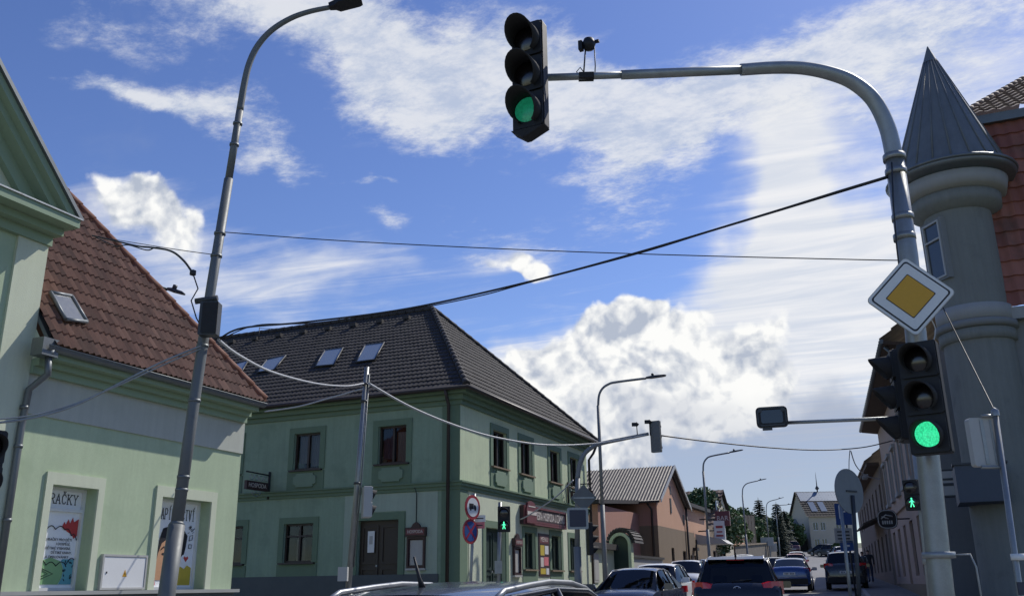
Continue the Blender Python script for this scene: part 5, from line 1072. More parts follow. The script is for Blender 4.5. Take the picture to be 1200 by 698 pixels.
# other street lamps
def street_lamp(px_b, D, pts, arm_r=.04, label='', clampx=None):
    b_ = atD(px_b[0], px_b[1], D); P_l = [atD(x, y, D) for x, y in pts]; b_.z = gz(b_.y)
    t = thing('street_lamp', label, 'street lamp', b_, 0, 'curved street lamps along the road')
    mb = MB(); mb.tube([Vector((P_l[0].x, P_l[0].y, b_.z)), P_l[0].lerp(b_, .5)*1.0 if False else Vector((P_l[0].x, P_l[0].y, (P_l[0].z+b_.z)*.5))], .085, 10); mb.tube([Vector((P_l[0].x, P_l[0].y, (P_l[0].z+b_.z)*.5)), P_l[0]], .06, 10); mb.build('pole', M['concrete'], t)
    mb = MB(); mb.tube(smooth_pts(P_l), .045, 8); mb.build('arm', M['concrete'], t)
    mb = MB(); d = P_l[-1]-P_l[-2]; lamp_head(mb, P_l[-1], d, .75, .14, .06); mb.build('lamp_head', M['dgrey'], t)
    return t
street_lamp((701, 690), 33, ((701, 475), (702, 463), (706, 455), (713, 450), (722, 447.5), (757, 443)), label='curved street lamp standing in front of the green inn end')
street_lamp((825, 660), 50, ((824, 552), (824.5, 543), (828, 537), (834, 534), (855, 530)), label='street lamp before the pink annex')
street_lamp((871, 655), 78, ((870, 580), (870.5, 572), (874, 567), (879, 565), (888, 563)), label='street lamp in front of board fence')
street_lamp((899, 655), 105, ((898, 600), (898.5, 591), (902, 587), (911, 584.5)), label='street lamp against the dark conifers')
street_lamp((910, 655), 118, ((909.5, 602), (910, 596), (913, 592), (922, 591)), label='farthest street lamp, beside the white cottage')
ca, cb = atD(174, 333, 19), atD(196, 339, 19); t = thing('wall_lamp', 'slender street lamp arm poking out behind red tiled roof', 'street lamp', ca)
mb = MB(); mb.tube([ca+Vector((-3, 0, .9)), ca, cb], .035, 8); mb.tube([ca+Vector((-3, 0, .9)), (ca.x-3.2, ca.y, .3)], .06, 8); mb.build('arm', M['darkgreen'], t); mb = MB(); lamp_head(mb, cb, cb-ca, .4, .1, .05); mb.build('lamp_head', M['dgrey'], t)

# pole with backs of pedestrian lights (before the corner inn)
b_, t_ = atD(408, 692, 18.5), atD(430, 430, 18.5); b_.z = gz(b_.y)+.1; 
t = thing('crossing_pole', 'pale metal pole holding cables before the inn side wall', 'pole', b_)
b2_ = atD(408, 692, 18.5); mb = MB(); mb.tube([b_, b2_], .1, 12); mb.tube([b2_, t_], [.058, .048], 12); mb.build('pole', M['galvlt'], t)
p = atD(407, 672, 18.3); mb = MB(); obox(mb, p-R0*.08, R0, Z, (sy, cy, 0), .09, .13, .08); mb.build('control_box', M['greybox'], t)
mb = MB(); mb.tube([b2_.lerp(t_, .1)+R0*.07, b2_.lerp(t_, .5)+R0*.08, b2_.lerp(t_, .97)+R0*.06], .015, 6); mb.build('cable_run', M['zinc'], t)
for y in (566, 470, 450): p = atD(408+(692-y)*.084, y, 18.5); mb = MB(); mb.tube([p-Z*.02, p+Z*.02], .075, 10); mb.build('strap', M['dgrey'], t)
tp = atD(430, 570, 18.4); signal('pedestrian_light', 'grey backed pedestrian light on pale pole, turned away from us', tp, Vector((.75, .65, 0)), .30, .09, 9, count=2, body='greybox', dp=.25, cat='pedestrian light', L=.13)

# mast on the far left corner (seen from behind)
D2 = 27; b_ = atD(678, 690, D2); b_.z = gz(b_.y)+.1
t = thing('far_signal_mast', 'grey signal mast with arm reaching over the street by the inn', 'signal mast', b_)
ps = [b_, Vector((b_.x, b_.y, atD(678, 640, D2).z))]; ps2 = [ps[1], atD(677, 560, D2)]
mb = MB(); mb.tube(ps, .11, 12); mb.tube(ps2, .075, 12); mb.build('pole', M['concrete'], t)
ar = [atD(x, y, D2) for x, y in ((677, 560), (679, 545), (684, 533), (691, 526), (702, 520), (730, 514), (760, 508))]
aq = smooth_pts(ar); mb = MB(); mb.tube(aq, taper(.075, .05, len(aq)), 12); mb.build('arm', M['concrete'], t)
tp = atD(767.5, 493, D2); nB = (Vector((0, 1, 0))+Vector((.12, 0, 0))).normalized()
tl = signal('overhead_traffic_light', 'grey backed overhead signal seen from behind at the far arm end', tp, nB, .31, .1, 9, body='paintgrey')
for i, (x, y) in enumerate(((746, 497), (761, 494))):
    p = atD(x, y, D2); q = atD(x+1, 510, D2); dt = thing('arm_detector', ('small black detector midway along the far signal arm', 'small black detector beside the grey backed overhead signal')[i], 'detector', q, 0, 'detectors on the far signal arm'); mb = MB(); mb.tube([q, p], .015, 6); mb.build('stem', M['dgrey'], dt); mb = MB(); mb.lathe(p, [(0, -.08), (.08, 0), (0, .08)], 8); obox(mb, p+R0*-.08, R0, Z, (sy, cy, 0), .06, .05, .05); mb.build('head', M['black'], dt)
# framed mirror board and back of the diamond on that pole
c1 = atD(677, 607, D2-.3); nF = -Vector((sy, cy, 0)); t = thing('square_signal_board', 'dark square board with pale frame on the far mast pole', 'sign', c1)
mb = MB(); rprism(mb, c1, R0, Z, nF, .30, .30, .03, .05); mb.build('frame', M['galv'], t); mb = MB(); rprism(mb, c1+nF*.035, R0, Z, nF, .235, .235, .004, .03); mb.build('board', M['board_navy'], t)
c1 = atD(684, 583, D2-.2); t = thing('diamond_road_sign', 'grey back of a diamond sign on far mast pole', 'road sign', c1); mb = MB(); mb.prism([c1+R0*.0+Z*.38, c1-R0*.38, c1-Z*.38, c1+R0*.38], nF*.02); mb.build('plate', M['paintgrey'], t); mb = MB(); obox(mb, c1+nF*.03, R0, Z, nF, .3, .02, .01); mb.build('rib', M['galv'], t)
tp = atD(670, 621, D2-.2); signal('far_corner_traffic_light', 'dark signal head on far mast pole below the square board', atD(690, 612, D2), Vector((.8, .55, 0)), .3, .09, 9, cat='traffic light')

# signs at the inn corner
b_ = atD(549, 690, 23.3); b_.z = gz(b_.y)+.1; tpz = atD(556, 578, 23.3)
t = thing('corner_sign_post', 'grey post at the inn corner holding two round signs', 'sign post', b_); mb = MB(); mb.tube([b_, tpz], .04, 8); mb.build('post', M['galv'], t)
c1, c2 = atD(553.5, 594.5, 23.2), atD(551, 622.5, 23.2); nC = Vector((1, -.22, 0)).normalized(); uC = Z.cross(nC).normalized()
def flat_disc(mb, c, r, d0, d1, n, u, k=32): mb.prism([c+u*r*math.cos(2*math.pi*i/k)+Z*r*math.sin(2*math.pi*i/k)+n*d0 for i in range(k)], n*(d1-d0))
rs = .30; c1 = c1+Vector((.07, -.12, 0)); c2 = c2+Vector((.07, -.12, 0))
t = thing('no_lorries_sign', 'round white sign with red rim and black lorry', 'road sign', c1)
for nm, r, d0, d1, mm in (('red_rim', rs, -.02, .0, 'red'), ('white_field', rs*.76, .0, .004, 'white')): mb = MB(); flat_disc(mb, c1, r, d0, d1, nC, uC); mb.build(nm, M[mm], t)
f = lambda x, z: c1+uC*x*rs+Z*z*rs+nC*.006
mb = MB(); mb.poly([f(-.5, -.15), f(.1, -.15), f(.1, .3), f(-.5, .3)]); mb.poly([f(.13, -.15), f(.45, -.15), f(.45, .02), f(.33, .2), f(.13, .2)]); 
for x in (-.3, .3): mb.poly([f(x+.11*math.cos(a*math.pi/6), -.18+.11*math.sin(a*math.pi/6)) for a in range(12)])
mb.build('lorry_symbol', M['ink'], t)
t = thing('no_stopping_sign', 'round blue sign with red rim and red cross', 'road sign', c2)
for nm, r, d0, d1, mm in (('red_rim', rs, -.02, .0, 'red'), ('blue_field', rs*.8, .0, .004, 'blue')): mb = MB(); flat_disc(mb, c2, r, d0, d1, nC, uC); mb.build(nm, M[mm], t)
mb = MB()
for s in (1, -1): e_ = (uC+Z*s).normalized(); g_ = (uC-Z*s).normalized(); obox(mb, c2+nC*(.006+.001*s), e_, g_, nC, rs*.8, rs*.09, .002)
mb.build('red_cross', mat('cross_red', (.30, .025, .06), .4), t)
nC = Vector((.35, -1, 0)).normalized(); uC = Z.cross(nC).normalized()
for x, y, mm, lb in ((561, 607, 'white', 'small white plate beside the round signs at inn corner'), (560, 615, 'pink_print', 'small reddish plate below the white one at inn corner')):
    p = atD(x, y, 23.4); t = thing('wall_plate', lb, 'plate', p); mb = MB(); obox(mb, p, uC, Z, nC, .17, .08, .01); mb.build('plate', M[mm], t); mb = MB(); obox(mb, p+nC*.012, uC, Z, nC, .12, .012, .002); mb.build('print', M['ink'], t)
b_ = atD(583, 690, 23.5); b_.z = gz(b_.y)+.1; tt_ = atD(586, 588, 23.5); t = thing('crossing_light_post', 'slim post by the green pub door carrying a walk light', 'pole', b_); mb = MB(); mb.tube([b_, tt_], .05, 8); mb.build('post', M['galvlt'], t)
p = atD(584, 664, 23.4); mb = MB(); obox(mb, p, R0, Z, (sy, cy, 0), .09, .15, .08); mb.build('push_button_box', M['galvlt'], t)
signal('pedestrian_light', 'pedestrian light with green walking figure beside the green pub door', atD(590.5, 593, 23.3), (.36, -.93, 0), .31, .12, 1, count=2, ped=True, cat='pedestrian light', L=.1, group='pedestrian lights showing a green figure')
# signs on the right pavement
c1 = atD(995, 575, 18); b_ = atD(1003, 690, 18); b_.z = gz(b_.y)+.1; t = thing('round_road_sign', 'grey back of round road sign above the right pavement', 'road sign', c1)
n3 = Vector((.84, -.54, 0)).normalized(); u3 = Z.cross(n3).normalized(); mb = MB(); flat_disc(mb, c1, .43, -.01, .01, n3, u3); mb.build('plate', M['concrete'], t); mb = MB(); obox(mb, c1+n3*.02+u3*.05, u3, Z, n3, .16, .015, .01); mb.build('rib', M['dgrey'], t)
t = thing('round_sign_post', 'dark post of the round grey sign by kerb', 'sign post', b_); mb = MB(); mb.tube([b_, atD(999, 580, 18)], .04, 8); mb.build('post', M['dgrey'], t)
b_ = atD(996, 696, 19); b_.z = gz(b_.y)+.1; t = thing('pale_kerb_post', 'pale slim post beside the right kerb', 'pole', b_); mb = MB(); mb.tube([b_, atD(985, 590, 19)], .035, 8); mb.build('post', M['galvlt'], t)
c1 = atD(990, 602, 34); b_ = Vector((c1.x+.05, c1.y+.03, gz(c1.y)+.1)); t = thing('parking_sign', 'blue square parking sign with white plate under it', 'road sign', b_)
mb = MB(); mb.tube([b_, c1+Z*.6], .035, 8); mb.build('post', M['dgrey'], t); mb = MB(); rprism(mb, c1-R0*.05+nF*.04, R0, Z, nF, .31, .38, .01, .03); bp_ = mb.build('blue_panel', M['blue'], t)
text(bp_, 'lettering', 'P', M['white'], c1-R0*.1+nF*.055+Z*.05, R0, Z, .7)
p = atD(988, 627, 34); mb = MB(); rprism(mb, p+nF*.04, R0, Z, nF, .32, .26, .01, .03); wp = mb.build('white_panel', M['greybox'], t); mb = MB()
for k in range(3): obox(mb, p+nF*.053+Z*(.13-.12*k), R0, Z, nF, .22, .025, .002)
mb.build('print', M['dgrey'], wp); p = atD(992, 639, 34); mb = MB(); rprism(mb, p+nF*.04, R0, Z, nF, .24, .18, .01, .03); lp_ = mb.build('lower_blue_panel', M['blue'], t); mb = MB(); obox(mb, p+nF*.053, R0, Z, nF, .1, .03, .002); mb.build('print', M['white'], lp_)
# traffic light cut by the left edge
tp = atD(2, 511, 5.0); signal('edge_traffic_light', 'black traffic light at the far left before the toy shop downpipe', atD(-15, 503, 5.2), Vector((.9, -.2, 0)), .2, .07, 9, count=2, L=.12)
# signs seen from behind far up the road
for i, (px, py, D) in enumerate(((899, 634, 105), (903, 641, 108))):
    p = atD(px, py, D); t = thing('road_sign', ('upper pale road sign panel before the white cottage', 'lower pale road sign panel before the white cottage')[i], 'road sign', (p.x, p.y, gz(p.y))); mb = MB(); mb.box(p.x-.7, p.x+.7, p.y-.03, p.y+.03, p.z-.45, p.z+.45); mb.build('panel', M['greybox'], t); mb = MB(); mb.tube([(p.x, p.y+.05, gz(p.y)), p], .05, 6); mb.build('post', M['dgrey'], t)

# ------------------------------------------------------------------ cables
def cable(label, pts, r=.012, m='cable', name='overhead_cable', sag=0):
    P_c = [atD(x, y, D) for x, y, D in pts]; out = []
    for i in range(len(P_c)-1):
        p0_, p1_, p2_, p3_ = P_c[max(i-1, 0)], P_c[i], P_c[i+1], P_c[min(i+2, len(P_c)-1)]
        for k in range(8):
            s = k/8; out.append(.5*((2*p1_)+(p2_-p0_)*s+(2*p0_-5*p1_+4*p2_-p3_)*s*s+(3*p1_-p0_-3*p2_+p3_)*s**3))
    out.append(P_c[-1]); mb = MB(); mb.tube(out, r, 6); return tag(mb.build(name, M[m]), label, 'cable', 'overhead cables')
cable('thick black cable bundle sweeping from leaning lamp to curved mast arm', [(258, 396, 9.75), (285, 384, 9.6), (360, 377, 9.3), (480, 361, 9), (620, 330, 8.6), (750, 295, 8.3), (900, 250, 8.1), (980, 225, 8), (1046, 205, 8)], .0105)
cable('second strand twisted along the thick black cable', [(258, 398, 9.75), (300, 381, 9.6), (370, 378, 9.3), (480, 362.5, 9), (560, 347, 8.8), (620, 331, 8.6), (750, 296.5, 8.3), (830, 272, 8.2), (900, 251, 8.1), (1046, 207, 8)], .006)
cable('thin straight wire crossing the sky from leaning lamp to turret side', [(263, 272, 9.8), (400, 282, 9.6), (600, 292, 9.2), (800, 299, 8.8), (1000, 304, 8.3), (1058, 305, 8.05)], .0055)
cable('thin wire continuing left from lamp toward the shop roof', [(256, 299, 9.8), (205, 292, 10.3), (130, 280, 12)], .005)
cable('dark wire from shop gable to the splice by leaning lamp', [(108, 276, 13.0), (130, 281, 12), (160, 288, 11), (178, 290, 10.5), (200, 294, 10), (215, 305, 9.8), (226, 320, 9.7)], .013)
cable('ragged wire strand below the gable wire', [(112, 278, 12.9), (135, 288, 12), (150, 287, 11.2), (172, 293, 10.5), (183, 290, 10.3), (200, 294, 10)], .008)
cable('pale cable drooping across shop front from left edge', [(-10, 496, 9), (40, 489, 9.2), (90, 474, 9.4), (140, 449, 9.5), (190, 424, 9.6), (236, 405, 9.7)], .013, 'galv')
cable('second pale strand under the shop front cable', [(-10, 492, 9), (40, 486, 9.2), (90, 472, 9.4), (140, 451, 9.5), (190, 428, 9.6), (236, 408, 9.7)], .009, 'galv')
cable('pale cable drooping from leaning lamp to pale pole', [(256, 398, 9.75), (280, 416, 11), (320, 436, 13), (370, 449, 15.5), (405, 452, 17.5), (426, 449, 18.4)], .017, 'cablelt')
cable('thin wire from pale pole to shop eaves', [(426, 455, 18.4), (390, 465, 18.4), (350, 476, 18.3), (310, 482, 18.2)], .015, 'cablelt')
cable('pale cable from pale pole to the far signal arm', [(432, 449, 18.4), (480, 476, 20), (530, 497, 21.5), (580, 512, 23), (640, 521, 25), (700, 519, 26.5), (760, 509, 27)], .025, 'cablelt')
cable('dark wire from far signal head across to right houses', [(775, 510, 27), (830, 517, 29), (900, 524, 31), (960, 527, 33), (1010, 524, 35), (1046, 516, 36.5)], .022)
cable('pale wire hanging from pole top to pub sign', [(672, 562, 27), (650, 583, 27.5), (620, 603, 28.5), (610, 608, 29)], .02, 'cablelt')
cable('pale wire looping to the row house wall', [(997, 528, 34), (1003, 545, 34.5), (1015, 557, 35), (1030, 561, 36)], .02, 'cablelt')
cable('short wire stem dropping behind round grey sign', [(996, 527, 33), (995, 540, 33), (995, 556, 33)], .015)
cable('dark wire from thin right pole up past priority sign', [(1166, 482, 6.2), (1150, 450, 6.6), (1125, 400, 7.2), (1105, 360, 7.6)], .005)
cable('pale loop hanging from priority sign', [(1090, 372, 7.75), (1096, 385, 7.75), (1094, 400, 7.75)], .006, 'cablelt')
cable('cables stapled under wing cornice of shop', [(-5, 257, 14.0), (12, 263, 14.2), (30, 267, 14.4), (45, 270, 14.5), (62, 270, 14.6)], .012)

# ------------------------------------------------------------------ cars
KIND = {
 'suv': [(-2.2, .38, .72, .72, .78, .66), (-2.16, .3, .86, .92, .97, .72), (-2.08, .26, .9, 1.04, 1.09, .76), (-1.98, .25, .905, 1.07, 1.13, .76), (-1.66, .22, .91, 1.07, 1.6, .62), (-1.5, .22, .91, 1.06, 1.64, .62), (-.7, .22, .91, 1.03, 1.68, .63), (.1, .22, .905, 1.0, 1.68, .63), (.45, .22, .9, .99, 1.63, .61), (1.25, .22, .9, .99, 1.03, .76), (1.7, .23, .89, .94, 1.0, .74), (2.0, .26, .86, .84, .9, .68), (2.15, .3, .8, .72, .76, .62), (2.22, .36, .7, .6, .62, .55)],
 'estate': [(-2.3, .36, .72, .66, .7, .64), (-2.26, .28, .84, .82, .88, .7), (-2.18, .24, .88, .93, .98, .74), (-2.05, .22, .89, .96, 1.02, .74), (-1.62, .2, .9, .97, 1.38, .58), (-1.4, .2, .9, .96, 1.42, .59), (-.6, .2, .9, .94, 1.465, .6), (.15, .2, .9, .92, 1.45, .6), (.45, .2, .9, .91, 1.4, .58), (1.3, .2, .89, .9, .93, .74), (1.75, .22, .87, .85, .9, .7), (2.1, .24, .84, .76, .81, .64), (2.26, .28, .78, .66, .7, .58), (2.33, .34, .68, .55, .57, .52)],
 'liftback': [(-2.3, .36, .72, .74, .8, .64), (-2.27, .28, .84, .88, .95, .7), (-2.2, .24, .87, .96, 1.02, .72), (-1.9, .22, .89, .97, 1.06, .72), (-1.05, .2, .9, .95, 1.38, .58), (-.85, .2, .9, .95, 1.42, .59), (-.3, .2, .9, .93, 1.46, .6), (.25, .2, .9, .92, 1.44, .6), (.5, .2, .9, .91, 1.39, .58), (1.35, .2, .89, .9, .93, .74), (1.75, .22, .87, .85, .9, .7), (2.1, .24, .84, .76, .81, .64), (2.26, .28, .78, .66, .7, .58), (2.33, .34, .68, .55, .57, .52)],
}
KIND['estate_low'] = [(y, a*.93, b, c*.935, d*.935, e_) for y, a, b, c, d, e_ in KIND['estate']]
KIND['hatch'] = [(y*.88, a, b*.97, c*1.02, d*1.03, e*.97) for y, a, b, c, d, e in KIND['estate']]
KIND['van'] = [(y*.98, a, b*1.0, c*1.06, d*1.12, e*1.1) for y, a, b, c, d, e in KIND['suv']]
def car(label, loc_px, D, heading, pm, kind='estate', name='car', group='cars in the street traffic', rails=False, emblem=False, antenna=False, pos=None, lightson=False):
    p = pos or atD(loc_px, 690, D); z = gz(p.y)+.012; loc = Vector((p.x, p.y, z))
    t = thing(name, label, 'car', loc, heading, group); MX = Matrix.Translation(loc) @ Matrix.Rotation(heading, 4, 'Z')
    W_ = lambda x, y, zz: MX @ Vector((x, y, zz))
    S_ = KIND[kind]; rings = []
    for (y, zb_, hw, zbel, zt_, hwt) in S_:
        cr_ = .035 if zt_ > zbel+.2 else .03
        half = [(0, zb_), (hw*.8, zb_), (hw*.97, zb_+.1), (hw, (zb_+zbel)*.5), (hw*.985, zbel-.06), (hw*.955, zbel), (hwt+.02, zt_-.03), (hwt*.9, zt_), (hwt*.5, zt_+cr_*.8), (0, zt_+cr_)]
        rings.append([(x, y, q) for x, q in half]+[(-x, y, q) for x, q in half[-2:0:-1]])
    n = len(rings[0]); vs = [W_(*v) for r_ in rings for v in r_]; body = []; side = []; wind = []; rear = []
    # indices: greenhouse from station 3 to 9
    for i in range(len(rings)-1):
        for k in range(n):
            k2 = (k+1) % n; f_ = (i*n+k, i*n+k2, (i+1)*n+k2, (i+1)*n+k)
            if 3 <= i <= 8 and k in (5, n-6): side.append(f_)
            elif i == 8 and 6 <= k <= n-7: wind.append(f_)
            elif i == 3 and 6 <= k <= n-7: rear.append(f_)
            else: body.append(f_)
    body += [tuple(range(n))[::-1], tuple((len(rings)-1)*n+k for k in range(n))]
    fix = lambda L_: [tuple(reversed(f_)) for f_ in L_]
    mb = MB(); mb.add(vs, fix(body), True); bd = mb.build('body', pm, t, 38)
    def sub(faces, nm):
        used = sorted({i for f_ in faces for i in f_}); mp = {i: j for j, i in enumerate(used)}
        mb = MB(); mb.add([vs[i] for i in used], [tuple(reversed([mp[i] for i in f_])) for f_ in faces], True); return mb.build(nm, M['carglass'], t)
    sub(side, 'side_windows'); sub(wind, 'windscreen'); rw = sub(rear, 'rear_window')
    # seats with head restraints, dashboard
    zs_ = S_[6][3]-.02; 
    mb = MB(); mb.hexa([W_(-.78, -1.7, .45), W_(.78, -1.7, .45), W_(.78, 1.2, .45), W_(-.78, 1.2, .45), W_(-.78, -1.7, .6), W_(.78, -1.7, .6), W_(.78, 1.2, .6), W_(-.78, 1.2, .6)]); mb.build('cabin_floor', M['seat'], t)
    mb = MB(); mb.hexa([W_(-.74, .75, .6), W_(.74, .75, .6), W_(.74, 1.2, .6), W_(-.74, 1.2, .6), W_(-.72, .8, zs_), W_(.72, .8, zs_), W_(.72, 1.25, zs_-.02), W_(-.72, 1.25, zs_-.02)]); mb.tube([W_(-.38+.17*math.cos(q*.524), .68+.06*math.sin(q*.524), zs_+.16*math.sin(q*.524)-.06) for q in range(13)], .016, 6); mb.build('dashboard', M['seat'], t)
    for xx, yy in ((-.38, -.25), (.38, -.25), (-.4, -1.05), (.4, -1.05)):
        mb = MB(); mb.hexa([W_(xx-.24, yy-.05, .6), W_(xx+.24, yy-.05, .6), W_(xx+.24, yy+.12, .6), W_(xx-.24, yy+.12, .6), W_(xx-.2, yy-.16, zs_+.1), W_(xx+.2, yy-.16, zs_+.1), W_(xx+.2, yy-.06, zs_+.1), W_(xx-.2, yy-.06, zs_+.1)])
        rprism(mb, W_(xx, yy-.13, zs_+.2), MX.to_3x3() @ Vector((1, 0, 0)), Z, MX.to_3x3() @ Vector((0, 1, 0)), .12, .085, .045, .04); mb.build('seat', M['seat'], t)
    # pillars
    mb = MB(); g_ = lambda i, k: vs[i*n+k]
    for k in (6, n-6):
        mb.tube([g_(i, k) for i in range(3, 10)], .022, 6)
    for k in (5, n-5): mb.tube([g_(i, k) for i in range(3, 10)], .014, 6)
    for i in (5, 6): 
        for k, k2 in ((5, 6), (n-5, n-6)): mb.tube([g_(i, k), g_(i, k2)], .03, 6)
    mb.build('pillar_trim', M['p_dark'], t)
    y0_, y1_ = S_[0][0], S_[-1][0]; hw = S_[6][2]; zb_ = S_[2][3]
    # lower trim, plates, lamps
    for s in (-1, 1):
        tl_ = MB(); yr_t = S_[2][0]; zt0 = zb_-(.13 if kind == 'suv' else .12); th_ = .25 if kind == 'suv' else .17
        for (xa, ya), (xb, yb) in zip(((.58, -.05), (.76, -.045), (.93, .05), (1.02, .14)), ((.76, -.045), (.93, .05), (1.02, .14), (1.025, .40))):
            ki = .28 if xa < .6 else 0.
            tl_.hexa([W_(s*hw*xa, yr_t+ya, zt0+th_*ki), W_(s*hw*xb, yr_t+yb, zt0), W_(s*hw*xb*.9, yr_t+yb+.08, zt0), W_(s*hw*xa*.9, yr_t+ya+.08, zt0+th_*ki), W_(s*hw*xa, yr_t+ya+.02, zt0+th_*(1-ki*.6)), W_(s*hw*xb, yr_t+yb+.02, zt0+th_), W_(s*hw*xb*.9, yr_t+yb+.1, zt0+th_), W_(s*hw*xa*.9, yr_t+ya+.1, zt0+th_*(1-ki*.6))])
        tl_.build('tail_light', M['tail'], t)
        hl_ = MB(); zh = S_[-3][3]-.08
        hl_.hexa([W_(s*hw*.5, y1_-.06, zh-.08), W_(s*hw*.9, y1_-.22, zh-.06), W_(s*hw*.9, y1_-.5, zh-.06), W_(s*hw*.5, y1_-.3, zh-.08), W_(s*hw*.5, y1_-.1, zh+.07), W_(s*hw*.94, y1_-.3, zh+.09), W_(s*hw*.9, y1_-.55, zh+.09), W_(s*hw*.5, y1_-.3, zh+.07)])
        hl_.build('headlight', M['head'], t)
        mm_ = MB(); c_ = W_(s*(hw+.12), S_[9][0]-.35, S_[9][3]+.1); u__ = MX.to_3x3() @ Vector((1, 0, 0)); f__ = MX.to_3x3() @ Vector((0, 1, 0)); rprism(mm_, c_, u__, Z, f__, .11, .075, .05, .04); mm_.tube([c_-u__*s*.1, W_(s*(hw-.06), S_[9][0]-.3, S_[9][3]+.02)], .03, 6); mm_.build('wing_mirror', pm if kind != 'suv' else M['p_dark'], t)
    mb = MB(); mb.hexa([W_(-hw*.86, y0_-.03, .3), W_(hw*.86, y0_-.03, .3), W_(hw*.86, y0_+.2, .3), W_(-hw*.86, y0_+.2, .3), W_(-hw*.86, y0_-.03, .55), W_(hw*.86, y0_-.03, .55), W_(hw*.86, y0_+.2, .55), W_(-hw*.86, y0_+.2, .55)]); mb.build('rear_bumper', M['blackmatt'], t)
    mb = MB(); mb.hexa([W_(-hw*.6, y1_-.1, .35), W_(hw*.6, y1_-.1, .35), W_(hw*.6, y1_+.015, .35), W_(-hw*.6, y1_+.015, .35), W_(-hw*.6, y1_-.15, .6), W_(hw*.6, y1_-.15, .6), W_(hw*.6, y1_+.01, .6), W_(-hw*.6, y1_+.01, .6)]); mb.build('grille', M['blackmatt'], t)
    for yy, zz, nn in ((y0_-.045, .76, -1), (y1_+.03, .45, 1)):
        mb = MB(); a_, b_ = yy, yy+.012; mb.hexa([W_(-.26, a_, zz-.055), W_(.26, a_, zz-.055), W_(.26, b_, zz-.055), W_(-.26, b_, zz-.055), W_(-.26, a_, zz+.055), W_(.26, a_, zz+.055), W_(.26, b_, zz+.055), W_(-.26, b_, zz+.055)]); pl_ = mb.build('number_plate', M['white'], t)
        mb = MB(); yq = yy-.004 if nn < 0 else yy+.016
        for k in range(7):
            if k != 3: x0_ = -.2+k*.06; mb.hexa([W_(x0_, yq-.002, zz-.03), W_(x0_+.035, yq-.002, zz-.03), W_(x0_+.035, yq+.002, zz-.03), W_(x0_, yq+.002, zz-.03), W_(x0_, yq-.002, zz+.03), W_(x0_+.035, yq-.002, zz+.03), W_(x0_+.035, yq+.002, zz+.03), W_(x0_, yq+.002, zz+.03)])
        mb.build('plate_characters', M['ink'], pl_)
    for s in (-1, 1):
        for yy in (y0_+.85, y1_-.9):
            mb = MB(); rr = .33; mb.tube([W_(s*(hw-.2), yy, rr), W_(s*(hw+.005), yy, rr)], rr, 20); wh = mb.build('wheel', M['tyre'], t)
            mb = MB(); mb.tube([W_(s*(hw-.02), yy, rr), W_(s*(hw+.012), yy, rr)], rr*.66, 16); mb.build('rim', M['rim'], wh)
    if rails:
        for s in (-1, 1):
            mb = MB(); pts = [W_(s*.575, y, q) for y, q in ((-1.62, S_[4][4]-.01), (-1.45, S_[5][4]+.012), (-1.0, S_[5][4]*.45+S_[6][4]*.55+.02), (-.6, S_[6][4]+.022), (-.1, S_[7][4]*.7+S_[6][4]*.3+.025), (.25, S_[7][4]*.45+S_[8][4]*.55+.018), (.45, S_[8][4]-.01))]; mb.tube(pts, .02, 8); mb.build('roof_rail', M['rail'], t)
    if antenna: mb = MB(); a_ = W_(-.05, -1.3, S_[5][4]+.03); mb.tube([a_, a_+Vector((-.012, -.02, .06)), a_+Vector((-.04, -.05, .20))], [.026, .013, .007], 8); mb.build('antenna', M['black'], t)
    if emblem:
        c_ = W_(0, S_[2][0]-.05, .985); u__ = MX.to_3x3() @ Vector((1, 0, 0)); mb = MB(); r_ = .085
        mb.tube([c_+u__*r_*math.cos(k*math.pi/12)+Z*r_*math.sin(k*math.pi/12) for k in range(25)], .009, 6)
        for ln in ([(-.45, .8), (0, .1), (.45, .8)], [(-.8, .35), (-.4, -.8), (0, 0), (.4, -.8), (.8, .35)]): mb.tube([c_+u__*x*r_+Z*q*r_ for x, q in ln], .008, 6)
        mb.build('emblem', M['chrome'], t)
        mb = MB(); mb.tube([W_(-.1, -2.02, 1.17), W_(.3, -1.97, 1.2)], .012, 6); mb.build('rear_wiper', M['black'], rw)
        mb = MB(); mb.hexa([W_(-.58, -1.72, 1.585), W_(.58, -1.72, 1.585), W_(.56, -1.52, 1.63), W_(-.56, -1.52, 1.63), W_(-.58, -1.76, 1.615), W_(.58, -1.76, 1.615), W_(.56, -1.52, 1.675), W_(-.56, -1.52, 1.675)]); sp_ = mb.build('roof_spoiler', pm, t); mb = MB(); mb.hexa([W_(-.18, -1.765, 1.592), W_(.18, -1.765, 1.592), W_(.18, -1.745, 1.592), W_(-.18, -1.745, 1.592), W_(-.18, -1.77, 1.606), W_(.18, -1.77, 1.606), W_(.18, -1.745, 1.606), W_(-.18, -1.745, 1.606)]); mb.build('brake_light', M['tail'], sp_)
        mb = MB(); mb.tube([W_(.0, -1.45, 1.66), W_(0, -1.5, 1.77)], [.03, .012], 6); mb.build('antenna', M['black'], t)
    return t
hd_ = lambda a: R(a)
car('dark blue black estate roof with silver rails in the lane beside us', 0, 0, R(2), M['p_fg'], 'estate_low', rails=True, antenna=True, pos=Vector((-2.95, 6.75, 0)))
car('black sport utility car seen from behind with red tail lights', 0, 0, R(8), M['p_black'], 'suv', rails=True, emblem=True, pos=Vector((-3.75, 22.0, 0)))
car('bright blue liftback driving away up the street', 0, 0, R(4), M['p_blue'], 'liftback', pos=Vector((-5.45, 46.4, 0)))
car('dark navy car facing us beside the black utility car', 0, 0, R(182), M['p_navy'], 'liftback', pos=Vector((-6.85, 24.6, 0)))
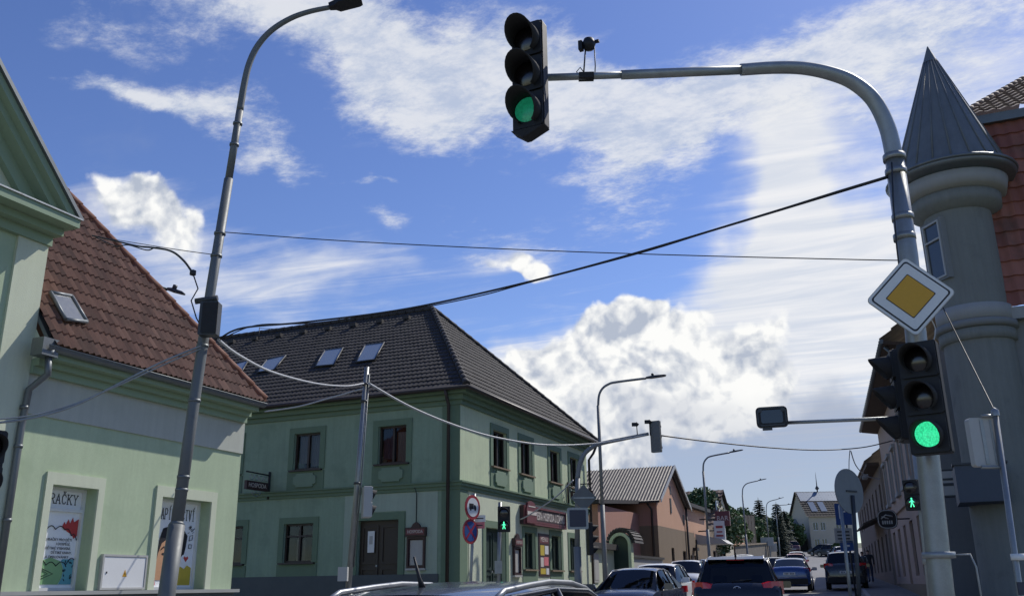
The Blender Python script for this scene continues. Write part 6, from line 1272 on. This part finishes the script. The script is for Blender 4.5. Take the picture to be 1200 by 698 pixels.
p = atD(772, 680, 30.5); car('white hatchback queuing behind the dark navy car', 0, 0, R(184), M['p_white'], 'hatch', pos=Vector((p.x, p.y, 0)))
p = atD(806, 680, 41); car('silver white car facing us in front of the pink house', 0, 0, R(186), M['p_silver'], 'hatch', pos=Vector((p.x, p.y, 0)))
p = atD(832, 680, 47.5); car('dark blue car facing us half hidden by the black utility car', 0, 0, R(186), M['p_navy'], 'hatch', pos=Vector((p.x, p.y, 0)))
p = atD(872, 680, 56); car('white car whose roof shows above the black utility car', 0, 0, R(186), M['p_white'], 'suv', pos=Vector((p.x, p.y, 0)))
p = atD(909, 680, 54); car('grey oncoming car left of the bright blue liftback', 0, 0, R(186), M['p_grey'], 'hatch', pos=Vector((p.x, p.y, 0)))
p = atD(933, 670, 76); car('small red car up the street beyond bright blue liftback', 0, 0, R(8), M['p_red'], 'hatch', pos=Vector((p.x, p.y, 0)))
p = atD(934, 660, 88); car('white car following the small red car uphill', 0, 0, R(8), M['p_white'], 'hatch', pos=Vector((p.x, p.y, 0)))
p = atD(992, 680, 45.5); car('black car parked half on the right pavement', 0, 0, R(4), M['p_dark'], 'suv', pos=Vector((p.x, p.y, 0)), group='parked cars')
for i, (px, D, mm, lb) in enumerate(((966, 128, 'p_dark', 'dark car parked before the cream house, first of two'), (975, 124, 'p_grey', 'grey car parked before the cream house beside dark one'), (984, 112, 'p_silver', 'pale car parked near the parking sign far up the street'), (928, 135, 'p_maroon', 'maroon van parked by the white cottage'))):
    p = atD(px, 660, D); car(lb, 0, 0, R(60 if i < 2 else 20), M[mm], 'van' if i == 3 else 'hatch', pos=Vector((p.x, p.y, 0)), group='parked cars')

# ------------------------------------------------------------------ people
def person(label, px, D, h=1.74, top='cloth', stride=.18):
    p = atD(px, 680, D); g0 = gz(p.y)+.12; t = thing('person', label, 'person', (p.x, p.y, g0), R(10)); k = h/1.74
    J = {'pel': (0, 0, .95), 'ch': (0, .02, 1.28), 'nk': (0, .02, 1.48), 'hd0': (0, .04, 1.58), 'hd1': (0, .05, 1.70), 'lh': (.1, 0, .9), 'lk': (.11, stride*.6, .5), 'la': (.11, stride*.7, .08), 'lt': (.12, stride*.7+.16, .03), 'rh': (-.1, 0, .9), 'rk': (-.11, -stride*.1, .5), 'ra': (-.11, -stride*1.4, .11), 'rt': (-.12, -stride*1.4+.15, .03),
         'ls': (.19, .02, 1.42), 'le': (.25, -.06, 1.14), 'lw': (.25, .05, .9), 'lf': (.24, .09, .8), 'rs': (-.19, .02, 1.42), 're': (-.25, .0, 1.14), 'rw': (-.25, .14, .92), 'rf': (-.24, .19, .83)}
    rad_ = {'pel': .15, 'ch': .16, 'nk': .06, 'hd0': .085, 'hd1': .09, 'lh': .1, 'lk': .065, 'la': .045, 'lt': .035, 'rh': .1, 'rk': .065, 'ra': .045, 'rt': .035, 'ls': .07, 'le': .05, 'lw': .035, 'lf': .03, 'rs': .07, 're': .05, 'rw': .035, 'rf': .03}
    E_ = [('pel', 'ch'), ('ch', 'nk'), ('nk', 'hd0'), ('hd0', 'hd1'), ('pel', 'lh'), ('lh', 'lk'), ('lk', 'la'), ('la', 'lt'), ('pel', 'rh'), ('rh', 'rk'), ('rk', 'ra'), ('ra', 'rt'), ('ch', 'ls'), ('ls', 'le'), ('le', 'lw'), ('lw', 'lf'), ('ch', 'rs'), ('rs', 're'), ('re', 'rw'), ('rw', 'rf')]
    ks = list(J); me = bpy.data.meshes.new('b'); me.from_pydata([tuple(c*k for c in J[q]) for q in ks], [(ks.index(a), ks.index(b)) for a, b in E_], []); ob = bpy.data.objects.new('b', me); COL.objects.link(ob)
    sk = ob.modifiers.new('s', 'SKIN'); 
    for i, q in enumerate(ks): me.skin_vertices[0].data[i].radius = (rad_[q]*k, rad_[q]*k*(.75 if q in ('ch', 'pel') else 1)); me.skin_vertices[0].data[i].use_root = q == 'pel'
    ob.modifiers.new('d', 'SUBSURF').levels = 2; bpy.context.view_layer.update()
    m2 = bpy.data.meshes.new_from_object(ob.evaluated_get(bpy.context.evaluated_depsgraph_get())); bpy.data.objects.remove(ob); m2.materials.clear()
    for q in (top, 'jeans', 'skin', 'hair', 'black'): m2.materials.append(M[q])
    for f_ in m2.polygons:
        c = f_.center/k; f_.use_smooth = True
        f_.material_index = 4 if c.z < .1 else 1 if c.z < .92 and abs(c.x) < .2 else 2 if (abs(c.x) > .2 and c.z < .92) or 1.46 < c.z < 1.6 else 3 if c.z >= 1.6 else 0
    o = bpy.data.objects.new('body', m2); COL.objects.link(o); o.parent = t
    return t
person('person in dark jacket walking away along the right pavement', 1021, 52)
person('second walker in grey top nearer the parked black car', 1014, 49, 1.66, 'p_grey', .14)

# ------------------------------------------------------------------ trees
def leaf_mesh(mb, c, r, n, size, rng, squash=1.):
    for _ in range(n):
        v = Vector((rng.gauss(0, 1), rng.gauss(0, 1), rng.gauss(0, 1))).normalized()*r*(rng.random()**.45); v.z *= squash; p = Vector(c)+v
        nn = Vector((rng.gauss(0, 1), rng.gauss(0, 1), rng.gauss(0, 1)+.6)).normalized(); u = nn.orthogonal().normalized(); w = nn.cross(u); s = size*(.6+.8*rng.random())
        mb.add([p-u*s-w*s*.3, p+w*s*.8, p+u*s-w*s*.3, p-w*s*.9], [(0, 1, 2, 3)])
def broadleaf(label, px, py, D, seed, m='leaf', wide=.42, group='broadleaf trees behind the houses'):
    rng = random.Random(seed); top_ = atD(px, py, D); g0 = gz(top_.y); H_ = top_.z-g0; base = Vector((top_.x, top_.y, g0)); t = thing('broadleaf_tree', label, 'tree', base, 0, group)
    mb = MB(); mb.tube([base, base+Z*H_*.35, base+Z*H_*.8], [.03*H_, .022*H_, .006*H_], 8)
    cl = MB(); ls = max(.16, .017*H_)
    for k in range(54):
        a = rng.random()*6.283; f_ = rng.random(); hh = H_*(.16+.78*f_); rr = H_*wide*math.sin(math.pi*min(1, .22+.74*f_))*(.35+.65*rng.random()**.6)
        c = base+Vector((math.cos(a)*rr, math.sin(a)*rr, hh))
        if k < 12: mb.tube([base+Z*H_*(.2+.25*f_), base.lerp(c, .6)+Z*H_*.12, c], [.012*H_, .008*H_, .003*H_], 5)
        leaf_mesh(cl, c, H_*(.08+.09*rng.random()), 150, ls, rng, .75)
    leaf_mesh(cl, base+Z*H_*.9, H_*.13, 200, ls, rng, .8)
    mb.build('trunk', M['bark'], t); cl.build('crown', M[m], t); return t
def conifer(label, px, py, D, seed, wide=.2, group='conifers behind the white cottage'):
    rng = random.Random(seed); top_ = atD(px, py, D); g0 = gz(top_.y); H_ = top_.z-g0; base = Vector((top_.x, top_.y, g0)); t = thing('conifer_tree', label, 'tree', base, 0, group)
    mb = MB(); mb.tube([base, base+Z*H_*.98], [.02*H_, .003*H_], 8); mb.build('trunk', M['bark'], t); cl = MB(); nw = 30
    for k in range(nw):
        f_ = k/nw; zz = H_*(.03+.94*f_); L_ = H_*wide*(1-f_)**.75*(.8+.4*rng.random())+.25
        for j in range(13):
            a = 6.283*(j/13+rng.random()*.09)+k; l = L_*(.6+.55*rng.random()); d = Vector((math.cos(a), math.sin(a), -.22-.25*rng.random())); s_ = Vector((-d.y, d.x, 0))
            o = base+Z*zz
            for q in range(6):
                c = o+d*l*(q+.6)/6; w = max(.22, .05*H_*(1.1-f_)*(1-.1*q))
                for sg in (1, -1): cl.add([c, c+d*w*.7+s_*sg*w*.35, c+d*w*.6+s_*sg*w*1.0-Z*w*.45, c-d*w*.1+s_*sg*w*.6-Z*w*.3], [(0, 1, 2, 3)])
    cl.build('crown', M['needle'], t); return t
for i_, (px, py, D, wd_, mm) in enumerate(((866, 606, 110, .5, 'leaf2'), (877, 612, 118, .55, 'leaf'), (895, 603, 145, .5, 'leaf2'), (922, 606, 150, .5, 'leaf2'), (938, 606, 190, .6, 'leaf2'))):
    broadleaf(('low bushy tree just above the board fence', 'pale bushy tree between fence and left conifer', 'dark tree filling the gap between the two tall conifers', 'dark round tree right of the conifers', 'distant dark tree over the barn ridge')[i_], px, py, D, 40+i_, mm, wd_)
broadleaf('tree top showing above the pink annex roof', 820, 572, 82, 1, 'leaf2', .4)
broadleaf('tall broadleaf tree right of the gabled shop house', 846, 588, 96, 2, 'leaf', .36)
broadleaf('rounded tree behind the board fence', 858, 604, 104, 3, 'leaf2', .4)
broadleaf('dark tree left of the conifers', 872, 596, 124, 4, 'leaf2', .4)
conifer('tall pointed conifer left of the farther street lamps', 888, 581, 128, 5)
conifer('broad dark conifer right of the farther street lamps', 909, 586, 132, 6, .24)
conifer('shorter conifer beside the broad dark conifer', 918, 595, 140, 7, .24)
broadleaf('light green tree above the dark barn', 932, 598, 170, 8, 'leaf', .45)
broadleaf('pale tree behind the dark barn roof', 946, 601, 185, 9, 'leaf', .5)
broadleaf('dark tree filling gap behind white cottage', 900, 607, 160, 10, 'leaf2', .5)
broadleaf('small tree beside the street lamp by the fence', 880, 606, 112, 12, 'leaf2', .42)
t = broadleaf('dark shrub by the cream house corner', 981, 636, 120, 13, 'leaf2', .45)

# ------------------------------------------------------------------ sky and sun
SUN = Vector((1, 2.0, 2.3)).normalized(); elev = math.asin(SUN.z); az = math.atan2(SUN.x, SUN.y)
sd = bpy.data.lights.new('sun', 'SUN'); sd.energy = 3.0; sd.angle = R(.5); sd.color = (1, .95, .87); so = bpy.data.objects.new('sun', sd); COL.objects.link(so)
so.rotation_euler = (-SUN).to_track_quat('-Z', 'Y').to_euler(); so.location = SUN*200

wd = bpy.data.worlds.new('World'); sc.world = wd; wd.use_nodes = True; nt = wd.node_tree; N = nt.nodes; L = nt.links; N.clear()
def math_(op, a, b=None, c=None, clamp=False):
    n = N.new('ShaderNodeMath'); n.operation = op; n.use_clamp = clamp
    for i, x in enumerate((a, b, c)):
        if x is None: continue
        if isinstance(x, (int, float)): n.inputs[i].default_value = x
        else: L.new(x, n.inputs[i])
    return n.outputs[0]
def smooth(x, a, b, lo=0., hi=1.):
    n = N.new('ShaderNodeMapRange'); n.interpolation_type = 'SMOOTHSTEP'; n.inputs[1].default_value = a; n.inputs[2].default_value = b; n.inputs[3].default_value = lo; n.inputs[4].default_value = hi; L.new(x, n.inputs[0]); return n.outputs[0]
tc = N.new('ShaderNodeTexCoord'); sep = N.new('ShaderNodeSeparateXYZ'); L.new(tc.outputs['Generated'], sep.inputs[0])
X_, Y_, Z_ = sep.outputs
AZ = math_('ARCTAN2', X_, Y_); EL = math_('ARCSINE', Z_)
def noise(vec, scale, detail=8, rough=.6, dist=0., off=None):
    if off is not None:
        a = N.new('ShaderNodeVectorMath'); a.operation = 'ADD'; L.new(vec, a.inputs[0]); a.inputs[1].default_value = off; vec = a.outputs[0]
    n = N.new('ShaderNodeTexNoise'); n.inputs['Scale'].default_value = scale; n.inputs['Detail'].default_value = detail; n.inputs['Roughness'].default_value = rough; n.inputs['Distortion'].default_value = dist; L.new(vec, n.inputs['Vector']); return n.outputs['Fac']
def azel(px, py): d = ray(px, py).normalized(); return math.atan2(d.x, d.y), math.asin(d.z)
# warp the angular coordinates so that cloud edges are ragged
G = tc.outputs['Generated']
wv = N.new('ShaderNodeTexNoise'); wv.inputs['Scale'].default_value = 7; wv.inputs['Detail'].default_value = 4; L.new(G, wv.inputs['Vector']); sw = N.new('ShaderNodeSeparateColor'); L.new(wv.outputs['Color'], sw.inputs[0])
AZw = math_('MULTIPLY_ADD', math_('SUBTRACT', sw.outputs[0], .5), .22, AZ); ELw = math_('MULTIPLY_ADD', math_('SUBTRACT', sw.outputs[1], .5), .16, EL)
def blob(px, py, rx, ry, rot=0., amp=1.):
    a0, e0 = azel(px, py); ce = math.cos(e0); ra = rx/F; re = ry/F; c, s = math.cos(R(rot)), math.sin(R(rot))
    da = math_('MULTIPLY', math_('SUBTRACT', AZw, a0), ce); de = math_('SUBTRACT', ELw, e0)
    u = math_('MULTIPLY', math_('MULTIPLY_ADD', da, c, math_('MULTIPLY', de, s)), 1/ra); v = math_('MULTIPLY', math_('MULTIPLY_ADD', da, -s, math_('MULTIPLY', de, c)), 1/re)
    r2 = math_('MULTIPLY_ADD', u, u, math_('MULTIPLY', v, v)); return math_('MULTIPLY', math_('POWER', 2.718, math_('MULTIPLY', r2, -1.)), amp)
def total(bs):
    o = bs[0]
    for b_ in bs[1:]: o = math_('ADD', o, b_)
    return o
# high cloud layer: noise on a plane overhead
mp = N.new('ShaderNodeCombineXYZ'); zc_ = math_('MAXIMUM', Z_, .06); px_ = math_('DIVIDE', X_, zc_); py_ = math_('DIVIDE', Y_, zc_); L.new(px_, mp.inputs[0]); L.new(py_, mp.inputs[1])
def mapped(rot, sx, sy):
    rt = N.new('ShaderNodeMapping'); rt.inputs['Rotation'].default_value = (0, 0, R(rot)); rt.inputs['Scale'].default_value = (sx, sy, 1); L.new(mp.outputs[0], rt.inputs['Vector']); return rt.outputs[0]
n_big = noise(mapped(25, 1, 1.5), 1.6, 6, .6, .3); n_fine = noise(mapped(40, 1, 1.3), 6.5, 12, .72, .1)
CB = total([blob(280, 5, 170, 45, -12, .75), blob(430, 60, 120, 50, -15, .95), blob(560, 100, 150, 62, -14, 1.15), blob(700, 125, 150, 60, -8, 1.15), blob(830, 120, 110, 45, -5, .95), blob(970, 60, 130, 55, 15, .9), blob(1120, 30, 150, 70, 20, .8),
            blob(170, 118, 90, 14, -4, .7), blob(240, 130, 70, 22, -6, .75), blob(320, 185, 60, 13, 0, .62), blob(425, 203, 30, 7, 0, .6), blob(270, 170, 90, 30, -10, .35), blob(740, 220, 70, 70, 60, .5), blob(120, 30, 90, 30, -10, .45), blob(590, 285, 100, 40, -14, .45), blob(440, 272, 40, 14, -35, .5)])
n_mix = math_('ADD', math_('MULTIPLY', math_('SUBTRACT', n_fine, .5), 2.3), math_('MULTIPLY', math_('SUBTRACT', n_big, .5), 1.1))
cirM = smooth(math_('ADD', CB, math_('MULTIPLY', n_mix, smooth(CB, .0, .5, .35, 1.))), .25, 1.35, 0, .88)
# milky veil down the right, combed into fine streaks
n_st = noise(mapped(-62, .55, 2.4), 2.4, 9, .6, .9)
VB = total([blob(930, 190, 70, 90, 20, .75), blob(960, 290, 90, 110, 0, .95), blob(890, 300, 45, 90, -15, .6), blob(1000, 420, 140, 110, 0, .95), blob(1150, 90, 130, 80, 0, .6), blob(870, 420, 90, 60, 0, .6), blob(300, 335, 150, 40, 0, .6), blob(160, 265, 110, 40, 0, .5), blob(560, 400, 120, 22, 0, .5), blob(450, 330, 120, 30, 0, .25), blob(730, 440, 170, 60, 0, .55), blob(610, 300, 80, 28, -10, .5)])
veilM = smooth(math_('MULTIPLY_ADD', math_('SUBTRACT', n_st, .5), .9, math_('MULTIPLY_ADD', math_('SUBTRACT', n_fine, .5), .35, VB)), .12, 1.0, 0, .95)
# low heaped clouds: billows made of rounded cells over fractal noise
wrp = N.new('ShaderNodeVectorMath'); wrp.operation = 'MULTIPLY_ADD'; wn_ = N.new('ShaderNodeTexNoise'); wn_.inputs['Scale'].default_value = 14; wn_.inputs['Detail'].default_value = 5; L.new(G, wn_.inputs['Vector']); L.new(wn_.outputs['Color'], wrp.inputs[0]); wrp.inputs[1].default_value = (.05, .05, .05); L.new(G, wrp.inputs[2])
def billow(off):
    v = wrp.outputs[0]
    if off: a = N.new('ShaderNodeVectorMath'); a.operation = 'ADD'; L.new(v, a.inputs[0]); a.inputs[1].default_value = off; v = a.outputs[0]
    o = None
    for sc_, w_ in ((16, .42), (40, .24), (95, .15)):
        vo = N.new('ShaderNodeTexVoronoi'); vo.feature = 'F1'; vo.inputs['Scale'].default_value = sc_; L.new(v, vo.inputs['Vector'])
        q = math_('MULTIPLY', math_('SUBTRACT', .75, vo.outputs['Distance']), w_); o = q if o is None else math_('ADD', o, q)
    f = noise(G, 11., 8, .64, .1, off=off); return math_('MULTIPLY_ADD', f, .62, math_('MULTIPLY', o, .8))
h1 = billow(None); h2 = billow(tuple((Vector((.25, .35, .9)).normalized())*.015))
KB = total([blob(610, 418, 42, 26, 0, .85), blob(650, 445, 55, 36, 0, .95), blob(705, 400, 50, 30, 0, .9), blob(745, 398, 55, 34, 0, 1.0), blob(800, 425, 60, 36, 0, .95), blob(855, 438, 60, 30, 0, .8), blob(690, 515, 70, 50, 0, 1.1), blob(735, 552, 75, 42, 0, 1.05), blob(670, 475, 60, 36, 0, .85), blob(780, 500, 60, 30, 0, .55), blob(830, 470, 70, 22, 0, .6), blob(905, 400, 60, 40, 0, .5),
            blob(135, 248, 60, 28, -8, .56), blob(180, 264, 55, 28, -10, .58), blob(195, 245, 26, 14, 0, .5), blob(595, 300, 52, 18, -8, .9), blob(640, 316, 26, 16, -20, .85), blob(615, 344, 14, 6, 0, .5), blob(925, 592, 70, 14, 0, .75), blob(880, 455, 90, 36, 0, .55)])
cumM = smooth(math_('MULTIPLY_ADD', KB, .6, h1), .74, .98)
lit = math_('ADD', .72, math_('MULTIPLY', math_('SUBTRACT', h1, h2), 4.6), clamp=True)
# blue grey rain veil under them
GB = total([blob(790, 470, 60, 16, 0, .75), blob(730, 470, 60, 14, 0, .5), blob(880, 545, 130, 55, 0, 1.0), blob(800, 540, 90, 40, 0, .7), blob(960, 510, 90, 40, 0, .5), blob(1000, 560, 100, 40, 0, .6), blob(640, 480, 60, 10, 0, .3)])
gn = noise(G, 6., 8, .6, .3); greyM = smooth(math_('MULTIPLY_ADD', math_('SUBTRACT', gn, .5), 1.0, GB), .1, .9, 0, .85)
sky = N.new('ShaderNodeTexSky'); sky.sky_type = 'NISHITA'; sky.sun_disc = False; sky.sun_elevation = elev; sky.sun_rotation = az; sky.altitude = 300; sky.air_density = 1.; sky.dust_density = .3; sky.ozone_density = 3.
hs = N.new('ShaderNodeHueSaturation'); hs.inputs['Saturation'].default_value = 1.14; hs.inputs['Value'].default_value = .76; hs.inputs['Hue'].default_value = .516; L.new(sky.outputs[0], hs.inputs['Color'])
def mix(f, a, b):
    n = N.new('ShaderNodeMix'); n.data_type = 'RGBA'
    if isinstance(f, float): n.inputs[0].default_value = f
    else: L.new(f, n.inputs[0])
    for i, x in ((6, a), (7, b)):
        if isinstance(x, tuple): n.inputs[i].default_value = (*x, 1)
        else: L.new(x, n.inputs[i])
    return n.outputs[2]
K = 5.0   # cloud radiance in the sky texture's own units (background strength below is .1)
cc = lambda *c: tuple(v*K for v in c)
c_cir = mix(smooth(n_fine, .35, .62), cc(.60, .68, .84), cc(.92, .94, .98)); c_veil = mix(smooth(n_st, .3, .7), cc(.78, .83, .92), cc(1.02, 1.02, 1.03))
c_cum = mix(lit, cc(.52, .58, .70), cc(1.12, 1.12, 1.10))
s1 = mix(veilM, hs.outputs[0], c_veil); s1 = mix(cirM, s1, c_cir); s1 = mix(math_('MULTIPLY', greyM, .8), s1, cc(.42, .49, .64)); s2 = mix(cumM, s1, c_cum)
s3 = mix(math_('MULTIPLY', greyM, .5), s2, cc(.42, .48, .62))
bg = N.new('ShaderNodeBackground'); bg.inputs['Strength'].default_value = .135; L.new(s3, bg.inputs[0]); ow = N.new('ShaderNodeOutputWorld'); L.new(bg.outputs[0], ow.inputs[0])
wd.cycles.sampling_method = 'MANUAL'; wd.cycles.sample_map_resolution = 512

# ------------------------------------------------------------------ render settings
sc.view_settings.view_transform = 'Standard'; sc.view_settings.look = 'None'; sc.view_settings.exposure = 0.38; sc.view_settings.gamma = 1
sc.render.engine = 'CYCLES'; sc.cycles.max_bounces = 5; sc.cycles.transparent_max_bounces = 6; sc.cycles.use_denoising = True; sc.cycles.sample_clamp_indirect = 6
